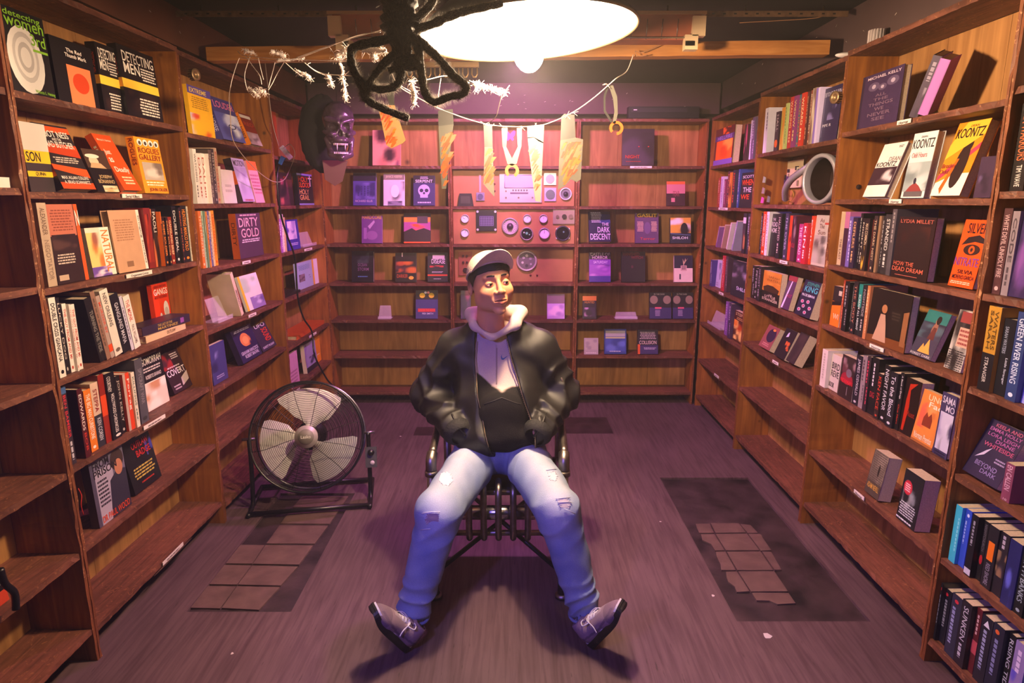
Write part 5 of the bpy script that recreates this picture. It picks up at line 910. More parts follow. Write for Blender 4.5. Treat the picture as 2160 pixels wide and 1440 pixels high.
gauge(1112, 461, 9, .03, 'small greenish white dial, upper middle of the gauge board', face='d8e8dc'); gauge(1146, 461, 9, .03, 'small pink-white dial, upper right of the gauge board', face='ecdfe6')
gauge(1111, 493, 14, .03, 'green glass gauge below the greenish dial', face='2a4a40', ring='9a8a98', glass=True, spots=((0, .1, .2, '6ab0a0'), (-.4, .2, .12, 'b8c8c8'), (.4, -.1, .1, '8ac0a8')))
gauge(1148, 492, 12, .03, 'white-faced round gauge with scale, lower right', face='ece4f8', ring='a898a8', ticks=20)
gauge(1187, 492, 16, .03, 'dark bulging glass gauge with four bolts, lower right corner', face='24303a', ring='3a3a48', glass=True, hand=False, ticks=0, spots=((-.8, .6, .12, 'c8c8d0'), (.8, .6, .12, 'c8c8d0'), (-.8, -.6, .12, 'c8c8d0'), (.8, -.6, .12, 'c8c8d0'), (.1, .2, .12, '5a8090')))
gauge(1193, 409, 13, .10, 'white ring speaker dial at right end of the panel shelf', face='6a7078', ring='f0ecf4', hand=False, boss='3a3c44', ticks=0)
gauge(1111, 550, 22, .10, 'large silver round instrument beside the cap', ring='c0b8b4', face='6a6468', ticks=24, hand=False, spots=((-.3, .3, .13, 'b8b0b8'), (.35, .2, .13, '9a94a0'), (0, -.45, .16, '4a464e'), (-.4, -.15, .12, 'd0c8d0'), (.4, -.3, .1, 'b0a8b8'), (.0, .5, .14, 'c8c0c0')))
def plate(px0, py0, px1, py1, yy, name, label, cat, col='a89ab0', depth=.015):
    a = at(px0, py1, YP + yy); b = at(px1, py0, YP + yy); root = empty(name, (a.x, a.y - .0015, a.z)); tag(root, label, cat, 'instruments set into the middle back bookcase'); w_, h_ = b.x - a.x, b.z - a.z
    MB().box((0, -depth, 0), (w_, -.001, h_), hx(col)).build('face_plate', M_ATTRM, root, colored=True); return root, w_, h_
def knob(root, w_, h_, u, v, r, col, dep=.012, base=.015, n=14, name='knob'):
    mb = MB(); disc_y(mb, Vector((u * w_, 0, v * h_)), r, -base - dep, -base, hx(col), n); mb.build(name, M_ATTRM, root, colored=True)
rt, w_, h_ = plate(1054, 367, 1143, 427, .10, 'instrument_panel', 'big mauve metal panel with screen, six buttons and slot', 'panel')
MB().box((w_ * .12, -.019, h_ * .52), (w_ * .82, -.0152, h_ * .96), hx('8a80a4')).build('screen', M_ATTRM, rt, colored=True)
mb = MB(); u0, u1, v0, v1 = w_ * .12, w_ * .82, h_ * .52, h_ * .96
for p, q in (((u0, v0), (u1, v0)), ((u1, v0), (u1, v1)), ((u1, v1), (u0, v1)), ((u0, v1), (u0, v0))): mb.tube([(p[0], -.02, p[1]), (q[0], -.02, q[1])], .003, 5, hx('c8c0d0'))
mb.build('screen_frame', M_ATTRM, rt, colored=True)
for i in range(6): knob(rt, w_, h_, .32 + i * .065, .43, .0065, '4a4058', .006)
MB().box((w_ * .25, -.0165, h_ * .3), (w_ * .68, -.0152, h_ * .36), hx('6a6078')).build('slot', M_ATTR, rt, colored=True)
for u, v in ((.15, .17), (.45, .17), (.78, .17), (.15, .4)): knob(rt, w_, h_, u, v, .007, '6a5a60', .006, name='bolt')
rt, w_, h_ = plate(1147, 365, 1173, 390, .10, 'square_dial', 'square white dial with grey lens, upper of two', 'dial', 'ece8f0'); knob(rt, w_, h_, .5, .5, .034, '8a8c98', .008, name='lens')
rt, w_, h_ = plate(1148, 396, 1173, 424, .10, 'square_dial', 'square violet dial with grey lens, lower of two', 'dial', 'a898c8'); knob(rt, w_, h_, .5, .5, .036, '5a6070', .008, name='lens')
rt, w_, h_ = plate(1005, 406, 1022, 423, .10, 'square_dial', 'small square knob plate with pale stick above it', 'dial', '7a6a98'); knob(rt, w_, h_, .5, .5, .022, '4a4070', .008, name='lens')
MB().box((w_ * .35, -.008, h_ * 1.05), (w_ * .6, -.002, h_ * 3.2), hx('c8a0a0')).build('stick', M_ATTR, rt, colored=True)
rt, w_, h_ = plate(1005, 443, 1048, 487, .03, 'oscilloscope_screen', 'black square scope screen with pale grid and corner bolts', 'screen', '1c1c28', .018)
MB().box((w_ * .15, -.0195, h_ * .22), (w_ * .85, -.0182, h_ * .75), hx('302e50')).build('screen', M_ATTR, rt, colored=True)
mb = MB()
for i in range(9): mb.box((w_ * (.17 + i * .082), -.0205, h_ * .26), (w_ * (.17 + i * .082) + .0016, -.0197, h_ * .7), hx('a8a8d8'))
for i in range(6): mb.box((w_ * .17, -.0205, h_ * (.28 + i * .08)), (w_ * .83, -.0197, h_ * (.28 + i * .08) + .0016), hx('a8a8d8'))
o = mb.build('screen_grid', M_PRINT, rt, colored=True); o['kind'] = 'stuff'
for u, v in ((.07, .07), (.93, .07), (.07, .93), (.93, .93)): knob(rt, w_, h_, u, v, .009, 'c8c4d0', .005, .018, name='bolt')
rt, w_, h_ = plate(1166, 441, 1212, 472, .03, 'switch_plate', 'beige metal plate with three sockets, top right of gauges', 'plate', '9a8a80')
knob(rt, w_, h_, .2, .5, .012, '6a5a50'); knob(rt, w_, h_, .52, .5, .018, '2a2024'); knob(rt, w_, h_, .82, .5, .017, '7a6a60')
rt, w_, h_ = plate(968, 530, 996, 580, .10, 'switch_plate', 'tall rust plate of sockets partly behind the cap', 'plate', '9a5a4a')
for v in (.82, .55): knob(rt, w_, h_, .35, v, .009, '3a2024'); knob(rt, w_, h_, .62, v, .009, '3a2024')
knob(rt, w_, h_, .5, .22, .02, '2a1a1e')
rt = empty('black_hooded_meter', at(982, 429, YP + .06)); tag(rt, 'black hooded meter box standing at left of the panel shelf', 'meter', 'instruments set into the middle back bookcase')
rt.location.z = zs2[1] + .0005
MB().prism([(-.06, 0), (.06, 0), (.045, .095), (-.045, .095)], 0, .035, hx('17151a')).build('housing', M_ATTR, rt, colored=True)
MB().prism([(-.038, .02), (.038, .02), (.034, .075), (-.034, .075)], -.0015, -.0005, hx('3a3c34')).build('meter_glass', M_ATTR, rt, colored=True)
for i, (px, py) in enumerate(((1119, 580), (1133, 580), (1043, 388), (1043, 403))):
    q = at(px, py, YP + .1); mb = MB(); mb.ell((0, -.006, 0), (.008, .006, .008), 10, 6, hx('6a2030')); o = mb.build('indicator_light', M_ATTRM, M=Matrix.Translation(q), colored=True)
    tag(o, ['small dark red round light, left one below the silver instrument', 'small dark red round light, right one below the silver instrument', 'tiny red stud left of the panel screen, upper', 'tiny red stud left of the panel, lower'][i], 'indicator light')

# ------------------------------------------------------------ things on the third right bookcase: circuit board, hose, duct ring
FRr = FR['R']; zsh = BAYS['R2'][3][1]
def r2(px, py, d):      # point at depth d behind the fronts of the right bookcases, on the sight line through px, py
    r_ = ray(px, py); X = 1.47 + d; t = X / r_.x; q = r_ * t; q.z += CAM_H; return q
def plane_basis(): return Vector((0, -1, 0)), Vector((0, 0, 1))
c00 = r2(1649, 397, .19); c11 = r2(1696, 335, .19)
rt = empty('circuit_board', (c00.x, (c00.y + c11.y) / 2, max(c00.z, zsh + .003))); tag(rt, 'cream circuit board with black chips screwed to the shelf back', 'circuit board')
hw = abs(c00.y - c11.y) / 2; hh = c11.z - c00.z; Mb = Matrix(((0, 1, 0, 0), (-1, 0, 0, 0), (0, 0, 1, 0), (0, 0, 0, 1)))
o = MB().box((-hw, -.003, 0), (hw, 0, hh), hx('d8c49a'), M=Mb).build('board', M_ATTR, rt, colored=True)
rn = random.Random(4)
for i in range(16):
    u, v = rn.uniform(-.85, .7), rn.uniform(.05, .7); c_ = rn.choice(['2a2226', '4a2a5a', '8a7a6a', '1c1a1e', 'b84a3a', 'e8e0c8'])
    MB().box((u * hw, -.003 - rn.uniform(.004, .014), v * hh), (u * hw + rn.uniform(.012, .04), -.0032, v * hh + rn.uniform(.012, .04)), hx(c_), M=Mb).build('chip', M_ATTR, rt, colored=True)
pts = catmull([r2(1712, 346, .10), r2(1690, 362, .07), r2(1668, 380, .06), r2(1657, 400, .08), r2(1657, 420, .12)], 12)
mb = MB(); mb.tube(pts, [.016 + .0035 * (i % 2) for i in range(len(pts))], 12); tag(mb.build('flexible_hose', M_ALU), 'ribbed silver metal hose curving from the duct ring down', 'hose')
# the ring: a short wide aluminium drum, its mouth towards the room
c = r2(1731, 371, -.005); RAD = abs(r2(1731, 320, 0).z - r2(1731, 422, 0).z) / 2
RAD = .118
MR = obj_matrix((1.475, c.y, zsh + RAD + .003), (-1, -.25, 0), (0, 0, 1))
rt = empty('duct_ring', M=MR); tag(rt, 'big round aluminium duct ring open towards the room', 'duct')
MB().lathe([(RAD, .0), (RAD, .018), (RAD * .97, .024), (RAD * .86, .024), (RAD * .84, .018), (RAD * .84, -.012)], 48).build('outer_ring', M_ALU, rt)
MB().lathe([(RAD * .84, -.0125), (RAD * .84, -.10), (RAD * .80, -.117)], 48).build('inner_wall', plain('brown_metal', '3a2824', 0.4, 0.4), rt)
MB().lathe([(RAD * .93, -.001), (RAD * .93, -.12), (RAD * .99, -.13)], 48).build('drum', M_ALU, rt)
MB().lathe([(0, -.118), (RAD * .3, -.115), (RAD * .83, -.119)], 48).build('back_plate', plain('brown_metal', '4a3530', 0.35, 0.5), rt)
for i, (pl, cl) in enumerate((([(1640, 350), (1632, 372), (1625, 395), (1628, 410)], 'c8923a'), ([(1655, 355), (1640, 380), (1628, 395), (1650, 412)], 'c8923a'), ([(1650, 385), (1640, 400), (1660, 410), (1665, 420)], 'a87a3a'), ([(1670, 400), (1674, 412), (1668, 424), (1655, 420)], 'c8a03a'), ([(1608, 380), (1625, 397), (1648, 390)], 'd8a870'))):
    mb = MB(); mb.tube(catmull([r2(x, y, .165 + .01 * i) for x, y in pl], 6), .0016, 5, hx(cl)); tag(mb.build('loose_wire', M_ATTR, colored=True), ['amber wire dropping from top left of the circuit board', 'amber wire curling far left and back under the board', 'short brown wire below left of the circuit board', 'yellow wire looping below the hose end', 'pale wire joining the green scrap to the tangle'][i], 'wire', 'tangled wires on the third right bookcase')
for i, (px, py, cl, l) in enumerate(((1612, 379, '8a9a80', 'green fabric scrap pinned near the left post'), (1610, 402, '8a8078', 'grey square scrap below the green one'), (1608, 422, 'c84aa0', 'magenta paper scrap low by the post'), (1621, 420, '6a7068', 'grey-green scrap beside the magenta one'))):
    q = r2(px, py, .03); q.z = max(q.z, zsh + .02); mb = MB(); mb.prism([(-.022, -.016), (.02, -.018), (.024, .012), (-.01, .02)], -.002, .002, hx(cl)); tag(mb.build('scrap', M_ATTR, M=FRr @ Matrix.Translation(FRr.inverted() @ q) , colored=True), l, 'scrap')

# round brass knobs on posts
for px, py, fr, l in ((401, 158, 'L', 'round ribbed brass knob on the left post top'), (1773, 206, 'R', 'round ribbed brass knob on the right post top')):
    X = -1.48 if fr == 'L' else 1.47; r_ = ray(px, py); q = r_ * (X / r_.x); q.z += CAM_H
    s = 1 if fr == 'L' else -1; rt = empty('post_knob', M=obj_matrix((X + s * .004, q.y, q.z), (s, -.3, 0), (0, 0, 1))); tag(rt, l, 'knob')
    mb = MB()
    for i in range(14): t = 2 * PI * i / 14; mb.box((.024 * math.cos(t) - .002, .024 * math.sin(t) - .002, 0), (.024 * math.cos(t) + .002, .024 * math.sin(t) + .002, .026))
    mb.build('cage', plain('aged_brass', 'a08460', 0.4, 0.7), rt)['kind'] = 'stuff'
    MB().lathe([(.020, .0), (.020, .024), (.027, .026), (.027, .03), (.012, .03), (.012, .02), (0, .02)], 24).build('ring', MATS['aged_brass'], rt)

# box-shaped player on top of the back bookcases, cup on the right
q = at(1325, 248, 4.97); q2 = at(1475, 225, 4.97)
rt = empty('set_top_box', ((q.x + q2.x) / 2, 4.955, 2.1965)); tag(rt, 'flat black electronic box lying on top of right back bookcase', 'electronics')
w_ = (q2.x - q.x) / 2
MB().box((-w_, 0, 0.004), (w_, .08, .085)).build('housing', M_BLKPL, rt); MB().box((-w_ + .02, -.003, .045), (w_ - .09, -.0003, .075), hx('26242a')).build('front_panel', M_ATTR, rt, colored=True)
MB().box((-w_ + .035, -.005, .058), (-w_ + .06, -.0033, .064), hx('e8e4dc')).build('button', M_ATTR, rt, colored=True)
for s in (-1, 1): MB().box((s * (w_ - .05) - .015, .01, 0), (s * (w_ - .05) + .015, .06, .0035)).build('foot', M_BLKPL, rt)
q = r2(1846, 78, .03); mb = MB()
for i in range(16):
    t = 2 * PI * i / 16; mb.box((.028 * math.cos(t) - .003, .028 * math.sin(t) - .003, 0), (.028 * math.cos(t) + .003, .028 * math.sin(t) + .003, .05), hx('b8aca8'))
rt = empty('ribbed_cup', (1.505, q.y, 2.2402)); tag(rt, 'small pale ribbed cup standing on top of second right bookcase', 'cup')
mb.build('ribs', M_ATTR, rt, colored=True)['kind'] = 'stuff'; MB().lathe([(0, 0), (.027, 0), (.027, .045), (.02, .045), (.0, .03)], 24, None, hx('8a8080')).build('cup_body', M_ATTR, rt, colored=True)
mb = MB(); mb.ell((0, 0, .012), (.06, .022, .012), 16, 8, hx('d8d0cc')); tag(mb.build('white_dish', M_ATTR, M=Matrix.Translation((1.50, 3.06, 2.2255)), colored=True), 'white shallow dish on top of third right bookcase', 'dish')

# ------------------------------------------------------------ acrylic book stands
M_ACR = glassmat('clear_acrylic', (0.9, 0.8, 0.95), 0.22, 0.08)
def stand(bay, row, x0, x1, label, h=.11, d=.04):
    fr, s0, s1, zs = BAYS[bay][:4]; z = zs[row] + .0005; a = topx(fr, x0, z, d); b = topx(fr, x1, z, d); w_ = max(.03, b - a)
    mb = MB(); t = .003
    mb.box((-w_ / 2, 0, 0), (w_ / 2, t, .022)); mb.box((-w_ / 2, t, 0), (w_ / 2, .09, t))
    mb.add([(-w_ / 2, .03, t), (w_ / 2, .03, t), (w_ / 2, .03 + t, t), (-w_ / 2, .03 + t, t), (-w_ / 2 + .01, .03 + h * .3, h), (w_ / 2 - .01, .03 + h * .3, h), (w_ / 2 - .01, .03 + h * .3 + t, h), (-w_ / 2 + .01, .03 + h * .3 + t, h)], [(0, 3, 2, 1), (4, 5, 6, 7), (0, 1, 5, 4), (1, 2, 6, 5), (2, 3, 7, 6), (3, 0, 4, 7)])
    tag(mb.build('book_stand', M_ACR, M=FR[fr] @ Matrix.Translation(((a + b) / 2, d, z))), label, 'book stand', 'clear acrylic book stands')
stand('B1', 4, 797, 825, 'empty clear acrylic stand alone on left back bookcase', .1)
stand('L2', 3, 462, 492, 'empty clear acrylic stand at left end, fourth shelf, third left bookcase', .12)
stand('B3', 4, 1298, 1345, 'empty wide acrylic stand between books, right back bookcase', .05)
stand('R3', 4, 1492, 1518, 'empty acrylic stand left of the flame book, right corner bookcase', .1)
stand('L3', 2, 640, 668, 'empty clear acrylic stand, third shelf, left corner bookcase', .1)

# ------------------------------------------------------------ floor fan
FC = Vector((-1.085, 3.24, .375)); ax = Vector((.16, -.92, .30))
MF = obj_matrix(FC, ax, (1, .17, 0)); fan = empty('drum_fan', M=MF); tag(fan, 'large black-framed floor fan with silver blades by left bookcases', 'fan')
FRd = .285
M_BLADE = plain('silver_blade', 'ece8e2', 0.42, 0.25)
def ring(mb, r, z, tr, n=56, tn=5): mb.tube([(r * math.cos(2 * PI * i / n), r * math.sin(2 * PI * i / n), z) for i in range(n)], tr, tn, closed=True)
def gz(r): return .085 + .03 * (1 - (r / FRd) ** 2)
mb = MB()
for i in range(24): r_ = .062 + (FRd - .062) * (i + 1) / 24.0; ring(mb, r_, gz(r_), .0011, 56, 4)
o = mb.build('grille_rings', M_BLACK, fan); o['kind'] = 'stuff'
for i in range(12):
    t = 2 * PI * (i + .3) / 12; pts = []
    for j in range(9): r_ = .06 + (FRd - .06) * j / 8; tt = t + .1 * math.sin(j / 8 * 2.4); pts.append((r_ * math.cos(tt), r_ * math.sin(tt), gz(r_) + .002))
    pts.append((FRd * math.cos(tt), FRd * math.sin(tt), -.085)); MB().tube(pts, .0016, 5).build('grille_spoke', M_BLACK, fan)
mb = MB()
for z in (-.085, -.05, -.015, .02, .05): ring(mb, FRd, z, .0014)
o = mb.build('side_rings', M_BLACK, fan); o['kind'] = 'stuff'
mb = MB(); ring(mb, FRd + .002, .084, .006, 64, 8); mb.build('front_rim', M_BLACK, fan); mb = MB(); ring(mb, FRd + .002, -.086, .006, 64, 8); mb.build('rear_rim', plain('satin_steel', '8a8690', 0.3, 0.9), fan)
mb = MB()
for i in range(12): r_ = .08 + (FRd - .08) * (i + 1) / 12.0; ring(mb, r_, -.09 - .02 * (1 - (r_ / FRd) ** 2), .0012, 48, 4)
mb.build('rear_grille', M_BLACK, fan)['kind'] = 'stuff'
for k in range(3):      # broad pitched blades
    a0 = R((78, 188, 306)[k]); nr, na = 8, 10; vs = []; fs = []
    for i in range(nr + 1):
        r_ = .05 + .205 * i / nr; half = R(20 + 22 * min(1, i / 3)) * (1 if i < nr else .93)
        for j in range(na + 1): u = j / na * 2 - 1; t = a0 + u * half + .18 * (i / nr); vs.append((r_ * math.cos(t), r_ * math.sin(t), .0 + .036 * u * (.5 + .5 * i / nr) + .012 * (1 - u * u)))
    for i in range(nr):
        for j in range(na): q = i * (na + 1) + j; fs.append((q, q + 1, q + na + 2, q + na + 1))
    MB().add(vs, fs, smooth=True).build('blade', M_BLADE, fan)
MB().lathe([(0, .05), (.045, .045), (.055, .0), (.055, -.06), (.08, -.07), (.08, -.125), (0, -.13)], 28).build('motor', M_BLACK, fan)
hub = MB().lathe([(0, .123), (.04, .123), (.0405, .121), (.058, .119), (.06, .108), (.05, .104)], 40).build('hub_badge', plain('hub_silver', 'b8b0a8', 0.45, 0.3), fan)
MB().lathe([(0, .1243), (.04, .1243), (.0402, .1232)], 36).build('badge_disc', plain('hub_grey', '7a746c', 0.5), hub)
mb = MB(); tv, tf, asp = tmesh('Lasko'); mb.add([((x - .5) * .05, (y - .5) * .016, .1248) for x, y in tv], tf, hx('f0ece4')); mb.build('badge_print', M_PRINT, hub, colored=True)
Mi = MF.inverted()
def fl_(p): return Mi @ Vector(p)
xr = MF.to_3x3() @ Vector((1, 0, 0)); PR = FC + xr * (FRd + .022); PLf = FC - xr * (FRd + .022)
fwd = Vector((ax.x, ax.y, 0)).normalized()
def leg_path(P): return [P, P - Vector((0, 0, .12)) + fwd * .0, Vector((P.x, P.y, .10)) + fwd * .02, Vector((P.x, P.y, .02)) + fwd * .05, Vector((P.x, P.y, .016)) + fwd * .16]
for nm, P in (('right', PR), ('left', PLf)):
    MB().tube([fl_(q) for q in catmull(leg_path(P), 5)], .012, 8).build('stand_leg', M_BLACK, fan)
    MB().tube([fl_(q) for q in (Vector((P.x, P.y, .02)) + fwd * .05, Vector((P.x, P.y, .016)) - fwd * .2)], .012, 8).build('stand_foot', M_BLACK, fan)
    s = 1 if nm == 'right' else -1; MB().tube([fl_(P - xr * s * .03), fl_(P + xr * s * .035)], .008, 8).build('pivot_bolt', MATS['satin_steel'], fan)
MB().tube([fl_(Vector((P.x, P.y, .018)) + fwd * .14) for P in (PR, PLf)], .012, 8).build('cross_tube', M_BLACK, fan)
MB().tube([fl_(Vector((P.x, P.y, .018)) - fwd * .19) for P in (PR, PLf)], .012, 8).build('cross_tube', M_BLACK, fan)
cb = PR - Vector((0, 0, .135)) + xr * .012; c_ = fl_(cb)
MB().box((c_.x - .03, c_.y - .06, c_.z - .0), (c_.x + .03, c_.y + .05, c_.z + .04)).build('control_box', plain('box_grey', '3a3638', 0.5), fan)
MB().lathe([(0, .02), (.014, .02), (.018, 0)], 16, Matrix.Translation((c_.x, c_.y + .02, c_.z + .041))).build('speed_knob', M_BLACK, fan)
MB().lathe([(0, .002), (.012, .002), (.012, 0)], 16, Matrix.Translation((c_.x + .006, c_.y - .035, c_.z + .041)), hx('c8b8c0')).build('round_label', M_ATTR, fan, colored=True)
# cables and adapter
mb = MB(); r_l = lambda px, py, X: (lambda r_: Vector((X, r_.y * X / r_.x, CAM_H + r_.z * X / r_.x)))(ray(px, py))
XC = -1.40
mb.tube(catmull([r_l(588, 350, XC), r_l(584, 380, XC), r_l(592, 450, XC), r_l(605, 495, XC), r_l(622, 545, XC), r_l(628, 625, XC), r_l(640, 670, XC), r_l(658, 700, XC), r_l(664, 750, XC + .02), r_l(690, 800, XC + .05), r_l(714, 834, XC + .08), Vector((-1.12, 3.36, .35))], 6), .006, 8)
tag(mb.build('power_cable', M_BLACK), 'thick black power cable running down the left corner to the fan', 'cable')
rt = empty('plug_adapter', r_l(604, 322, XC)); tag(rt, 'small white adapter with blue plug hanging by left corner', 'adapter')
Ma = Matrix.Rotation(R(-38), 4, 'Y')
MB().box((-.014, -.01, -.045), (.014, .01, .045), M=Ma).build('adapter_body', M_WHITE, rt)
MB().prism([(-.014, 0), (.014, 0), (.009, .05), (-.009, .05)], -.009, .009, hx('3a8ab0'), M=Matrix.Translation((-.02, 0, -.025)) @ Matrix.Rotation(R(-150), 4, 'Y')).build('blue_plug', M_ATTR, rt, colored=True)
mb = MB(); mb.tube(catmull([r_l(559, 130, XC), r_l(566, 190, XC), r_l(575, 260, XC), r_l(588, 308, XC)], 6), .0022, 6)
mb.tube(catmull([r_l(600, 312, XC), r_l(612, 304, XC), r_l(622, 325, XC), r_l(612, 355, XC), r_l(598, 380, XC), r_l(575, 382, XC), r_l(545, 362, XC), r_l(510, 325, XC), r_l(490, 290, XC), r_l(486, 240, XC), r_l(484, 195, XC), r_l(500, 130, XC)], 6), .0022, 6)
tag(mb.build('thin_cable', plain('tan_cable', 'a89080', 0.6)), 'thin pale cable looping across the left bookcases', 'cable')
mb = MB(); mb.tube(catmull([r_l(0, 1200, -1.44), r_l(10, 1230, -1.44), r_l(30, 1250, -1.44), r_l(34, 1285, -1.44)], 6), .01, 8) 
tag(mb.build('black_strap', M_BLACK), 'black strap curving at the bottom left frame edge', 'strap')
mb = MB(); mb.tube(catmull([r_l(165, 1030, -1.478), r_l(172, 1045, -1.47), r_l(171, 1065, -1.47), r_l(176, 1085, -1.475)], 5), .0015, 5); tag(mb.build('red_thread', plain('red_thread', 'c82818', 0.6)), 'short red thread hanging on left post by the shelf', 'thread')

q = at(1076, 286, 5.155); mb = MB(); mb.prism([(-.042, .03), (-.03, .04), (-.012, .026), (0, .012), (.012, .026), (.03, .04), (.042, .03), (.036, .004), (.024, -.012), (.03, -.03), (.016, -.038), (0, -.02), (-.016, -.038), (-.03, -.03), (-.024, -.012), (-.036, .004)], -.003, 0, hx('9a70d8'))
tag(mb.build('paper_butterfly', M_ATTR, M=Matrix.Translation((q.x, 5.1635, q.z)), colored=True), 'small violet paper butterfly stuck behind the pincer handles', 'paper decoration')
# ------------------------------------------------------------ distance-field modelling for bodies and cloth
V3 = lambda *a: np.array(a, dtype=np.float32)
def s_ell(P, c, r):
    q = [(P[i] - c[i]) / r[i] for i in range(3)]; k0 = np.sqrt(q[0] ** 2 + q[1] ** 2 + q[2] ** 2)
    k1 = np.sqrt((q[0] / r[0]) ** 2 + (q[1] / r[1]) ** 2 + (q[2] / r[2]) ** 2) + 1e-6
    return k0 * (k0 - 1) / k1
def s_cap(P, a, b, r1, r2=None, sc_=(1, 1, 1)):
    r2 = r1 if r2 is None else r2
    ba = [b[i] - a[i] for i in range(3)]; L = sum(q * q for q in ba) + 1e-9
    t = np.clip(sum((P[i] - a[i]) * ba[i] for i in range(3)) / L, 0, 1)
    return np.sqrt(sum(((P[i] - a[i] - ba[i] * t) / sc_[i]) ** 2 for i in range(3))) - (r1 + (r2 - r1) * t)
def smin(a, b, k):
    h = np.clip(.5 + .5 * (b - a) / k, 0, 1); return b + (a - b) * h - k * h * (1 - h)
def smax(a, b, k): return -smin(-a, -b, k)
def surfnet(fn, lo, hi, h):
    n = [int(math.ceil((hi[i] - lo[i]) / h)) + 1 for i in range(3)]
    ax_ = [np.linspace(lo[i], lo[i] + h * (n[i] - 1), n[i], dtype=np.float32) for i in range(3)]
    P = np.meshgrid(*ax_, indexing='ij', sparse=True); F_ = np.broadcast_to(fn(P), n).astype(np.float32)
    s = F_ < 0
    nc = [q - 1 for q in n]; cnt = np.zeros(nc, np.int16); acc = np.zeros(nc + [3], np.float32)
    cor = [(i, j, k) for i in (0, 1) for j in (0, 1) for k in (0, 1)]
    sl = lambda c: F_[c[0]:c[0] + nc[0], c[1]:c[1] + nc[1], c[2]:c[2] + nc[2]]
    ss = lambda c: s[c[0]:c[0] + nc[0], c[1]:c[1] + nc[1], c[2]:c[2] + nc[2]]
    inside = sum(ss(c).astype(np.int8) for c in cor); act = (inside > 0) & (inside < 8)
    idx = np.argwhere(act)
    ci = idx.T; cv = {c: F_[ci[0] + c[0], ci[1] + c[1], ci[2] + c[2]] for c in cor}
    A = np.zeros((len(idx), 3), np.float32); Cn = np.zeros(len(idx), np.float32)
    for c in cor:
        for a in range(3):
            if c[a] == 0:
                d_ = list(c); d_[a] = 1; d_ = tuple(d_); f0, f1 = cv[c], cv[d_]; x = (f0 < 0) != (f1 < 0)
                t = np.where(x, f0 / np.where(x, f0 - f1, 1), 0); v = np.zeros((len(idx), 3), np.float32)
                for q in range(3): v[:, q] = c[q]
                v[:, a] += t; A += v * x[:, None]; Cn += x
    pos = (idx + A / Cn[:, None]) * h + np.array(lo, np.float32)
    num = -np.ones(nc, np.int64); num[tuple(ci)] = np.arange(len(idx)); faces = []
    for a in range(3):
        b, c = (a + 1) % 3, (a + 2) % 3
        s0 = [slice(None)] * 3; s1 = [slice(None)] * 3; s0[a] = slice(0, n[a] - 1); s1[a] = slice(1, n[a])
        for q in (b, c): s0[q] = slice(1, n[q] - 1); s1[q] = slice(1, n[q] - 1)
        S0, S1 = s[tuple(s0)], s[tuple(s1)]; e = np.argwhere(S0 != S1)
        if not len(e): continue
        flip = S0[tuple(e.T)]
        def cell(db, dc):
            k = e.copy(); k[:, b] += 1 - db; k[:, c] += 1 - dc; k = np.clip(k, 0, np.array(nc) - 1); return num[tuple(k.T)]
        qd = np.stack([cell(1, 1), cell(0, 1), cell(0, 0), cell(1, 0)], 1)
        qd[~flip] = qd[~flip][:, ::-1]; faces.append(qd)
    f = np.concatenate(faces); f = f[(f >= 0).all(1)]
    return pos, f
def relax(pos, f, it=1, k=.5):
    for _ in range(it):
        A = np.zeros_like(pos); Cn = np.zeros(len(pos))
        for i in range(4): 
            for j in ((i + 1) % 4, (i + 3) % 4): np.add.at(A, f[:, i], pos[f[:, j]]); np.add.at(Cn, f[:, i], 1)
        pos = pos + (A / np.maximum(Cn, 1)[:, None] - pos) * k
    return pos
def npmesh(name, pos, f, mat, parent=None, col=None, M=None):
    me = bpy.data.meshes.new(name); me.vertices.add(len(pos)); me.vertices.foreach_set('co', pos.astype(np.float32).ravel())
    me.loops.add(f.size); me.loops.foreach_set('vertex_index', f.astype(np.int32).ravel())
    me.polygons.add(len(f)); me.polygons.foreach_set('loop_start', np.arange(0, f.size, f.shape[1], dtype=np.int32)); me.polygons.foreach_set('loop_total', np.full(len(f), f.shape[1], np.int32))
    me.polygons.foreach_set('use_smooth', np.ones(len(f), bool)); me.materials.append(mat); me.update(calc_edges=True); me.validate()
    if col is not None:
        a = me.color_attributes.new('Col', 'FLOAT_COLOR', 'POINT'); c = np.ones((len(pos), 4), np.float32); c[:, :3] = col; a.data.foreach_set('color', c.ravel())
    o = bpy.data.objects.new(name, me); link(o, parent)
    if M is not None:
        if parent is None: o.matrix_world = M
        else: o.matrix_local = M
    return o
def mixc(c, m, col): return c * (1 - m[:, None]) + np.array(hx(col) if isinstance(col, str) else col) * m[:, None]
def sst(a, b, x): t = np.clip((x - a) / (b - a), 0, 1); return t * t * (3 - 2 * t)
def wob(P, f, ph=0): return np.sin(P[0] * f + ph + 1.7 * np.sin(P[2] * f * .7 + ph)) * np.sin(P[1] * f * .9 + ph * 2.1 + 1.3 * np.sin(P[0] * f * .8)) * np.sin(P[2] * f * 1.1 + ph * .7 + 1.1 * np.sin(P[1] * f))
def segr(P, a, b):      # along-parameter and radial distance of a limb
    ba = [b[i] - a[i] for i in range(3)]; L = sum(q * q for q in ba); t = sum((P[i] - a[i]) * ba[i] for i in range(3)) / L
    return t

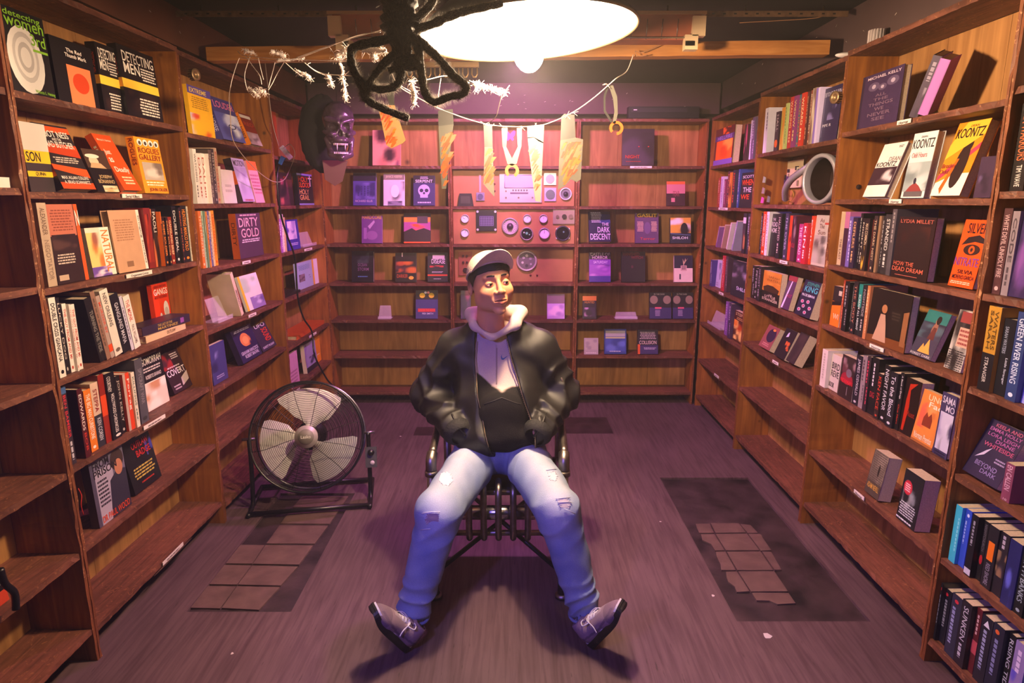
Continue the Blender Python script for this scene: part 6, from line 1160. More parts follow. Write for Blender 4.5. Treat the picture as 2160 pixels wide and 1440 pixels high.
M_SKIN = attrmat('skin', 0.5, 0, 0.35, sss=0.12)
M_HAIR = plain('black_hair', '100b09', 0.5, noise=0.3, scale=300, bump=0.4)
M_NYLON = plain('black_nylon', '13110e', 0.58, noise=0.12, scale=20, bump=0.05, spec=0.45)
M_FLEECE = attrmat('fleece', 0.85, 0, 0.2, noise=0.06, scale=250, bump=0.25)
M_DENIM = attrmat('washed_denim', 0.8, 0, 0.2, noise=0.10, scale=320, bump=0.3)
M_CAP = plain('cap_cotton', 'cdb59c', 0.8, noise=0.06, scale=160, bump=0.15)

man = empty('person', (-.05, 2.6, 0)); 
tag(man, 'man in cream cap, open black bomber jacket and ripped pale jeans sitting on metal chair', 'person')
MI = Matrix.Translation((.05, -2.6, 0))      # world to person
def mm(o): o.matrix_local = MI @ o.matrix_local; return o

# ---- head (own frame: face towards -Y) ------------------------------------
HY, HP, HR = R(22), R(6), R(-5)
HM = Matrix.Translation((-.083, 2.50, 1.283)) @ Matrix.Rotation(HY, 4, 'Z') @ Matrix.Rotation(HR, 4, 'Y') @ Matrix.Rotation(-HP, 4, 'X')
def f_head(P):
    Q = (np.abs(P[0]), P[1], P[2])
    d = s_ell(P, (0, .014, .032), (.076, .094, .086))
    d = smin(d, s_ell(P, (0, -.026, -.032), (.072, .062, .074)), .03)
    d = smin(d, s_ell(Q, (.045, -.006, -.060), (.024, .036, .026)), .03)       # jaw corners
    d = smin(d, s_ell(P, (0, -.070, -.100), (.022, .018, .017)), .026)         # chin
    d = smin(d, s_ell(Q, (.040, -.062, -.026), (.024, .022, .022)), .02)      # cheeks
    d = smin(d, s_cap(Q, (.006, -.082, .030), (.044, -.070, .031), .009, .008), .014)     # brow
    d = smax(d, -s_ell(Q, (.032, -.094, .008), (.019, .014, .012)), .012)      # sockets
    d = smin(d, s_ell(Q, (.032, -.0755, .006), (.0165, .0135, .0125)), .004)    # lids
    d = smax(d, -s_ell(Q, (.0325, -.091, .0046), (.0136, .0105, .0038)), .0012)    # eye opening
    n_ = s_cap(P, (0, -.086, .020), (0, -.104, -.022), .0072, .0100)
    n_ = smin(n_, s_ell(P, (0, -.106, -.026), (.0120, .0095, .0088)), .006)
    n_ = smin(n_, s_ell(Q, (.0150, -.096, -.029), (.0080, .0095, .0075)), .005)
    d = smin(d, n_, .008)
    d = smax(d, -s_ell(Q, (.0068, -.107, -.0375), (.0035, .005, .0035)), .002)
    d = smin(d, s_ell(P, (0, -.083, -.062), (.030, .016, .020)), .012)          # mouth mound
    d = smin(d, s_cap(Q, (0, -.0985, -.0555), (.022, -.088, -.0575), .0046, .0022), .004)
    d = smin(d, s_cap(Q, (0, -.0965, -.0700), (.018, -.088, -.0670), .0060, .0028), .004)
    d = smax(d, -s_cap(Q, (0, -.1020, -.0622), (.024, -.090, -.0612), .0026, .0016), .002)
    # ears
    e = s_ell(Q, (.0795, .022, -.004), (.0085, .018, .031)); e = smax(e, -s_ell(Q, (.0885, .017, -.002), (.007, .010, .019)), .003)
    d = smin(d, e, .006)
    # neck and the slope to the shoulders
    d = smin(d, s_cap(P, (0, .030, -.07), (-.004, .055, -.17), .052, .056, (1, 1, 1)), .02)
    return d
pos, f = surfnet(f_head, (-.1, -.13, -.215), (.1, .125, .13), .0021)
pos = relax(pos, f, 1, .35)
x, y, z = pos[:, 0], pos[:, 1], pos[:, 2]; ax_ = np.abs(x)
c = np.tile(np.array(hx('d29468')), (len(pos), 1))
c = mixc(c, np.exp(-(((ax_ - .04) / .022) ** 2 + ((z + .026) / .02) ** 2)) * (y < -.03) * .35, 'c8684a')
lip = ((z < -.0535 + .10 * ax_ * 0) & (z > -.0770) & (ax_ < .0235) & (y < -.088) & (np.abs(z + .0635) < .0135 - ax_ * .36)); c = mixc(c, lip * .75, 'a84e42')
c = mixc(c, ((np.abs(z + .0618 - ax_ * .04) < .0018) & (ax_ < .024) & (y < -.085)) * .85, '3a1410')
hairm = sst(.040, .056, z + .5 * np.maximum(0, y + .03) * 0) * 0
side = sst(-.02, .03, z) * sst(-.045, -.005, y) * (ax_ > .045); c = mixc(c, side * .85, '20150f')
pos_h = pos
mm(npmesh('head_tmp', pos, f, M_SKIN, None)); 
bpy.data.objects.remove(bpy.data.objects['head_tmp'])
# ---- trunk and limbs under the clothes (one mesh with the head) -------------
J = dict(shL=(-.235, 2.62, 1.0), elL=(-.355, 2.66, .79), wrL=(-.235, 2.46, .71), shR=(.115, 2.62, 1.0), elR=(.212, 2.66, .79), wrR=(.115, 2.45, .71),
         hipL=(-.135, 2.58, .56), knL=(-.262, 2.135, .505), anL=(-.365, 2.10, .12), hipR=(.03, 2.58, .56), knR=(.165, 2.15, .505), anR=(.27, 2.11, .12))
def f_bodyw(P):
    d = s_ell(P, (-.055, 2.60, .90), (.15, .070, .19)); d = smin(d, s_ell(P, (-.055, 2.61, .66), (.14, .09, .14)), .05)
    d = smin(d, s_cap(P, J['shL'], J['shR'], .045), .04); d = smin(d, s_cap(P, (-.07, 2.62, 1.02), (-.078, 2.56, 1.11), .05, .045), .04)
    for s in 'LR':
        d = smin(d, s_cap(P, J['sh' + s], J['el' + s], .045, .038), .02); d = smin(d, s_cap(P, J['el' + s], J['wr' + s], .038, .028), .02)
        w_ = J['wr' + s]; t = 1 if s == 'L' else -1; d = smin(d, s_ell(P, (w_[0] + t * .06, w_[1] + .0, w_[2] - .04), (.05, .03, .035)), .02)
        d = smin(d, s_cap(P, J['hip' + s], J['kn' + s], .07, .05), .03); d = smin(d, s_cap(P, J['kn' + s], J['an' + s], .05, .035), .02)
    return d
p2, f2 = surfnet(f_bodyw, (-.46, 2.0, .05), (.34, 2.78, 1.19), .014)
hw_ = np.array([tuple(HM @ Vector(q)) for q in pos], np.float32)
allp = np.concatenate([hw_, p2]); allf = np.concatenate([f, f2 + len(hw_)]); allc = np.concatenate([c, np.tile(np.array(hx('d29468')), (len(p2), 1))])
body = mm(npmesh('body', allp, allf, M_SKIN, man, allc))
# eyes
for s in (-1, 1):
    e = Vector((s * .0325, -.0765, .0052)); mb = MB(); mb.ell((0, 0, 0), (.0113, .0113, .0113), 20, 14, hx('c8b8a8'), 0)
    look = Vector((.28, -1, -.02)).normalized(); L_ = obj_matrix((0, 0, 0), look, (1, 0, 0))
    mb.lathe([(0, .0119), (.0028, .0119), (.0068, .0100)], 18, L_, hx('150c08')); mb.ell((.002, -.0116, .002), (.0007, .0004, .0007), 6, 4, hx('ffffff'))  # the tiny white ellipsoid is a catchlight put on as colour
    o = mb.build('eye', plain('eye_surface', 'ffffff', 0.2) if False else M_EYE, body, colored=True) if 'M_EYE' in globals() else None
    if o is None: M_EYE = attrmat('eye_surface', 0.15); o = mb.build('eye', M_EYE, body, colored=True)
    o.matrix_local = HM @ Matrix.Translation(e)
    # eyebrow: thin shaped strip following the brow
    mb = MB(); pts = []
    for i in range(9):
        t = i / 8; X = s * (.013 + .036 * t); Y = -.0915 + .055 * max(0, t - .25) ** 1.3 * 1.0 * .62; Z = .0315 + .0065 * math.sin(PI * (.15 + .7 * t)) - .004 * t; pts.append((X, Y, Z))
    mb.tube(pts, [.0018, .0030, .0034, .0034, .0032, .003, .0026, .002, .001], 6); o = mb.build('eyebrow', M_HAIR, body); o.matrix_local = HM
    mb = MB(); mb.tube([(s * (.020 + .0255 * i / 8), -.0895 + .012 * (i / 8) ** 2.2 + .002 * (1 - i / 8), .0078 + .0035 * math.sin(PI * i / 8) - .0015 * i / 8) for i in range(9)], .0009, 5); o = mb.build('eyelash', M_HAIR, body); o.matrix_local = HM
# hair under the cap
def f_hair(P):
    Q = (np.abs(P[0]), P[1], P[2])
    d = np.minimum(s_ell(P, (0, .014, .032), (.076, .094, .086)) , s_ell(P, (0, -.026, -.034), (.066, .060, .076))) - .0050 + .0012 * wob(P, 420)
    lo_ = .053 - P[2] - .10 * np.clip(P[1] + .06, 0, .2) * 1.0 - np.clip(P[1] + .035, 0, .05) * 1.1 - .25 * np.clip(Q[0] - .03, 0, .1)
    return smax(d, lo_, .004)
ph, fh = surfnet(f_hair, (-.095, -.11, -.06), (.095, .125, .135), .0034)
o = npmesh('hair', ph, fh, M_HAIR, man); o.matrix_local = MI @ HM
# ---- cap ---------------------------------------------------------------------
CM = HM @ Matrix.Translation((0, .012, .048)) @ Matrix.Rotation(R(-24), 4, 'X') @ Matrix.Rotation(R(2), 4, 'Y')
vs = []; fs = []; nu, nv = 48, 14
for j in range(nv + 1):
    ph_ = (PI / 2) * j / nv
    for i in range(nu):
        t = 2 * PI * i / nu; seam = 1 - .012 * (abs(math.sin(3 * t)) < .12)
        vs.append((.0865 * math.cos(t) * math.cos(ph_) ** .82 * seam, (.102 * math.sin(t)) * math.cos(ph_) ** .82 * seam, .084 * math.sin(ph_) - .006))
for j in range(nv):
    for i in range(nu): i2 = (i + 1) % nu; fs.append((j * nu + i, j * nu + i2, (j + 1) * nu + i2, (j + 1) * nu + i))
o = MB().add(vs, fs, smooth=True); cap = o.build('cap', M_CAP, man); cap.matrix_local = MI @ CM
cap.modifiers.new('s', 'SOLIDIFY').thickness = .003
mb = MB(); vs = []; fs = []; n = 24; m = 8; thk = .0035      # curved peak
for k in range(2):
    for j in range(m + 1):
        r_ = j / m
        for i in range(n + 1):
            t = -1 + 2 * i / n; X = .080 * t; yb = -.100 * math.sqrt(max(0, 1 - (X / .088) ** 2)); ye = yb - .064 * math.sqrt(max(0, 1 - abs(t) ** 2.6)) * r_
            X2 = X * (1 + .07 * r_); Z = -.002 + .018 * r_ - .030 * (t * t) * (.35 + .65 * r_) + k * thk; vs.append((X2, ye, Z))
q = (m + 1) * (n + 1)
for j in range(m):
    for i in range(n): a = j * (n + 1) + i; fs += [(a, a + 1, a + n + 2, a + n + 1), (q + a, q + a + n + 1, q + a + n + 2, q + a + 1)]
for i in range(n): a = m * (n + 1) + i; fs.append((a, a + 1, q + a + 1, q + a))
o = MB().add(vs, fs, smooth=True).build('cap_peak', M_CAP, cap)
MB().ell((0, 0, .079), (.007, .007, .004), 12, 6).build('cap_button', M_CAP, cap)
mb = MB(); mb.tube([(.088 * math.cos(2 * PI * i / 48), .1035 * math.sin(2 * PI * i / 48), -.004) for i in range(48)], .0022, 6, closed=True); mb.build('cap_band', M_CAP, cap)

# ---- torso cloth -----------------------------------------------------------
def f_torso(P, g=0.0):
    d = s_ell(P, (-.055, 2.615, .93), (.205, .125, .20)); d = smin(d, s_ell(P, (-.05, 2.56, .76), (.205, .145, .17)), .06)
    d = smin(d, s_ell(P, (-.05, 2.53, .67), (.215, .165, .105)), .05)
    d = smin(d, s_cap(P, (-.225, 2.62, 1.005), (.115, 2.62, 1.005), .066), .05)
    d = smin(d, s_ell(P, (-.065, 2.62, 1.07), (.13, .085, .055)), .05)
    return d + g
def f_sleeves(P):
    d = None
    for s in 'LR':
        t = -1 if s == 'L' else 1
        a = s_cap(P, J['sh' + s], J['el' + s], .080, .080); b = s_cap(P, J['el' + s], J['wr' + s], .080, .062); e = smin(a, b, .03)
        # gathered nylon folds, strongest round the elbow and forearm
        u = segr(P, J['el' + s], J['wr' + s]); w_ = segr(P, J['sh' + s], J['el' + s])
        e = e + .014 * (np.abs(np.sin(u * 9 + 2.2 * wob(P, 13))) - .6) * sst(-.35, .1, u) * (1 - sst(.9, 1.1, u)) + .012 * (np.abs(np.sin(w_ * 8 + 2.4 * wob(P, 10, 1) + P[0] * 9)) - .6) * sst(.0, .5, w_) * (1 - sst(.9, 1.2, w_)) + .004 * wob(P, 30)
        d = e if d is None else np.minimum(d, e)
    return d
def f_cloth(P):
    t = f_torso(P); t = t + .007 * wob(P, 17) + .004 * wob(P, 35, 1.2) + .010 * (np.abs(np.sin(P[0] * 26 + 2.6 * wob(P, 7) + P[2] * 6)) - .6) * sst(1.05, .85, P[2])
    return smin(t, f_sleeves(P), .022)
EL = [(1.15, -.150), (1.10, -.145), (.97, -.150), (.84, -.138), (.71, -.108), (.62, -.080), (.55, -.05)]
ER = [(1.15, -.045), (1.10, -.030), (.97, .002), (.81, .054), (.71, .092), (.62, .096), (.57, .050), (.5, .03)]
def interp(tab, Z): t = sorted(tab); return np.interp(Z, [q[0] for q in t], [q[1] for q in t])
def f_jacket(P):
    d = f_cloth(P); sh_ = smax(d, -(d + .016), .003)
    xl = interp(EL, P[2].ravel()).reshape(P[2].shape); xr_ = interp(ER, P[2].ravel()).reshape(P[2].shape)
    op = np.maximum(np.maximum(xl - P[0], P[0] - xr_), P[1] - 2.56)
    sh_ = smax(sh_, -op, .006)
    # neck hole and hem
    nk = s_ell(P, (-.078, 2.56, 1.17), (.088, .10, .105)); sh_ = smax(sh_, -nk, .008)
    hem = (.578 + .010 * np.sin(P[0] * 30) + .10 * np.clip(2.52 - P[1], -.06, .05) * 0) - P[2]; sh_ = smax(sh_, hem, .008)
    return sh_
pj, fj = surfnet(f_jacket, (-.47, 2.33, .56), (.35, 2.80, 1.16), .0058); pj = relax(pj, fj, 1, .4)
jacket = mm(npmesh('jacket', pj, fj, M_NYLON, man))
M_RIB = plain('knit_rib', '12110f', 0.8, noise=0.2, scale=150, bump=0.3)
# hem rib, cuffs, zip teeth, pocket zip on the sleeve
def on_front(X, Z, fn=f_cloth, y0=2.30, y1=2.62):      # front surface of a field
    ys_ = np.linspace(y0, y1, 161, dtype=np.float32); v = fn((np.full(161, X, np.float32), ys_, np.full(161, Z, np.float32))); k = np.argmax(v < 0)
    return Vector((X, float(ys_[k]) if v[k] < 0 else y1, Z))
zp = [on_front(float(np.interp(Z, [q[0] for q in sorted(ER)], [q[1] for q in sorted(ER)])), Z) + Vector((-.001, -.002, 0)) for Z in np.linspace(1.06, .60, 60)]
mb = MB(); mb.tube([q for q in zp], .0022, 5); mb.build('zip', plain('zip_brass', '8a7a60', 0.35, 0.8), jacket)
mb = MB()
for q in zp[::1]: mb.box(tuple((q + Vector((-.004, -.002, -.001)))), tuple((q + Vector((.0, .001, .0015)))))
mb.build('zip_teeth', MATS['zip_brass'], jacket)['kind'] = 'stuff'
zl = [on_front(float(np.interp(Z, [q[0] for q in sorted(EL)], [q[1] for q in sorted(EL)])), Z) + Vector((.001, -.002, 0)) for Z in np.linspace(1.05, .66, 40)]
mb = MB(); mb.tube([q for q in zl], .0018, 5); mb.build('zip', MATS['zip_brass'], jacket)
for s in 'LR':
    a, b = Vector(J['el' + s]), Vector(J['wr' + s]); d_ = (b - a).normalized(); c0 = b + d_ * .035
    mb = MB(); Mx = obj_matrix(c0, d_); mb.lathe([(.060, -.012), (.061, .0), (.052, .022), (.040, .03)], 30, Mx); mb.build('cuff', M_RIB, jacket)
for Z0, Z1, X0_, X1_, nm in ((.77, .69, -.24, -.185, 'pocket_edge'), (.77, .69, .135, .085, 'pocket_edge')):
    mb = MB(); mb.tube([(on_front(X0_ + (X1_ - X0_) * i / 8, Z0 + (Z1 - Z0) * i / 8) + Vector((0, -.003, 0))) for i in range(9)], .005, 6); mb.build(nm, M_NYLON, jacket)
mb = MB(); q = Vector((.205, 2.565, .885)); mb.tube([q, (q + Vector((.012, .006, -.035)))], .004, 6); mb.build('sleeve_zip', MATS['zip_brass'], jacket)

# ---- hoodie -------------------------------------------------------------------
def f_hoodie(P):
    d = f_torso(P) + .024 + .004 * wob(P, 24, 2) + .003 * np.sin(P[2] * 60 + P[0] * 30) * sst(.9, .7, P[2])
    d = smin(d, s_ell(P, (-.04, 2.44, .77), (.09, .035, .09)), .05)
    fd = s_cap(P, (-.075, 2.67, 1.15), (-.165, 2.60, 1.147), .032, .028); fd = smin(fd, s_cap(P, (-.165, 2.60, 1.147), (-.148, 2.52, 1.117), .027, .022), .02)
    fd = smin(fd, s_cap(P, (-.148, 2.52, 1.117), (-.085, 2.468, 1.078), .021, .014), .02)
    fd = smin(fd, s_cap(P, (-.075, 2.67, 1.15), (.032, 2.61, 1.150), .034, .031), .02); fd = smin(fd, s_cap(P, (.032, 2.61, 1.150), (.012, 2.52, 1.122), .029, .023), .02)
    fd = smin(fd, s_cap(P, (.012, 2.52, 1.122), (-.068, 2.468, 1.078), .022, .014), .02)
    fd = fd + .0025 * wob(P, 45)
    d = smin(d, fd, .02)
    nk = s_ell(P, (-.078, 2.535, 1.17), (.068, .076, .115)); return smax(d, -nk, .01)
ph, fh = surfnet(f_hoodie, (-.30, 2.34, .58), (.20, 2.72, 1.20), .0052); ph = relax(ph, fh, 1, .4)
zb = .872 + .02 * np.sin((ph[:, 0] + .05) * 28) - .25 * np.abs(ph[:, 0] + .045) * 0
zb = np.interp(ph[:, 0], [-.16, -.12, -.08, -.04, 0, .05, .1], [.93, .905, .875, .862, .872, .872, .88])
c = np.tile(np.array(hx('c9b3a6')), (len(ph), 1)); c = mixc(c, sst(.004, -.004, ph[:, 2] - zb), '141213')
c = mixc(c, ((np.abs(ph[:, 0] + .062) < .0035) & (ph[:, 2] < 1.03) & (ph[:, 2] > .87)) * .4, '8a7068')
c = mixc(c, (np.abs(ph[:, 2] - zb - .004) < .003) * (ph[:, 0] > -.03) * .0, 'e8e0d8')
hoodie = mm(npmesh('hoodie', ph, fh, M_FLEECE, man, c))
mb = MB()
for i in range(15):
    pass
sw = [(0, .55), (.06, .72), (.16, .98), (.12, .6), (.2, .36), (.34, .3), (1, .72), (.36, .02), (.16, .04), (.04, .2)]
Zs, Xs = .985, -.030
mb.add([tuple((on_front(Xs + (u - .5) * .030, Zs + (v - .5) * .024, f_hoodie, 2.36, 2.6) + Vector((0, -.0022, 0)))) for u, v in sw], [tuple(range(len(sw)))[::-1]], hx('3c5a8c')); mb.build('chest_logo', M_PRINT, hoodie, colored=True)
mb = MB(); mb.tube([(on_front(-.062, Z, f_hoodie, 2.36, 2.62) + Vector((0, -.001, 0))) for Z in np.linspace(1.02, .88, 16)], .0022, 5, hx('9a8478')); mb.build('front_seam', M_ATTR, hoodie, colored=True)
mb = MB(); mb.tube([(on_front(X, .845 - .4 * abs(X + .04), f_hoodie, 2.34, 2.62) + Vector((0, -.001, 0))) for X in np.linspace(-.11, .035, 20)], .002, 5, hx('26221f')); mb.build('pocket_zip', M_ATTR, hoodie, colored=True)

# ---- jeans --------------------------------------------------------------------
RIP = [(-.245, 2.30, .615, .038, 0), (-.300, 2.09, .55, .040, 1), (.155, 2.33, .615, .030, 0), (.185, 2.13, .575, .034, 1)]
def f_jeans(P):
    d = s_ell(P, (-.05, 2.60, .575), (.185, .16, .115))
    for s in 'LR':
        h_, k_, a_ = J['hip' + s], J['kn' + s], J['an' + s]
        u = segr(P, h_, k_); w_ = segr(P, k_, a_)
        th = s_cap(P, h_, k_, .103, .080) + .009 * (np.abs(np.sin(u * 13 + 2.2 * wob(P, 12, 3) + P[0] * 10)) - .6) * sst(.8, .0, u) * sst(-.2, .1, u) + .004 * wob(P, 26, 1)
        shn = s_cap(P, k_, a_, .081, .058)
        shn = shn + .014 * (np.abs(np.sin(w_ * 20 + 2.2 * wob(P, 16, 2) + P[0] * 12)) - .6) * sst(.55, .85, w_) + .011 * (np.abs(np.sin(w_ * 12 + 2.5 * wob(P, 11) + P[0] * 14)) - .6) * sst(.45, .05, w_) * sst(-.3, .0, w_) + .004 * wob(P, 27)
        d = smin(d, smin(th, shn, .03), .02)
    cuts = P[2] * 0 + 1
    d = smax(d, .093 - P[2] + 0 * P[0], .01)
    for s in 'LR':      # hollow the hems
        a_ = J['an' + s]; d = smax(d, -s_cap(P, (a_[0], a_[1], .05), (a_[0], a_[1], .115), .048), .006)
    return d
pp, fp = surfnet(f_jeans, (-.46, 1.98, .07), (.37, 2.80, .70), .0054); pp = relax(pp, fp, 1, .3)
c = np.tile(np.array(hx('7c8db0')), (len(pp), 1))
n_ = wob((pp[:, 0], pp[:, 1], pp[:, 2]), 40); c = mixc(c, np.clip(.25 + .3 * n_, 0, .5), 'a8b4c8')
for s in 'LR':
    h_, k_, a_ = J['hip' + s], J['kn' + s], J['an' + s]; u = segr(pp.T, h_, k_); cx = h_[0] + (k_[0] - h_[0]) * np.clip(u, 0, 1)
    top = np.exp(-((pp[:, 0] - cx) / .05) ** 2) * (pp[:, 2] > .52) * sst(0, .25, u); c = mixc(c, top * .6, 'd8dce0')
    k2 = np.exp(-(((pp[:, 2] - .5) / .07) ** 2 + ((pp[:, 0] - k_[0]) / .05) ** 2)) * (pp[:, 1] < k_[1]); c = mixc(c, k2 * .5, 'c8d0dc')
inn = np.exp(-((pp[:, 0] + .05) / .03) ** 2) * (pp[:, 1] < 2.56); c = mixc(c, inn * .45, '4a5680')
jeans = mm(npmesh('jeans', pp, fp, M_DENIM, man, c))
def on_surf(px, py, fn):      # where the sight line through a photo point meets the cloth
    r_ = ray(px, py); t = np.linspace(1.7, 2.9, 700, dtype=np.float32); P = (r_.x * t, r_.y * t, r_.z * t + CAM_H); v = fn(P); k = int(np.argmax(v < 0)); q = r_ * float(t[k]); q.z += CAM_H; return q
def rip(poly, col, threads, nm='rip'):
    mb = MB(); pts = [on_surf(*p, f_jeans) for p in poly]; cen = sum(pts, Vector()) / len(pts); cpx = sum(p[0] for p in poly) / len(poly); cpy = sum(p[1] for p in poly) / len(poly)
    cen = on_surf(cpx, cpy, f_jeans); pts = [q if (q - cen).length < .06 else cen + (q - cen).normalized() * .02 for q in pts]; nv = Vector((0, -.7, .7)) * .0025
    ring = [q + nv for q in pts]; mid = [on_surf((p[0] + cpx) / 2, (p[1] + cpy) / 2, f_jeans) + nv for p in poly]; n = len(pts)
    vs = [tuple(q) for q in ring + mid + [cen + nv]]
    fs = [(i, (i + 1) % n, n + (i + 1) % n, n + i) for i in range(n)] + [(n + i, n + (i + 1) % n, 2 * n) for i in range(n)]
    mb.add(vs, fs, hx(col), smooth=True); o = mb.build(nm, M_FLEECE, jeans, colored=True)
    mb = MB()
    for i in range(n):
        a, b = ring[i], ring[(i + 1) % n]
        for j in range(4):
            q = a + (b - a) * (j + random.random()) / 4; d_ = (cen - q).normalized(); e = q + d_ * random.uniform(-.004, .009) + Vector((random.uniform(-.003, .003), 0, random.uniform(-.003, .003)))
            mb.tube([(q - d_ * .003), (e + nv * .6)], .0008, 4, hx('e0e0e6'))
    for (a, b) in threads:
        pa, pb = on_surf(*a, f_jeans) + nv * 2, on_surf(*b, f_jeans) + nv * 2
        if (pa - cen).length > .08 or (pb - cen).length > .08: continue
        mb.tube([pa, ((pa + pb) / 2 + nv), pb], .0016, 5, hx('dcdce4'))
    mb.build('frayed_threads', M_FLEECE, o, colored=True)['kind'] = 'stuff'
rip([(930, 998), (942, 994), (953, 1002), (955, 1014), (947, 1024), (934, 1022), (926, 1012)], 'e4e0e4', [])
rip([(902, 1082), (925, 1082), (926, 1100), (900, 1106), (896, 1096)], 'a89098', [((892, 1082), (928, 1080)), ((890, 1084), (926, 1083)), ((888, 1118), (908, 1116))])
rip([(1156, 998), (1170, 995), (1176, 1004), (1172, 1014), (1160, 1012)], 'd8d4dc', [((1152, 992), (1174, 990))])
rip([(1176, 1054), (1196, 1052), (1204, 1062), (1200, 1072), (1182, 1070)], 'c8bcc4', [((1172, 1052), (1202, 1050)), ((1176, 1060), (1206, 1060)), ((1190, 1074), (1212, 1084))])
mb = MB()
def seam(pl, r_=.0013, col='c8ccd8'):
    q = []
    for px, py in pl:
        p = on_surf(px, py, f_jeans)
        if q and (p - q[-1]).length > .055: continue
        if p.y < 1.9 or p.y > 2.62: continue
        q.append(p + Vector((0, -.001, .0008)))
    if len(q) > 1: mb.tube(q, r_, 4, hx(col))
seam([(1046, 985), (1047, 995), (1046, 1006)]); seam([(1046, 1006), (1028, 1022), (1012, 1042), (998, 1062), (985, 1078)]); seam([(1052, 1008), (1072, 1022), (1090, 1045), (1104, 1068), (1120, 1082)])
mb.build('seam', M_FLEECE, jeans, colored=True)
for s in 'LR':
    a_ = J['an' + s]
    MB().tube([Vector((a_[0] + .056 * math.cos(t), a_[1] + .054 * math.sin(t), .100 + .004 * math.sin(3 * t))) for t in [2 * PI * i / 28 for i in range(28)]], .006, 6, hx('8090b0'), closed=True).build('hem', M_DENIM, jeans, colored=True)

# ---- trainers ------------------------------------------------------------------
def shoe(heel, toe, up, side):
    d_ = (Vector(toe) - Vector(heel)).normalized(); M = obj_matrix(heel, Vector(up) - d_ * Vector(up).dot(d_), d_)      # x: toe, z: top of foot
    sg = side
    def f_up(P):
        d = s_ell(P, (.055, 0, .045), (.062, .037, .042)); d = smin(d, s_ell(P, (.135, 0, .035), (.075, .040, .034)), .03); d = smin(d, s_ell(P, (.205, .002 * sg, .026), (.058, .047, .030)), .03)
        d = smin(d, s_cap(P, (.052, 0, .05), (.048, 0, .085), .034, .034), .02)
        d = smax(d, -s_cap(P, (.05, 0, .075), (.05, 0, .12), .027), .004)
        return smax(d, .012 - P[2], .004)
    p_, f_ = surfnet(f_up, (-.02, -.055, .0), (.28, .055, .125), .0034); p_ = relax(p_, f_, 1, .3)
    c = np.tile(np.array(hx('8a7480')), (len(p_), 1)); c = mixc(c, ((p_[:, 0] > .205) | (p_[:, 0] < .03)) * .8, '6a5664'); c = mixc(c, ((np.abs(p_[:, 1]) < .018) & (p_[:, 0] > .09) & (p_[:, 0] < .19) & (p_[:, 2] > .04)) * .7, 'a898a4')
    c = mixc(c, ((np.abs(p_[:, 2] - .03 - .12 * np.abs(p_[:, 0] - .14)) < .004) & (np.abs(p_[:, 1]) > .02)) * .7, '55455a')
    root = npmesh('shoe', p_, f_, M_FLEECE, man, c); root.matrix_local = MI @ M
    def outline(k, s=1.0): 
        pts = []
        for i in range(40):
            t = 2 * PI * i / 40; cx = .13 + .135 * math.cos(t); w_ = .031 + .013 * sst(.08, .2, cx) - .004 * sst(.05, -.0, cx)
            pts.append((.13 + (.135 + k) * math.cos(t), (w_ + k) * (abs(math.sin(t)) ** .5) * (1 if math.sin(t) >= 0 else -1)))
        return pts
    def slab(k0, z0, z1, col, nm):
        a = outline(k0); n = len(a); lift = lambda x: .018 * max(0, (x - .2) / .07) ** 2
        vs = [(x, y, z0 + lift(x)) for x, y in a] + [(x, y, z1 + lift(x) * .6) for x, y in a]
        MB().add(vs, [tuple(range(n))[::-1], tuple(range(n, 2 * n))] + [(i, (i + 1) % n, (i + 1) % n + n, i + n) for i in range(n)], hx(col)).build(nm, M_FLEECE if nm == 'midsole' else M_ATTR, root, colored=True)
    slab(.004, -.004, .012, '0d0c0d', 'outsole'); slab(.0015, .0118, .028, 'e0d8dc', 'midsole'); slab(.0055, .006, .021, '161416', 'sole_edge')
    mb = MB()
    for i in range(6):
        x = .100 + i * .017; zt = .081 - .24 * (x - .08); w_ = .016 + .002 * i * .3
        mb.tube([(x, -w_, zt - .004), (x + .006, -.004, zt + .004), (x + .010, w_, zt - .004)], .0028, 5, hx('d0c8d0')); mb.tube([(x + .010, -w_, zt - .004), (x + .006, .004, zt + .005), (x, w_, zt - .004)], .0028, 5, hx('d0c8d0'))
    for t in (-1, 1):
        mb.tube(catmull([(.098, 0, .078), (.085, t * .02, .088), (.10, t * .045, .078), (.125, t * .035, .07), (.10, t * .008, .080)], 6), .0024, 5, hx('d8d0d8')); mb.tube(catmull([(.098, 0, .078), (.12, t * .03, .078), (.135, t * .046, .052), (.13, t * .052, .03)], 6), .0022, 5, hx('d8d0d8'))
    mb.build('laces', M_FLEECE, root, colored=True)
    MB().ell((.09, 0, .082), (.018, .020, .006), 14, 8, hx('8a7480')).build('tongue', M_FLEECE, root, colored=True)
shoe((-.392, 2.035, .012), (-.500, 1.915, .262), (.72, .34, .45), 1)
shoe((.300, 2.055, .012), (.405, 1.935, .262), (-.72, .34, .45), -1)
for s, a_ in (('L', J['anL']), ('R', J['anR'])):
    MB().tube([MI @ Vector((a_[0] * 1.0, a_[1] - .0, .15)), MI @ Vector((a_[0], a_[1] - .02, .06))], .036, 14, hx('d8d4dc')).build('sock', M_FLEECE, man, colored=True)

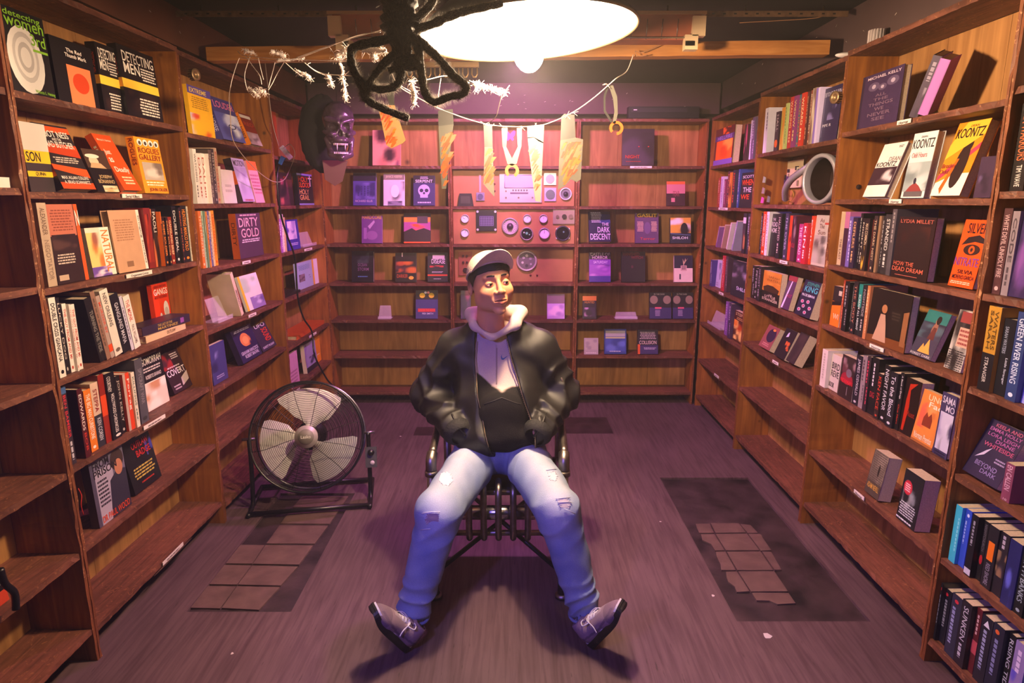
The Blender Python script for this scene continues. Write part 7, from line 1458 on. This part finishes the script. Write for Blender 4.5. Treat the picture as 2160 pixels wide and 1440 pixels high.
# ------------------------------------------------------------ chair of pipes
ch = empty('pipe_chair', (-.055, 2.62, 0)); tag(ch, 'heavy chair built of grey metal pipes under the seated man', 'chair'); MC = Matrix.Translation((.055, -2.62, 0))
def pipe(pts, r_, nm, mat=M_STEEL, n=14): return MB().tube([MC @ Vector(p) for p in pts], r_, n).build(nm, mat, ch)
mb = MB(); mb.box((-.23, -.15, .405), (.23, .24, .44)); mb.build('seat', plain('dark_seat_plate', '1c1a1a', 0.5), ch)
for X in (-.318, .208):
    pipe(catmull([(X + .012, 2.86, .70), (X + .005, 2.62, .675), (X, 2.40, .62)], 6), .016, 'armrest')
    pipe(catmull([(X, 2.40, .62), (X - .002, 2.372, .60), (X - .002, 2.366, .56)], 5), .022, 'pipe_elbow'); pipe([(X - .002, 2.366, .57), (X - .002, 2.366, .015)], .018, 'front_leg')
    pipe([(X - .002, 2.366, .56), (X - .002, 2.366, .54)], .025, 'pipe_collar'); pipe([(X + .012, 2.86, .72), (X + .012, 2.86, .015)], .018, 'rear_leg')
    pipe([(X, 2.366, .40), (X + .012, 2.86, .40)], .014, 'side_rail')
    for Y in (2.366, 2.86): mb = MB(); mb.lathe([(0, .0), (.03, .0), (.03, .012), (.02, .018)], 18, MC @ Matrix.Translation((X, Y, .001))); mb.build('foot_flange', M_STEEL, ch)
pipe([(-.318, 2.47, .42), (.22, 2.47, .42)], .014, 'front_rail'); pipe([(-.306, 2.86, .40), (.22, 2.86, .40)], .014, 'rear_rail'); pipe([(-.306, 2.86, .71), (.22, 2.86, .71)], .018, 'back_rail')
for x in (-.15, -.055, .04): pipe([(x, 2.86, .41), (x, 2.86, .71)], .012, 'back_bar')
pipe([(-.205, 2.435, .345), (.095, 2.435, .345)], .030, 'cross_drum', M_CHROME)
for x in (-.175, -.115, -.055, .005, .065):
    pipe(catmull([(x, 2.46, .475), (x, 2.405, .465), (x, 2.385, .41), (x, 2.39, .28), (x, 2.41, .245), (x, 2.44, .235)], 6), .0135, 'curved_bar'); mb = MB(); mb.lathe([(.031, -.014), (.037, -.010), (.037, .010), (.031, .014)], 20, MC @ obj_matrix((x + .03, 2.435, .345), (1, 0, 0))); mb.build('drum_ring', M_CHROME, ch)
pipe([(-.23, 2.44, .25), (.12, 2.44, .25)], .012, 'lower_rail')
pipe([(-.318, 2.38, .10), (.22, 2.84, .33)], .010, 'brace', M_BLACK); pipe([(.208, 2.38, .10), (-.306, 2.84, .33)], .010, 'brace', M_BLACK)
pipe([(-.318, 2.366, .235), (-.23, 2.44, .25)], .010, 'link_rod'); pipe([(.208, 2.366, .235), (.12, 2.44, .25)], .010, 'link_rod')
# ------------------------------------------------------------ hairy spider
def depth_pts(pl): return [at(px, py, Y) for px, py, Y in pl]
spd = empty('hairy_spider', tuple(at(842, 90, 1.80))); tag(spd, 'big black hairy toy spider hanging in front of the lamp', 'spider'); MS = Matrix.Translation(-spd.location)
M_FUR = plain('spider_fur', '242018', 0.9, noise=0.5, scale=60, bump=0.6)
M_FURH = plain('spider_hair', '6e6654', 0.9)
rf = random.Random(11)
def fuzz(pts, rs, n, L, mat=M_FURH, name='fur', col=None, parent=None, r_=.0005):
    mb = MB()
    for _ in range(n):
        i = rf.randrange(len(pts) - 1); t = rf.random(); c0 = pts[i].lerp(pts[i + 1], t); r0 = rs[i] + (rs[i + 1] - rs[i]) * t; ax0 = (pts[i + 1] - pts[i]).normalized()
        d_ = Vector((rf.gauss(0, 1), rf.gauss(0, 1), rf.gauss(0, 1))); d_ = (d_ - ax0 * d_.dot(ax0)).normalized(); w_ = ax0.cross(d_) * r_
        a = c0 + d_ * r0 * .9; b = a + (d_ + ax0 * rf.uniform(-.9, .9) + Vector((rf.uniform(-.4, .4), rf.uniform(-.4, .4), rf.uniform(-.4, .4)))).normalized() * L * rf.uniform(.4, 1.3)
        mb.add([tuple(MS @ (a - w_)), tuple(MS @ (a + w_)), tuple(MS @ b)], [(0, 1, 2)])
    o = mb.build(name, mat, parent or spd); o['kind'] = 'stuff'; return o
def furry(pl, rs, name, nf, L=.012):
    pts = catmull(depth_pts(pl), 6); n = len(pts); rr = [rs[0] + (rs[1] - rs[0]) * i / (n - 1) for i in range(n)]; rr = [r * (1 + rf.uniform(-.16, .16)) for i, r in enumerate(rr)]
    o = MB().tube([MS @ p for p in pts], rr, 10).build(name, M_FUR, spd); fuzz(pts, rr, nf, L, parent=o); return o
furry([(845, -90, 1.80), (842, -20, 1.80), (842, 30, 1.80), (845, 60, 1.80)], (.047, .046), 'abdomen', 2600, .02)
furry([(842, 50, 1.80), (846, 95, 1.79), (852, 128, 1.78)], (.036, .022), 'head', 1100, .016)
for pl, n in (([(835, 80, 1.80), (795, 88, 1.78), (745, 102, 1.76), (742, 135, 1.76), (760, 175, 1.75), (768, 195, 1.75), (776, 212, 1.74), (815, 232, 1.74), (862, 250, 1.73)], 1300),
              ([(845, 105, 1.79), (815, 130, 1.78), (796, 152, 1.77), (778, 178, 1.76), (772, 200, 1.76)], 700),
              ([(876, 85, 1.80), (884, 110, 1.79), (890, 160, 1.78), (897, 195, 1.77), (915, 215, 1.77), (945, 205, 1.76), (968, 200, 1.76)], 1100),
              ([(872, 75, 1.80), (900, 100, 1.79), (930, 128, 1.78), (955, 158, 1.77), (982, 180, 1.76), (980, 195, 1.76), (965, 203, 1.76)], 1100),
              ([(878, 62, 1.80), (915, 50, 1.79), (955, 32, 1.79), (1000, 20, 1.80), (1060, 8, 1.82)], 800),
              ([(868, 50, 1.80), (890, 30, 1.80), (912, 5, 1.80), (920, -25, 1.80)], 600),
              ([(852, 118, 1.78), (838, 135, 1.77), (846, 155, 1.76), (838, 178, 1.76), (815, 188, 1.76), (790, 186, 1.76), (778, 172, 1.76)], 700),
              ([(856, 122, 1.78), (880, 128, 1.78), (872, 140, 1.77), (845, 142, 1.77), (820, 150, 1.77)], 400)):
    furry(pl, (.0120, .0085), 'leg', int(n * 3), .015)
MB().tube([MS @ at(846, -60, 1.80), MS @ Vector((at(846, -60, 1.80).x, 1.80, 2.459))], .003, 6).build('hanging_cord', M_BLACK, spd)

# ------------------------------------------------------------ torn white cobweb
M_WEB = plain('cobweb_fibre', 'e4d6cc', 0.9, noise=0.1, scale=60)
wb = empty('cobweb', tuple(at(620, 140, 2.2))); tag(wb, 'torn white stretchy cobweb strung from left boarding to the spider', 'cobweb'); MW = Matrix.Translation(-wb.location)
rw = random.Random(3)
def strand(pl, r_=.0014, nm='strand'): MB().tube([MW @ p for p in catmull(depth_pts(pl), 5)], r_, 5).build(nm, M_WEB, wb)
def clump(px0, py0, px1, py1, Y, r0, r1):
    pts = catmull([at(px0, py0, Y), at((px0 + px1) / 2 + rw.uniform(-3, 3), (py0 + py1) / 2, Y), at(px1, py1, Y)], 6); n = len(pts)
    mb = MB(); mb.tube([MW @ p for p in pts], [(r0 + (r1 - r0) * i / (n - 1)) * rw.uniform(.5, 1.0) for i in range(n)], 9)
    for _ in range(60):
        p = rw.choice(pts); q = p + Vector((rw.uniform(-1, 1), rw.uniform(-1, 1), rw.uniform(-1, 1))) * (r0 + r1) * .8; e = q + Vector((rw.uniform(-1, 1), rw.uniform(-1, 1), rw.uniform(-1.5, .5))) * r1; mb.tube([MW @ p, MW @ q, MW @ e], [.0009, .0006, .0003], 4)
    mb.build('clump', M_WEB, wb)
for pl in ([(502, 108, 3.0), (520, 118, 2.8), (620, 126, 2.5), (742, 128, 2.1)], [(505, 122, 3.0), (600, 130, 2.5), (742, 131, 2.1)], [(625, 122, 2.5), (690, 98, 2.3), (745, 80, 2.05), (802, 64, 1.9)], [(628, 124, 2.5), (690, 100, 2.3), (750, 76, 2.05), (802, 68, 1.9)],
           [(518, 118, 2.9), (535, 142, 2.8), (548, 160, 2.7), (552, 178, 2.7)], [(528, 118, 2.9), (522, 135, 2.8), (516, 160, 2.8), (522, 190, 2.8), (536, 205, 2.7)], [(600, 130, 2.6), (585, 155, 2.7), (575, 175, 2.7), (566, 190, 2.7)], [(580, 132, 2.6), (574, 155, 2.7), (566, 185, 2.7)],
           [(545, 122, 2.8), (550, 145, 2.8), (556, 168, 2.8)], [(602, 132, 2.5), (622, 150, 2.5), (636, 160, 2.5)], [(640, 130, 2.4), (665, 150, 2.4), (690, 160, 2.4)], [(655, 132, 2.4), (650, 138, 2.4), (680, 155, 2.4), (745, 160, 2.1)], [(505, 122, 3.0), (498, 140, 3.0), (490, 165, 3.0), (486, 185, 3.0)],
           [(836, 175, 2.0), (852, 185, 2.1), (872, 196, 2.2)], [(742, 145, 2.1), (725, 160, 2.2)], [(860, 172, 2.0), (900, 168, 2.1), (945, 160, 2.2), (990, 175, 2.3)], [(930, 165, 2.2), (926, 190, 2.2), (922, 225, 2.2)], [(990, 170, 2.3), (1030, 188, 2.4), (1055, 200, 2.4), (1075, 180, 2.4)], [(1058, 200, 2.4), (1052, 225, 2.5), (1045, 248, 2.6), (1030, 258, 2.8)]): strand(pl)
for a in ((572, 108, 602, 118, 2.6, .010, .007), (516, 106, 536, 112, 2.9, .009, .006), (585, 128, 640, 124, 2.5, .006, .004), (708, 118, 738, 105, 2.2, .010, .014), (628, 150, 655, 165, 2.45, .006, .010), (690, 158, 698, 178, 2.4, .007, .009), (716, 130, 722, 165, 2.2, .003, .006), (722, 165, 727, 210, 2.2, .005, .009), (765, 106, 815, 108, 1.95, .010, .008), (788, 112, 792, 126, 1.95, .008, .004), (866, 168, 874, 200, 2.1, .005, .012), (874, 200, 873, 222, 2.1, .010, .005),
          (545, 190, 560, 195, 2.75, .008, .01), (523, 185, 545, 203, 2.75, .006, .008), (1000, 178, 1040, 188, 2.35, .012, .010), (1040, 188, 1066, 196, 2.38, .012, .006), (1010, 175, 1004, 192, 2.35, .007, .003)): clump(*a)

# ------------------------------------------------------------ horror garland of paper tools
YG = 3.02
mb = MB(); mb.tube(catmull([Vector((at(1335, 140, 3.17).x, 3.17, 2.262))] + depth_pts([(1322, 150, 3.14), (1300, 165, YG), (1285, 178, YG), (1250, 208, YG), (1206, 238, YG), (1150, 262, YG), (1110, 267, YG), (1060, 266, YG), (1028, 262, YG), (990, 252, YG), (950, 238, YG), (925, 228, YG), (880, 205, YG), (836, 175, YG)]) + [Vector((-.58, 3.2, 2.262))], 6), .0024, 6)
for px, py in ((1035, 268), (1022, 262), (1060, 267), (1100, 268), (1130, 262), (1196, 244), (1280, 178), (1210, 238)):
    c0 = at(px, py, YG)
    for k in range(3): d_ = Vector((random.uniform(-1, 1), random.uniform(-.4, .1), random.uniform(-1, .8))).normalized() * .022; mb.tube([c0 - d_ * .3, c0 + d_], .0015, 4)
tag(mb.build('garland_string', plain('string', 'e0d0c4', 0.9)), 'pale string sagging from the beam, holding the paper tools', 'string')
M_FOIL = attrmat('printed_card', 0.35)
def cutout(name, label, parts, blood, Y=YG, strokes=26, holes=()):
    """parts: (pixel outline, colour, part name); blood: (pixel outline) area crossed by orange strokes"""
    xs_ = [p[0] for q in parts for p in q[0]]; ys_ = [p[1] for q in parts for p in q[0]]
    o0 = at(sum(xs_) / len(xs_), sum(ys_) / len(ys_), Y); root = empty(name, tuple(o0)); tag(root, label, 'paper tool', 'paper tools on the horror garland')
    L2 = lambda p: (lambda q: (q.x - o0.x, q.z - o0.z))(at(p[0], p[1], Y))
    for poly, col, nm in parts: MB().prism([L2(p) for p in poly], -.002, .002, hx(col)).build(nm, M_FOIL, root, colored=True)
    rb = random.Random(len(label)); mb = MB()
    if blood:
        bx0, bx1 = min(p[0] for p in blood), max(p[0] for p in blood); by0, by1 = min(p[1] for p in blood), max(p[1] for p in blood)
        def inside(x, y):
            c_ = False; n = len(blood); j = n - 1
            for i in range(n):
                if (blood[i][1] > y) != (blood[j][1] > y) and x < (blood[j][0] - blood[i][0]) * (y - blood[i][1]) / (blood[j][1] - blood[i][1] + 1e-9) + blood[i][0]: c_ = not c_
                j = i
            return c_
        k = 0; tries = 0
        while k < strokes and tries < 900:
            tries += 1; x, y = rb.uniform(bx0, bx1), rb.uniform(by0, by1); L_ = rb.uniform(10, 34); w_ = rb.uniform(2.0, 5.5); dx, dy = -.5 * L_ / 2, .87 * L_ / 2
            cs = [(x - dx - w_, y - dy), (x - dx + w_, y - dy), (x + dx + w_ * .4, y + dy), (x + dx - w_ * .4, y + dy)]
            if sum(inside(*q) for q in cs) < 4 and not (sum(inside(*q) for q in cs) >= 3 and rb.random() < .3): continue
            k += 1; mb.add([(L2(q)[0], -.0026 - .00002 * k, L2(q)[1]) for q in cs], [(0, 1, 2, 3)], hx(rb.choice(['b8480c', 'a83c0c', 'c0580c', '98300c', '8a5a3a'])))
        mb.build('paint_strokes', M_FOIL, root, colored=True)['kind'] = 'stuff'
    return root
GR, BL = '2a2926', '8a8678'
cutout('paper_cleaver', 'paper cleaver with big white-orange blade, at left end of garland', [([(815, 178), (830, 176), (832, 222), (822, 222), (815, 200)], GR, 'handle'), ([(797, 222), (832, 222), (856, 296), (850, 302), (826, 313), (815, 306), (806, 262)], '8a6a40', 'blade')], [(797, 222), (826, 222), (838, 300), (826, 313), (815, 306), (806, 262)], strokes=34)
cutout('paper_saw', 'long narrow paper hand saw, orange-streaked, left of centre', [([(924, 234), (931, 232), (955, 230), (957, 262), (925, 266)], GR, 'handle'), ([(925, 266), (957, 262), (952, 300), (941, 398), (932, 398), (928, 330)], '45443c', 'blade')], [(926, 280), (956, 275), (950, 310), (941, 398), (932, 398), (928, 330)], strokes=40)
cutout('paper_knife', 'paper knife with straight grey handle and slanted point', [([(1020, 264), (1038, 262), (1039, 310), (1022, 310)], GR, 'handle'), ([(1022, 310), (1039, 310), (1043, 415), (1034, 405), (1020, 388)], '5c584e', 'blade')], [(1022, 312), (1039, 312), (1041, 405), (1020, 388)], strokes=30)
def arc(cx, cy, r0, r1, n=16, t0=.6, t1=.6 + 2 * PI * .86): return [(cx + r0 * math.cos(t0 + (t1 - t0) * i / n), cy + r0 * math.sin(t0 + (t1 - t0) * i / n)) for i in range(n + 1)] + [(cx + r1 * math.cos(t1 - (t1 - t0) * i / n), cy + r1 * math.sin(t1 - (t1 - t0) * i / n)) for i in range(n + 1)]
cutout('paper_pincers', 'paper pincers hanging open in a V with orange round jaws', [([(1058, 270), (1071, 270), (1068, 310), (1060, 310)], GR, 'handle'), ([(1090, 270), (1101, 270), (1100, 310), (1092, 310)], GR, 'handle'), ([(1061, 310), (1068, 310), (1080, 334), (1092, 310), (1099, 310), (1090, 345), (1080, 350), (1070, 345)], '6c6862', 'arms'), (arc(1080, 360, 15, 8, t0=2.2, t1=2.2 + 5.2), 'b8601c', 'jaws')], None)
cutout('paper_hand_saw', 'wide-topped paper saw with white blade right of the V pincers', [([(1112, 266), (1148, 262), (1146, 302), (1136, 298), (1126, 290), (1113, 292)], '2a2926', 'handle'), ([(1113, 290), (1126, 289), (1146, 300), (1140, 426), (1129, 424), (1118, 340)], '7c7266', 'blade')], [(1115, 300), (1130, 304), (1140, 418), (1130, 420), (1119, 340)], strokes=26)
cutout('paper_hatchet', 'broad paper hatchet smeared orange, at right of the garland', [([(1184, 246), (1190, 240), (1212, 242), (1214, 290), (1182, 296)], GR, 'handle'), ([(1182, 296), (1214, 290), (1230, 294), (1225, 378), (1216, 384), (1204, 378), (1192, 392), (1177, 400), (1179, 340)], '4c483e', 'blade')], [(1181, 298), (1229, 296), (1224, 378), (1204, 376), (1180, 396)], strokes=60)
cutout('paper_shears', 'thin curved paper shears with orange loop hanging by the right end', [([(1284, 180), (1293, 180), (1302, 205), (1303, 240), (1298, 262), (1292, 260), (1296, 235), (1293, 208)], '5c5a50', 'arm'), ([(1280, 182), (1284, 184), (1277, 205), (1277, 232), (1292, 256), (1290, 261), (1273, 235), (1273, 202)], GR, 'arm'), (arc(1300, 270, 15, 9, t0=2.4, t1=2.4 + 5.4), 'd8601c', 'loop')], None, Y=3.04)

# ------------------------------------------------------------ skull mask in the corner
SM = Matrix.Translation((-1.075, 4.16, 2.04)) @ Matrix.Rotation(R(20), 4, 'Z') @ Matrix.Rotation(R(4), 4, 'X')
def f_sk(P):
    Q = (np.abs(P[0]), P[1], P[2])
    d = s_ell(P, (0, .03, .06), (.098, .11, .105)); d = smin(d, s_ell(P, (0, -.01, -.03), (.082, .075, .08)), .03)
    d = smin(d, s_cap(Q, (.012, -.092, .035), (.078, -.055, .055), .016, .014), .015)
    d = smin(d, s_cap(Q, (.05, -.078, -.035), (.088, -.03, -.02), .017, .014), .015)
    d = smax(d, -s_ell(Q, (.042, -.092, .008), (.031, .062, .026)), .006)
    d = smax(d, -s_ell(P, (0, -.1, -.033), (.014, .05, .025)), .006)
    d = smin(d, s_cap(P, (0, -.098, .02), (0, -.108, -.005), .010, .007), .008)
    d = smin(d, s_ell(P, (0, -.062, -.068), (.05, .04, .022)), .012)
    jw = s_cap(Q, (.078, -.01, -.06), (.056, -.045, -.15), .015, .017); jw = smin(jw, s_cap(Q, (.056, -.045, -.15), (0, -.088, -.170), .020, .024), .015)
    d = smin(d, jw, .012)
    d = smax(d, -s_ell(P, (0, -.075, -.115), (.045, .07, .030)), .006)
    return d + .0018 * wob(P, 90)
ps, fs_ = surfnet(f_sk, (-.12, -.14, -.21), (.12, .16, .18), .0048); ps = relax(ps, fs_, 1, .4)
sk = npmesh('skull_mask', ps, fs_, plain('glossy_skull', '443240', 0.25, noise=0.4, scale=14, bump=0.25), M=SM); tag(sk, 'large glossy fanged skull mask hanging in the far left corner', 'mask')
for i in range(11):
    t = -1 + 2 * i / 10
    for up in (1, -1):
        x = t * .040; y = -.104 + .030 * t * t; z = -.086 if up > 0 else -.148; L_ = .014; fang = abs(abs(i - 5) - 3) < .5 and up > 0
        if fang: L_ = .045
        mb = MB(); mb.lathe([(0, -L_), (.0028, -L_ * .6), (.0042, 0)], 8, Matrix.Translation((x, y - (.006 if up < 0 else 0) - (.006 if fang else 0), z)) @ (Matrix.Identity(4) if up > 0 else Matrix.Rotation(PI, 4, 'X'))); mb.build('tooth', plain('skull_tooth', 'd8c0cc', 0.25), sk)
vs = []; fs = []; nu, nv = 24, 14; rk = random.Random(9)
for j in range(nv + 1):
    ph_ = PI * j / nv - PI / 2
    for i in range(nu): t = 2 * PI * i / nu; k = 1 + .05 * rk.uniform(-1, 1); vs.append((.155 * math.cos(t) * math.cos(ph_) * k - .075, .10 * math.sin(t) * math.cos(ph_) * k + .235, .24 * math.sin(ph_) * k - .03))
for j in range(nv):
    for i in range(nu): i2 = (i + 1) % nu; fs.append((j * nu + i, j * nu + i2, (j + 1) * nu + i2, (j + 1) * nu + i))
hd = MB().add(vs, fs, smooth=True).build('black_hood', plain('black_cloth', '120e10', 0.9, noise=0.3, scale=20, bump=0.3), M=SM); tag(hd, 'black cloth bundle hanging behind the skull mask', 'cloth')
mb = MB(); mb.prism([(-.09, 0), (.07, 0), (.03, -.13), (-.02, -.16), (-.08, -.12)], 0, .02, hx('4a0c14')); tag(mb.build('red_cloth', M_ATTR, M=SM @ Matrix.Translation((-.01, .12, -.19)), colored=True), 'dark red rag under the skull mask', 'cloth')
MB().tube([SM.inverted() @ Vector((-1.075, 4.2, 2.459)), Vector((0, .06, .16))], .002, 6).build('hanging_cord', M_BLACK, sk)

# ------------------------------------------------------------ thin haze added to the room air to give the lamp its bloom
hm = bpy.data.materials.new('bloom_haze'); hm.use_nodes = True; nt = hm.node_tree; nt.nodes.clear()
vo = nt.nodes.new('ShaderNodeVolumeScatter'); vo.inputs['Density'].default_value = 0.0075; vo.inputs['Anisotropy'].default_value = 0.3; vo.inputs['Color'].default_value = (1, 0.96, 0.92, 1)
ou = nt.nodes.new('ShaderNodeOutputMaterial'); nt.links.new(vo.outputs[0], ou.inputs['Volume'])
hz = MB().box((X0 + .01, Y0 + .01, .005), (X1 - .01, Y1 - .01, ZC - .005)).build('haze', hm); hz['kind'] = 'structure'; hz['label'] = 'faint haze added to the room air for the lamp bloom'
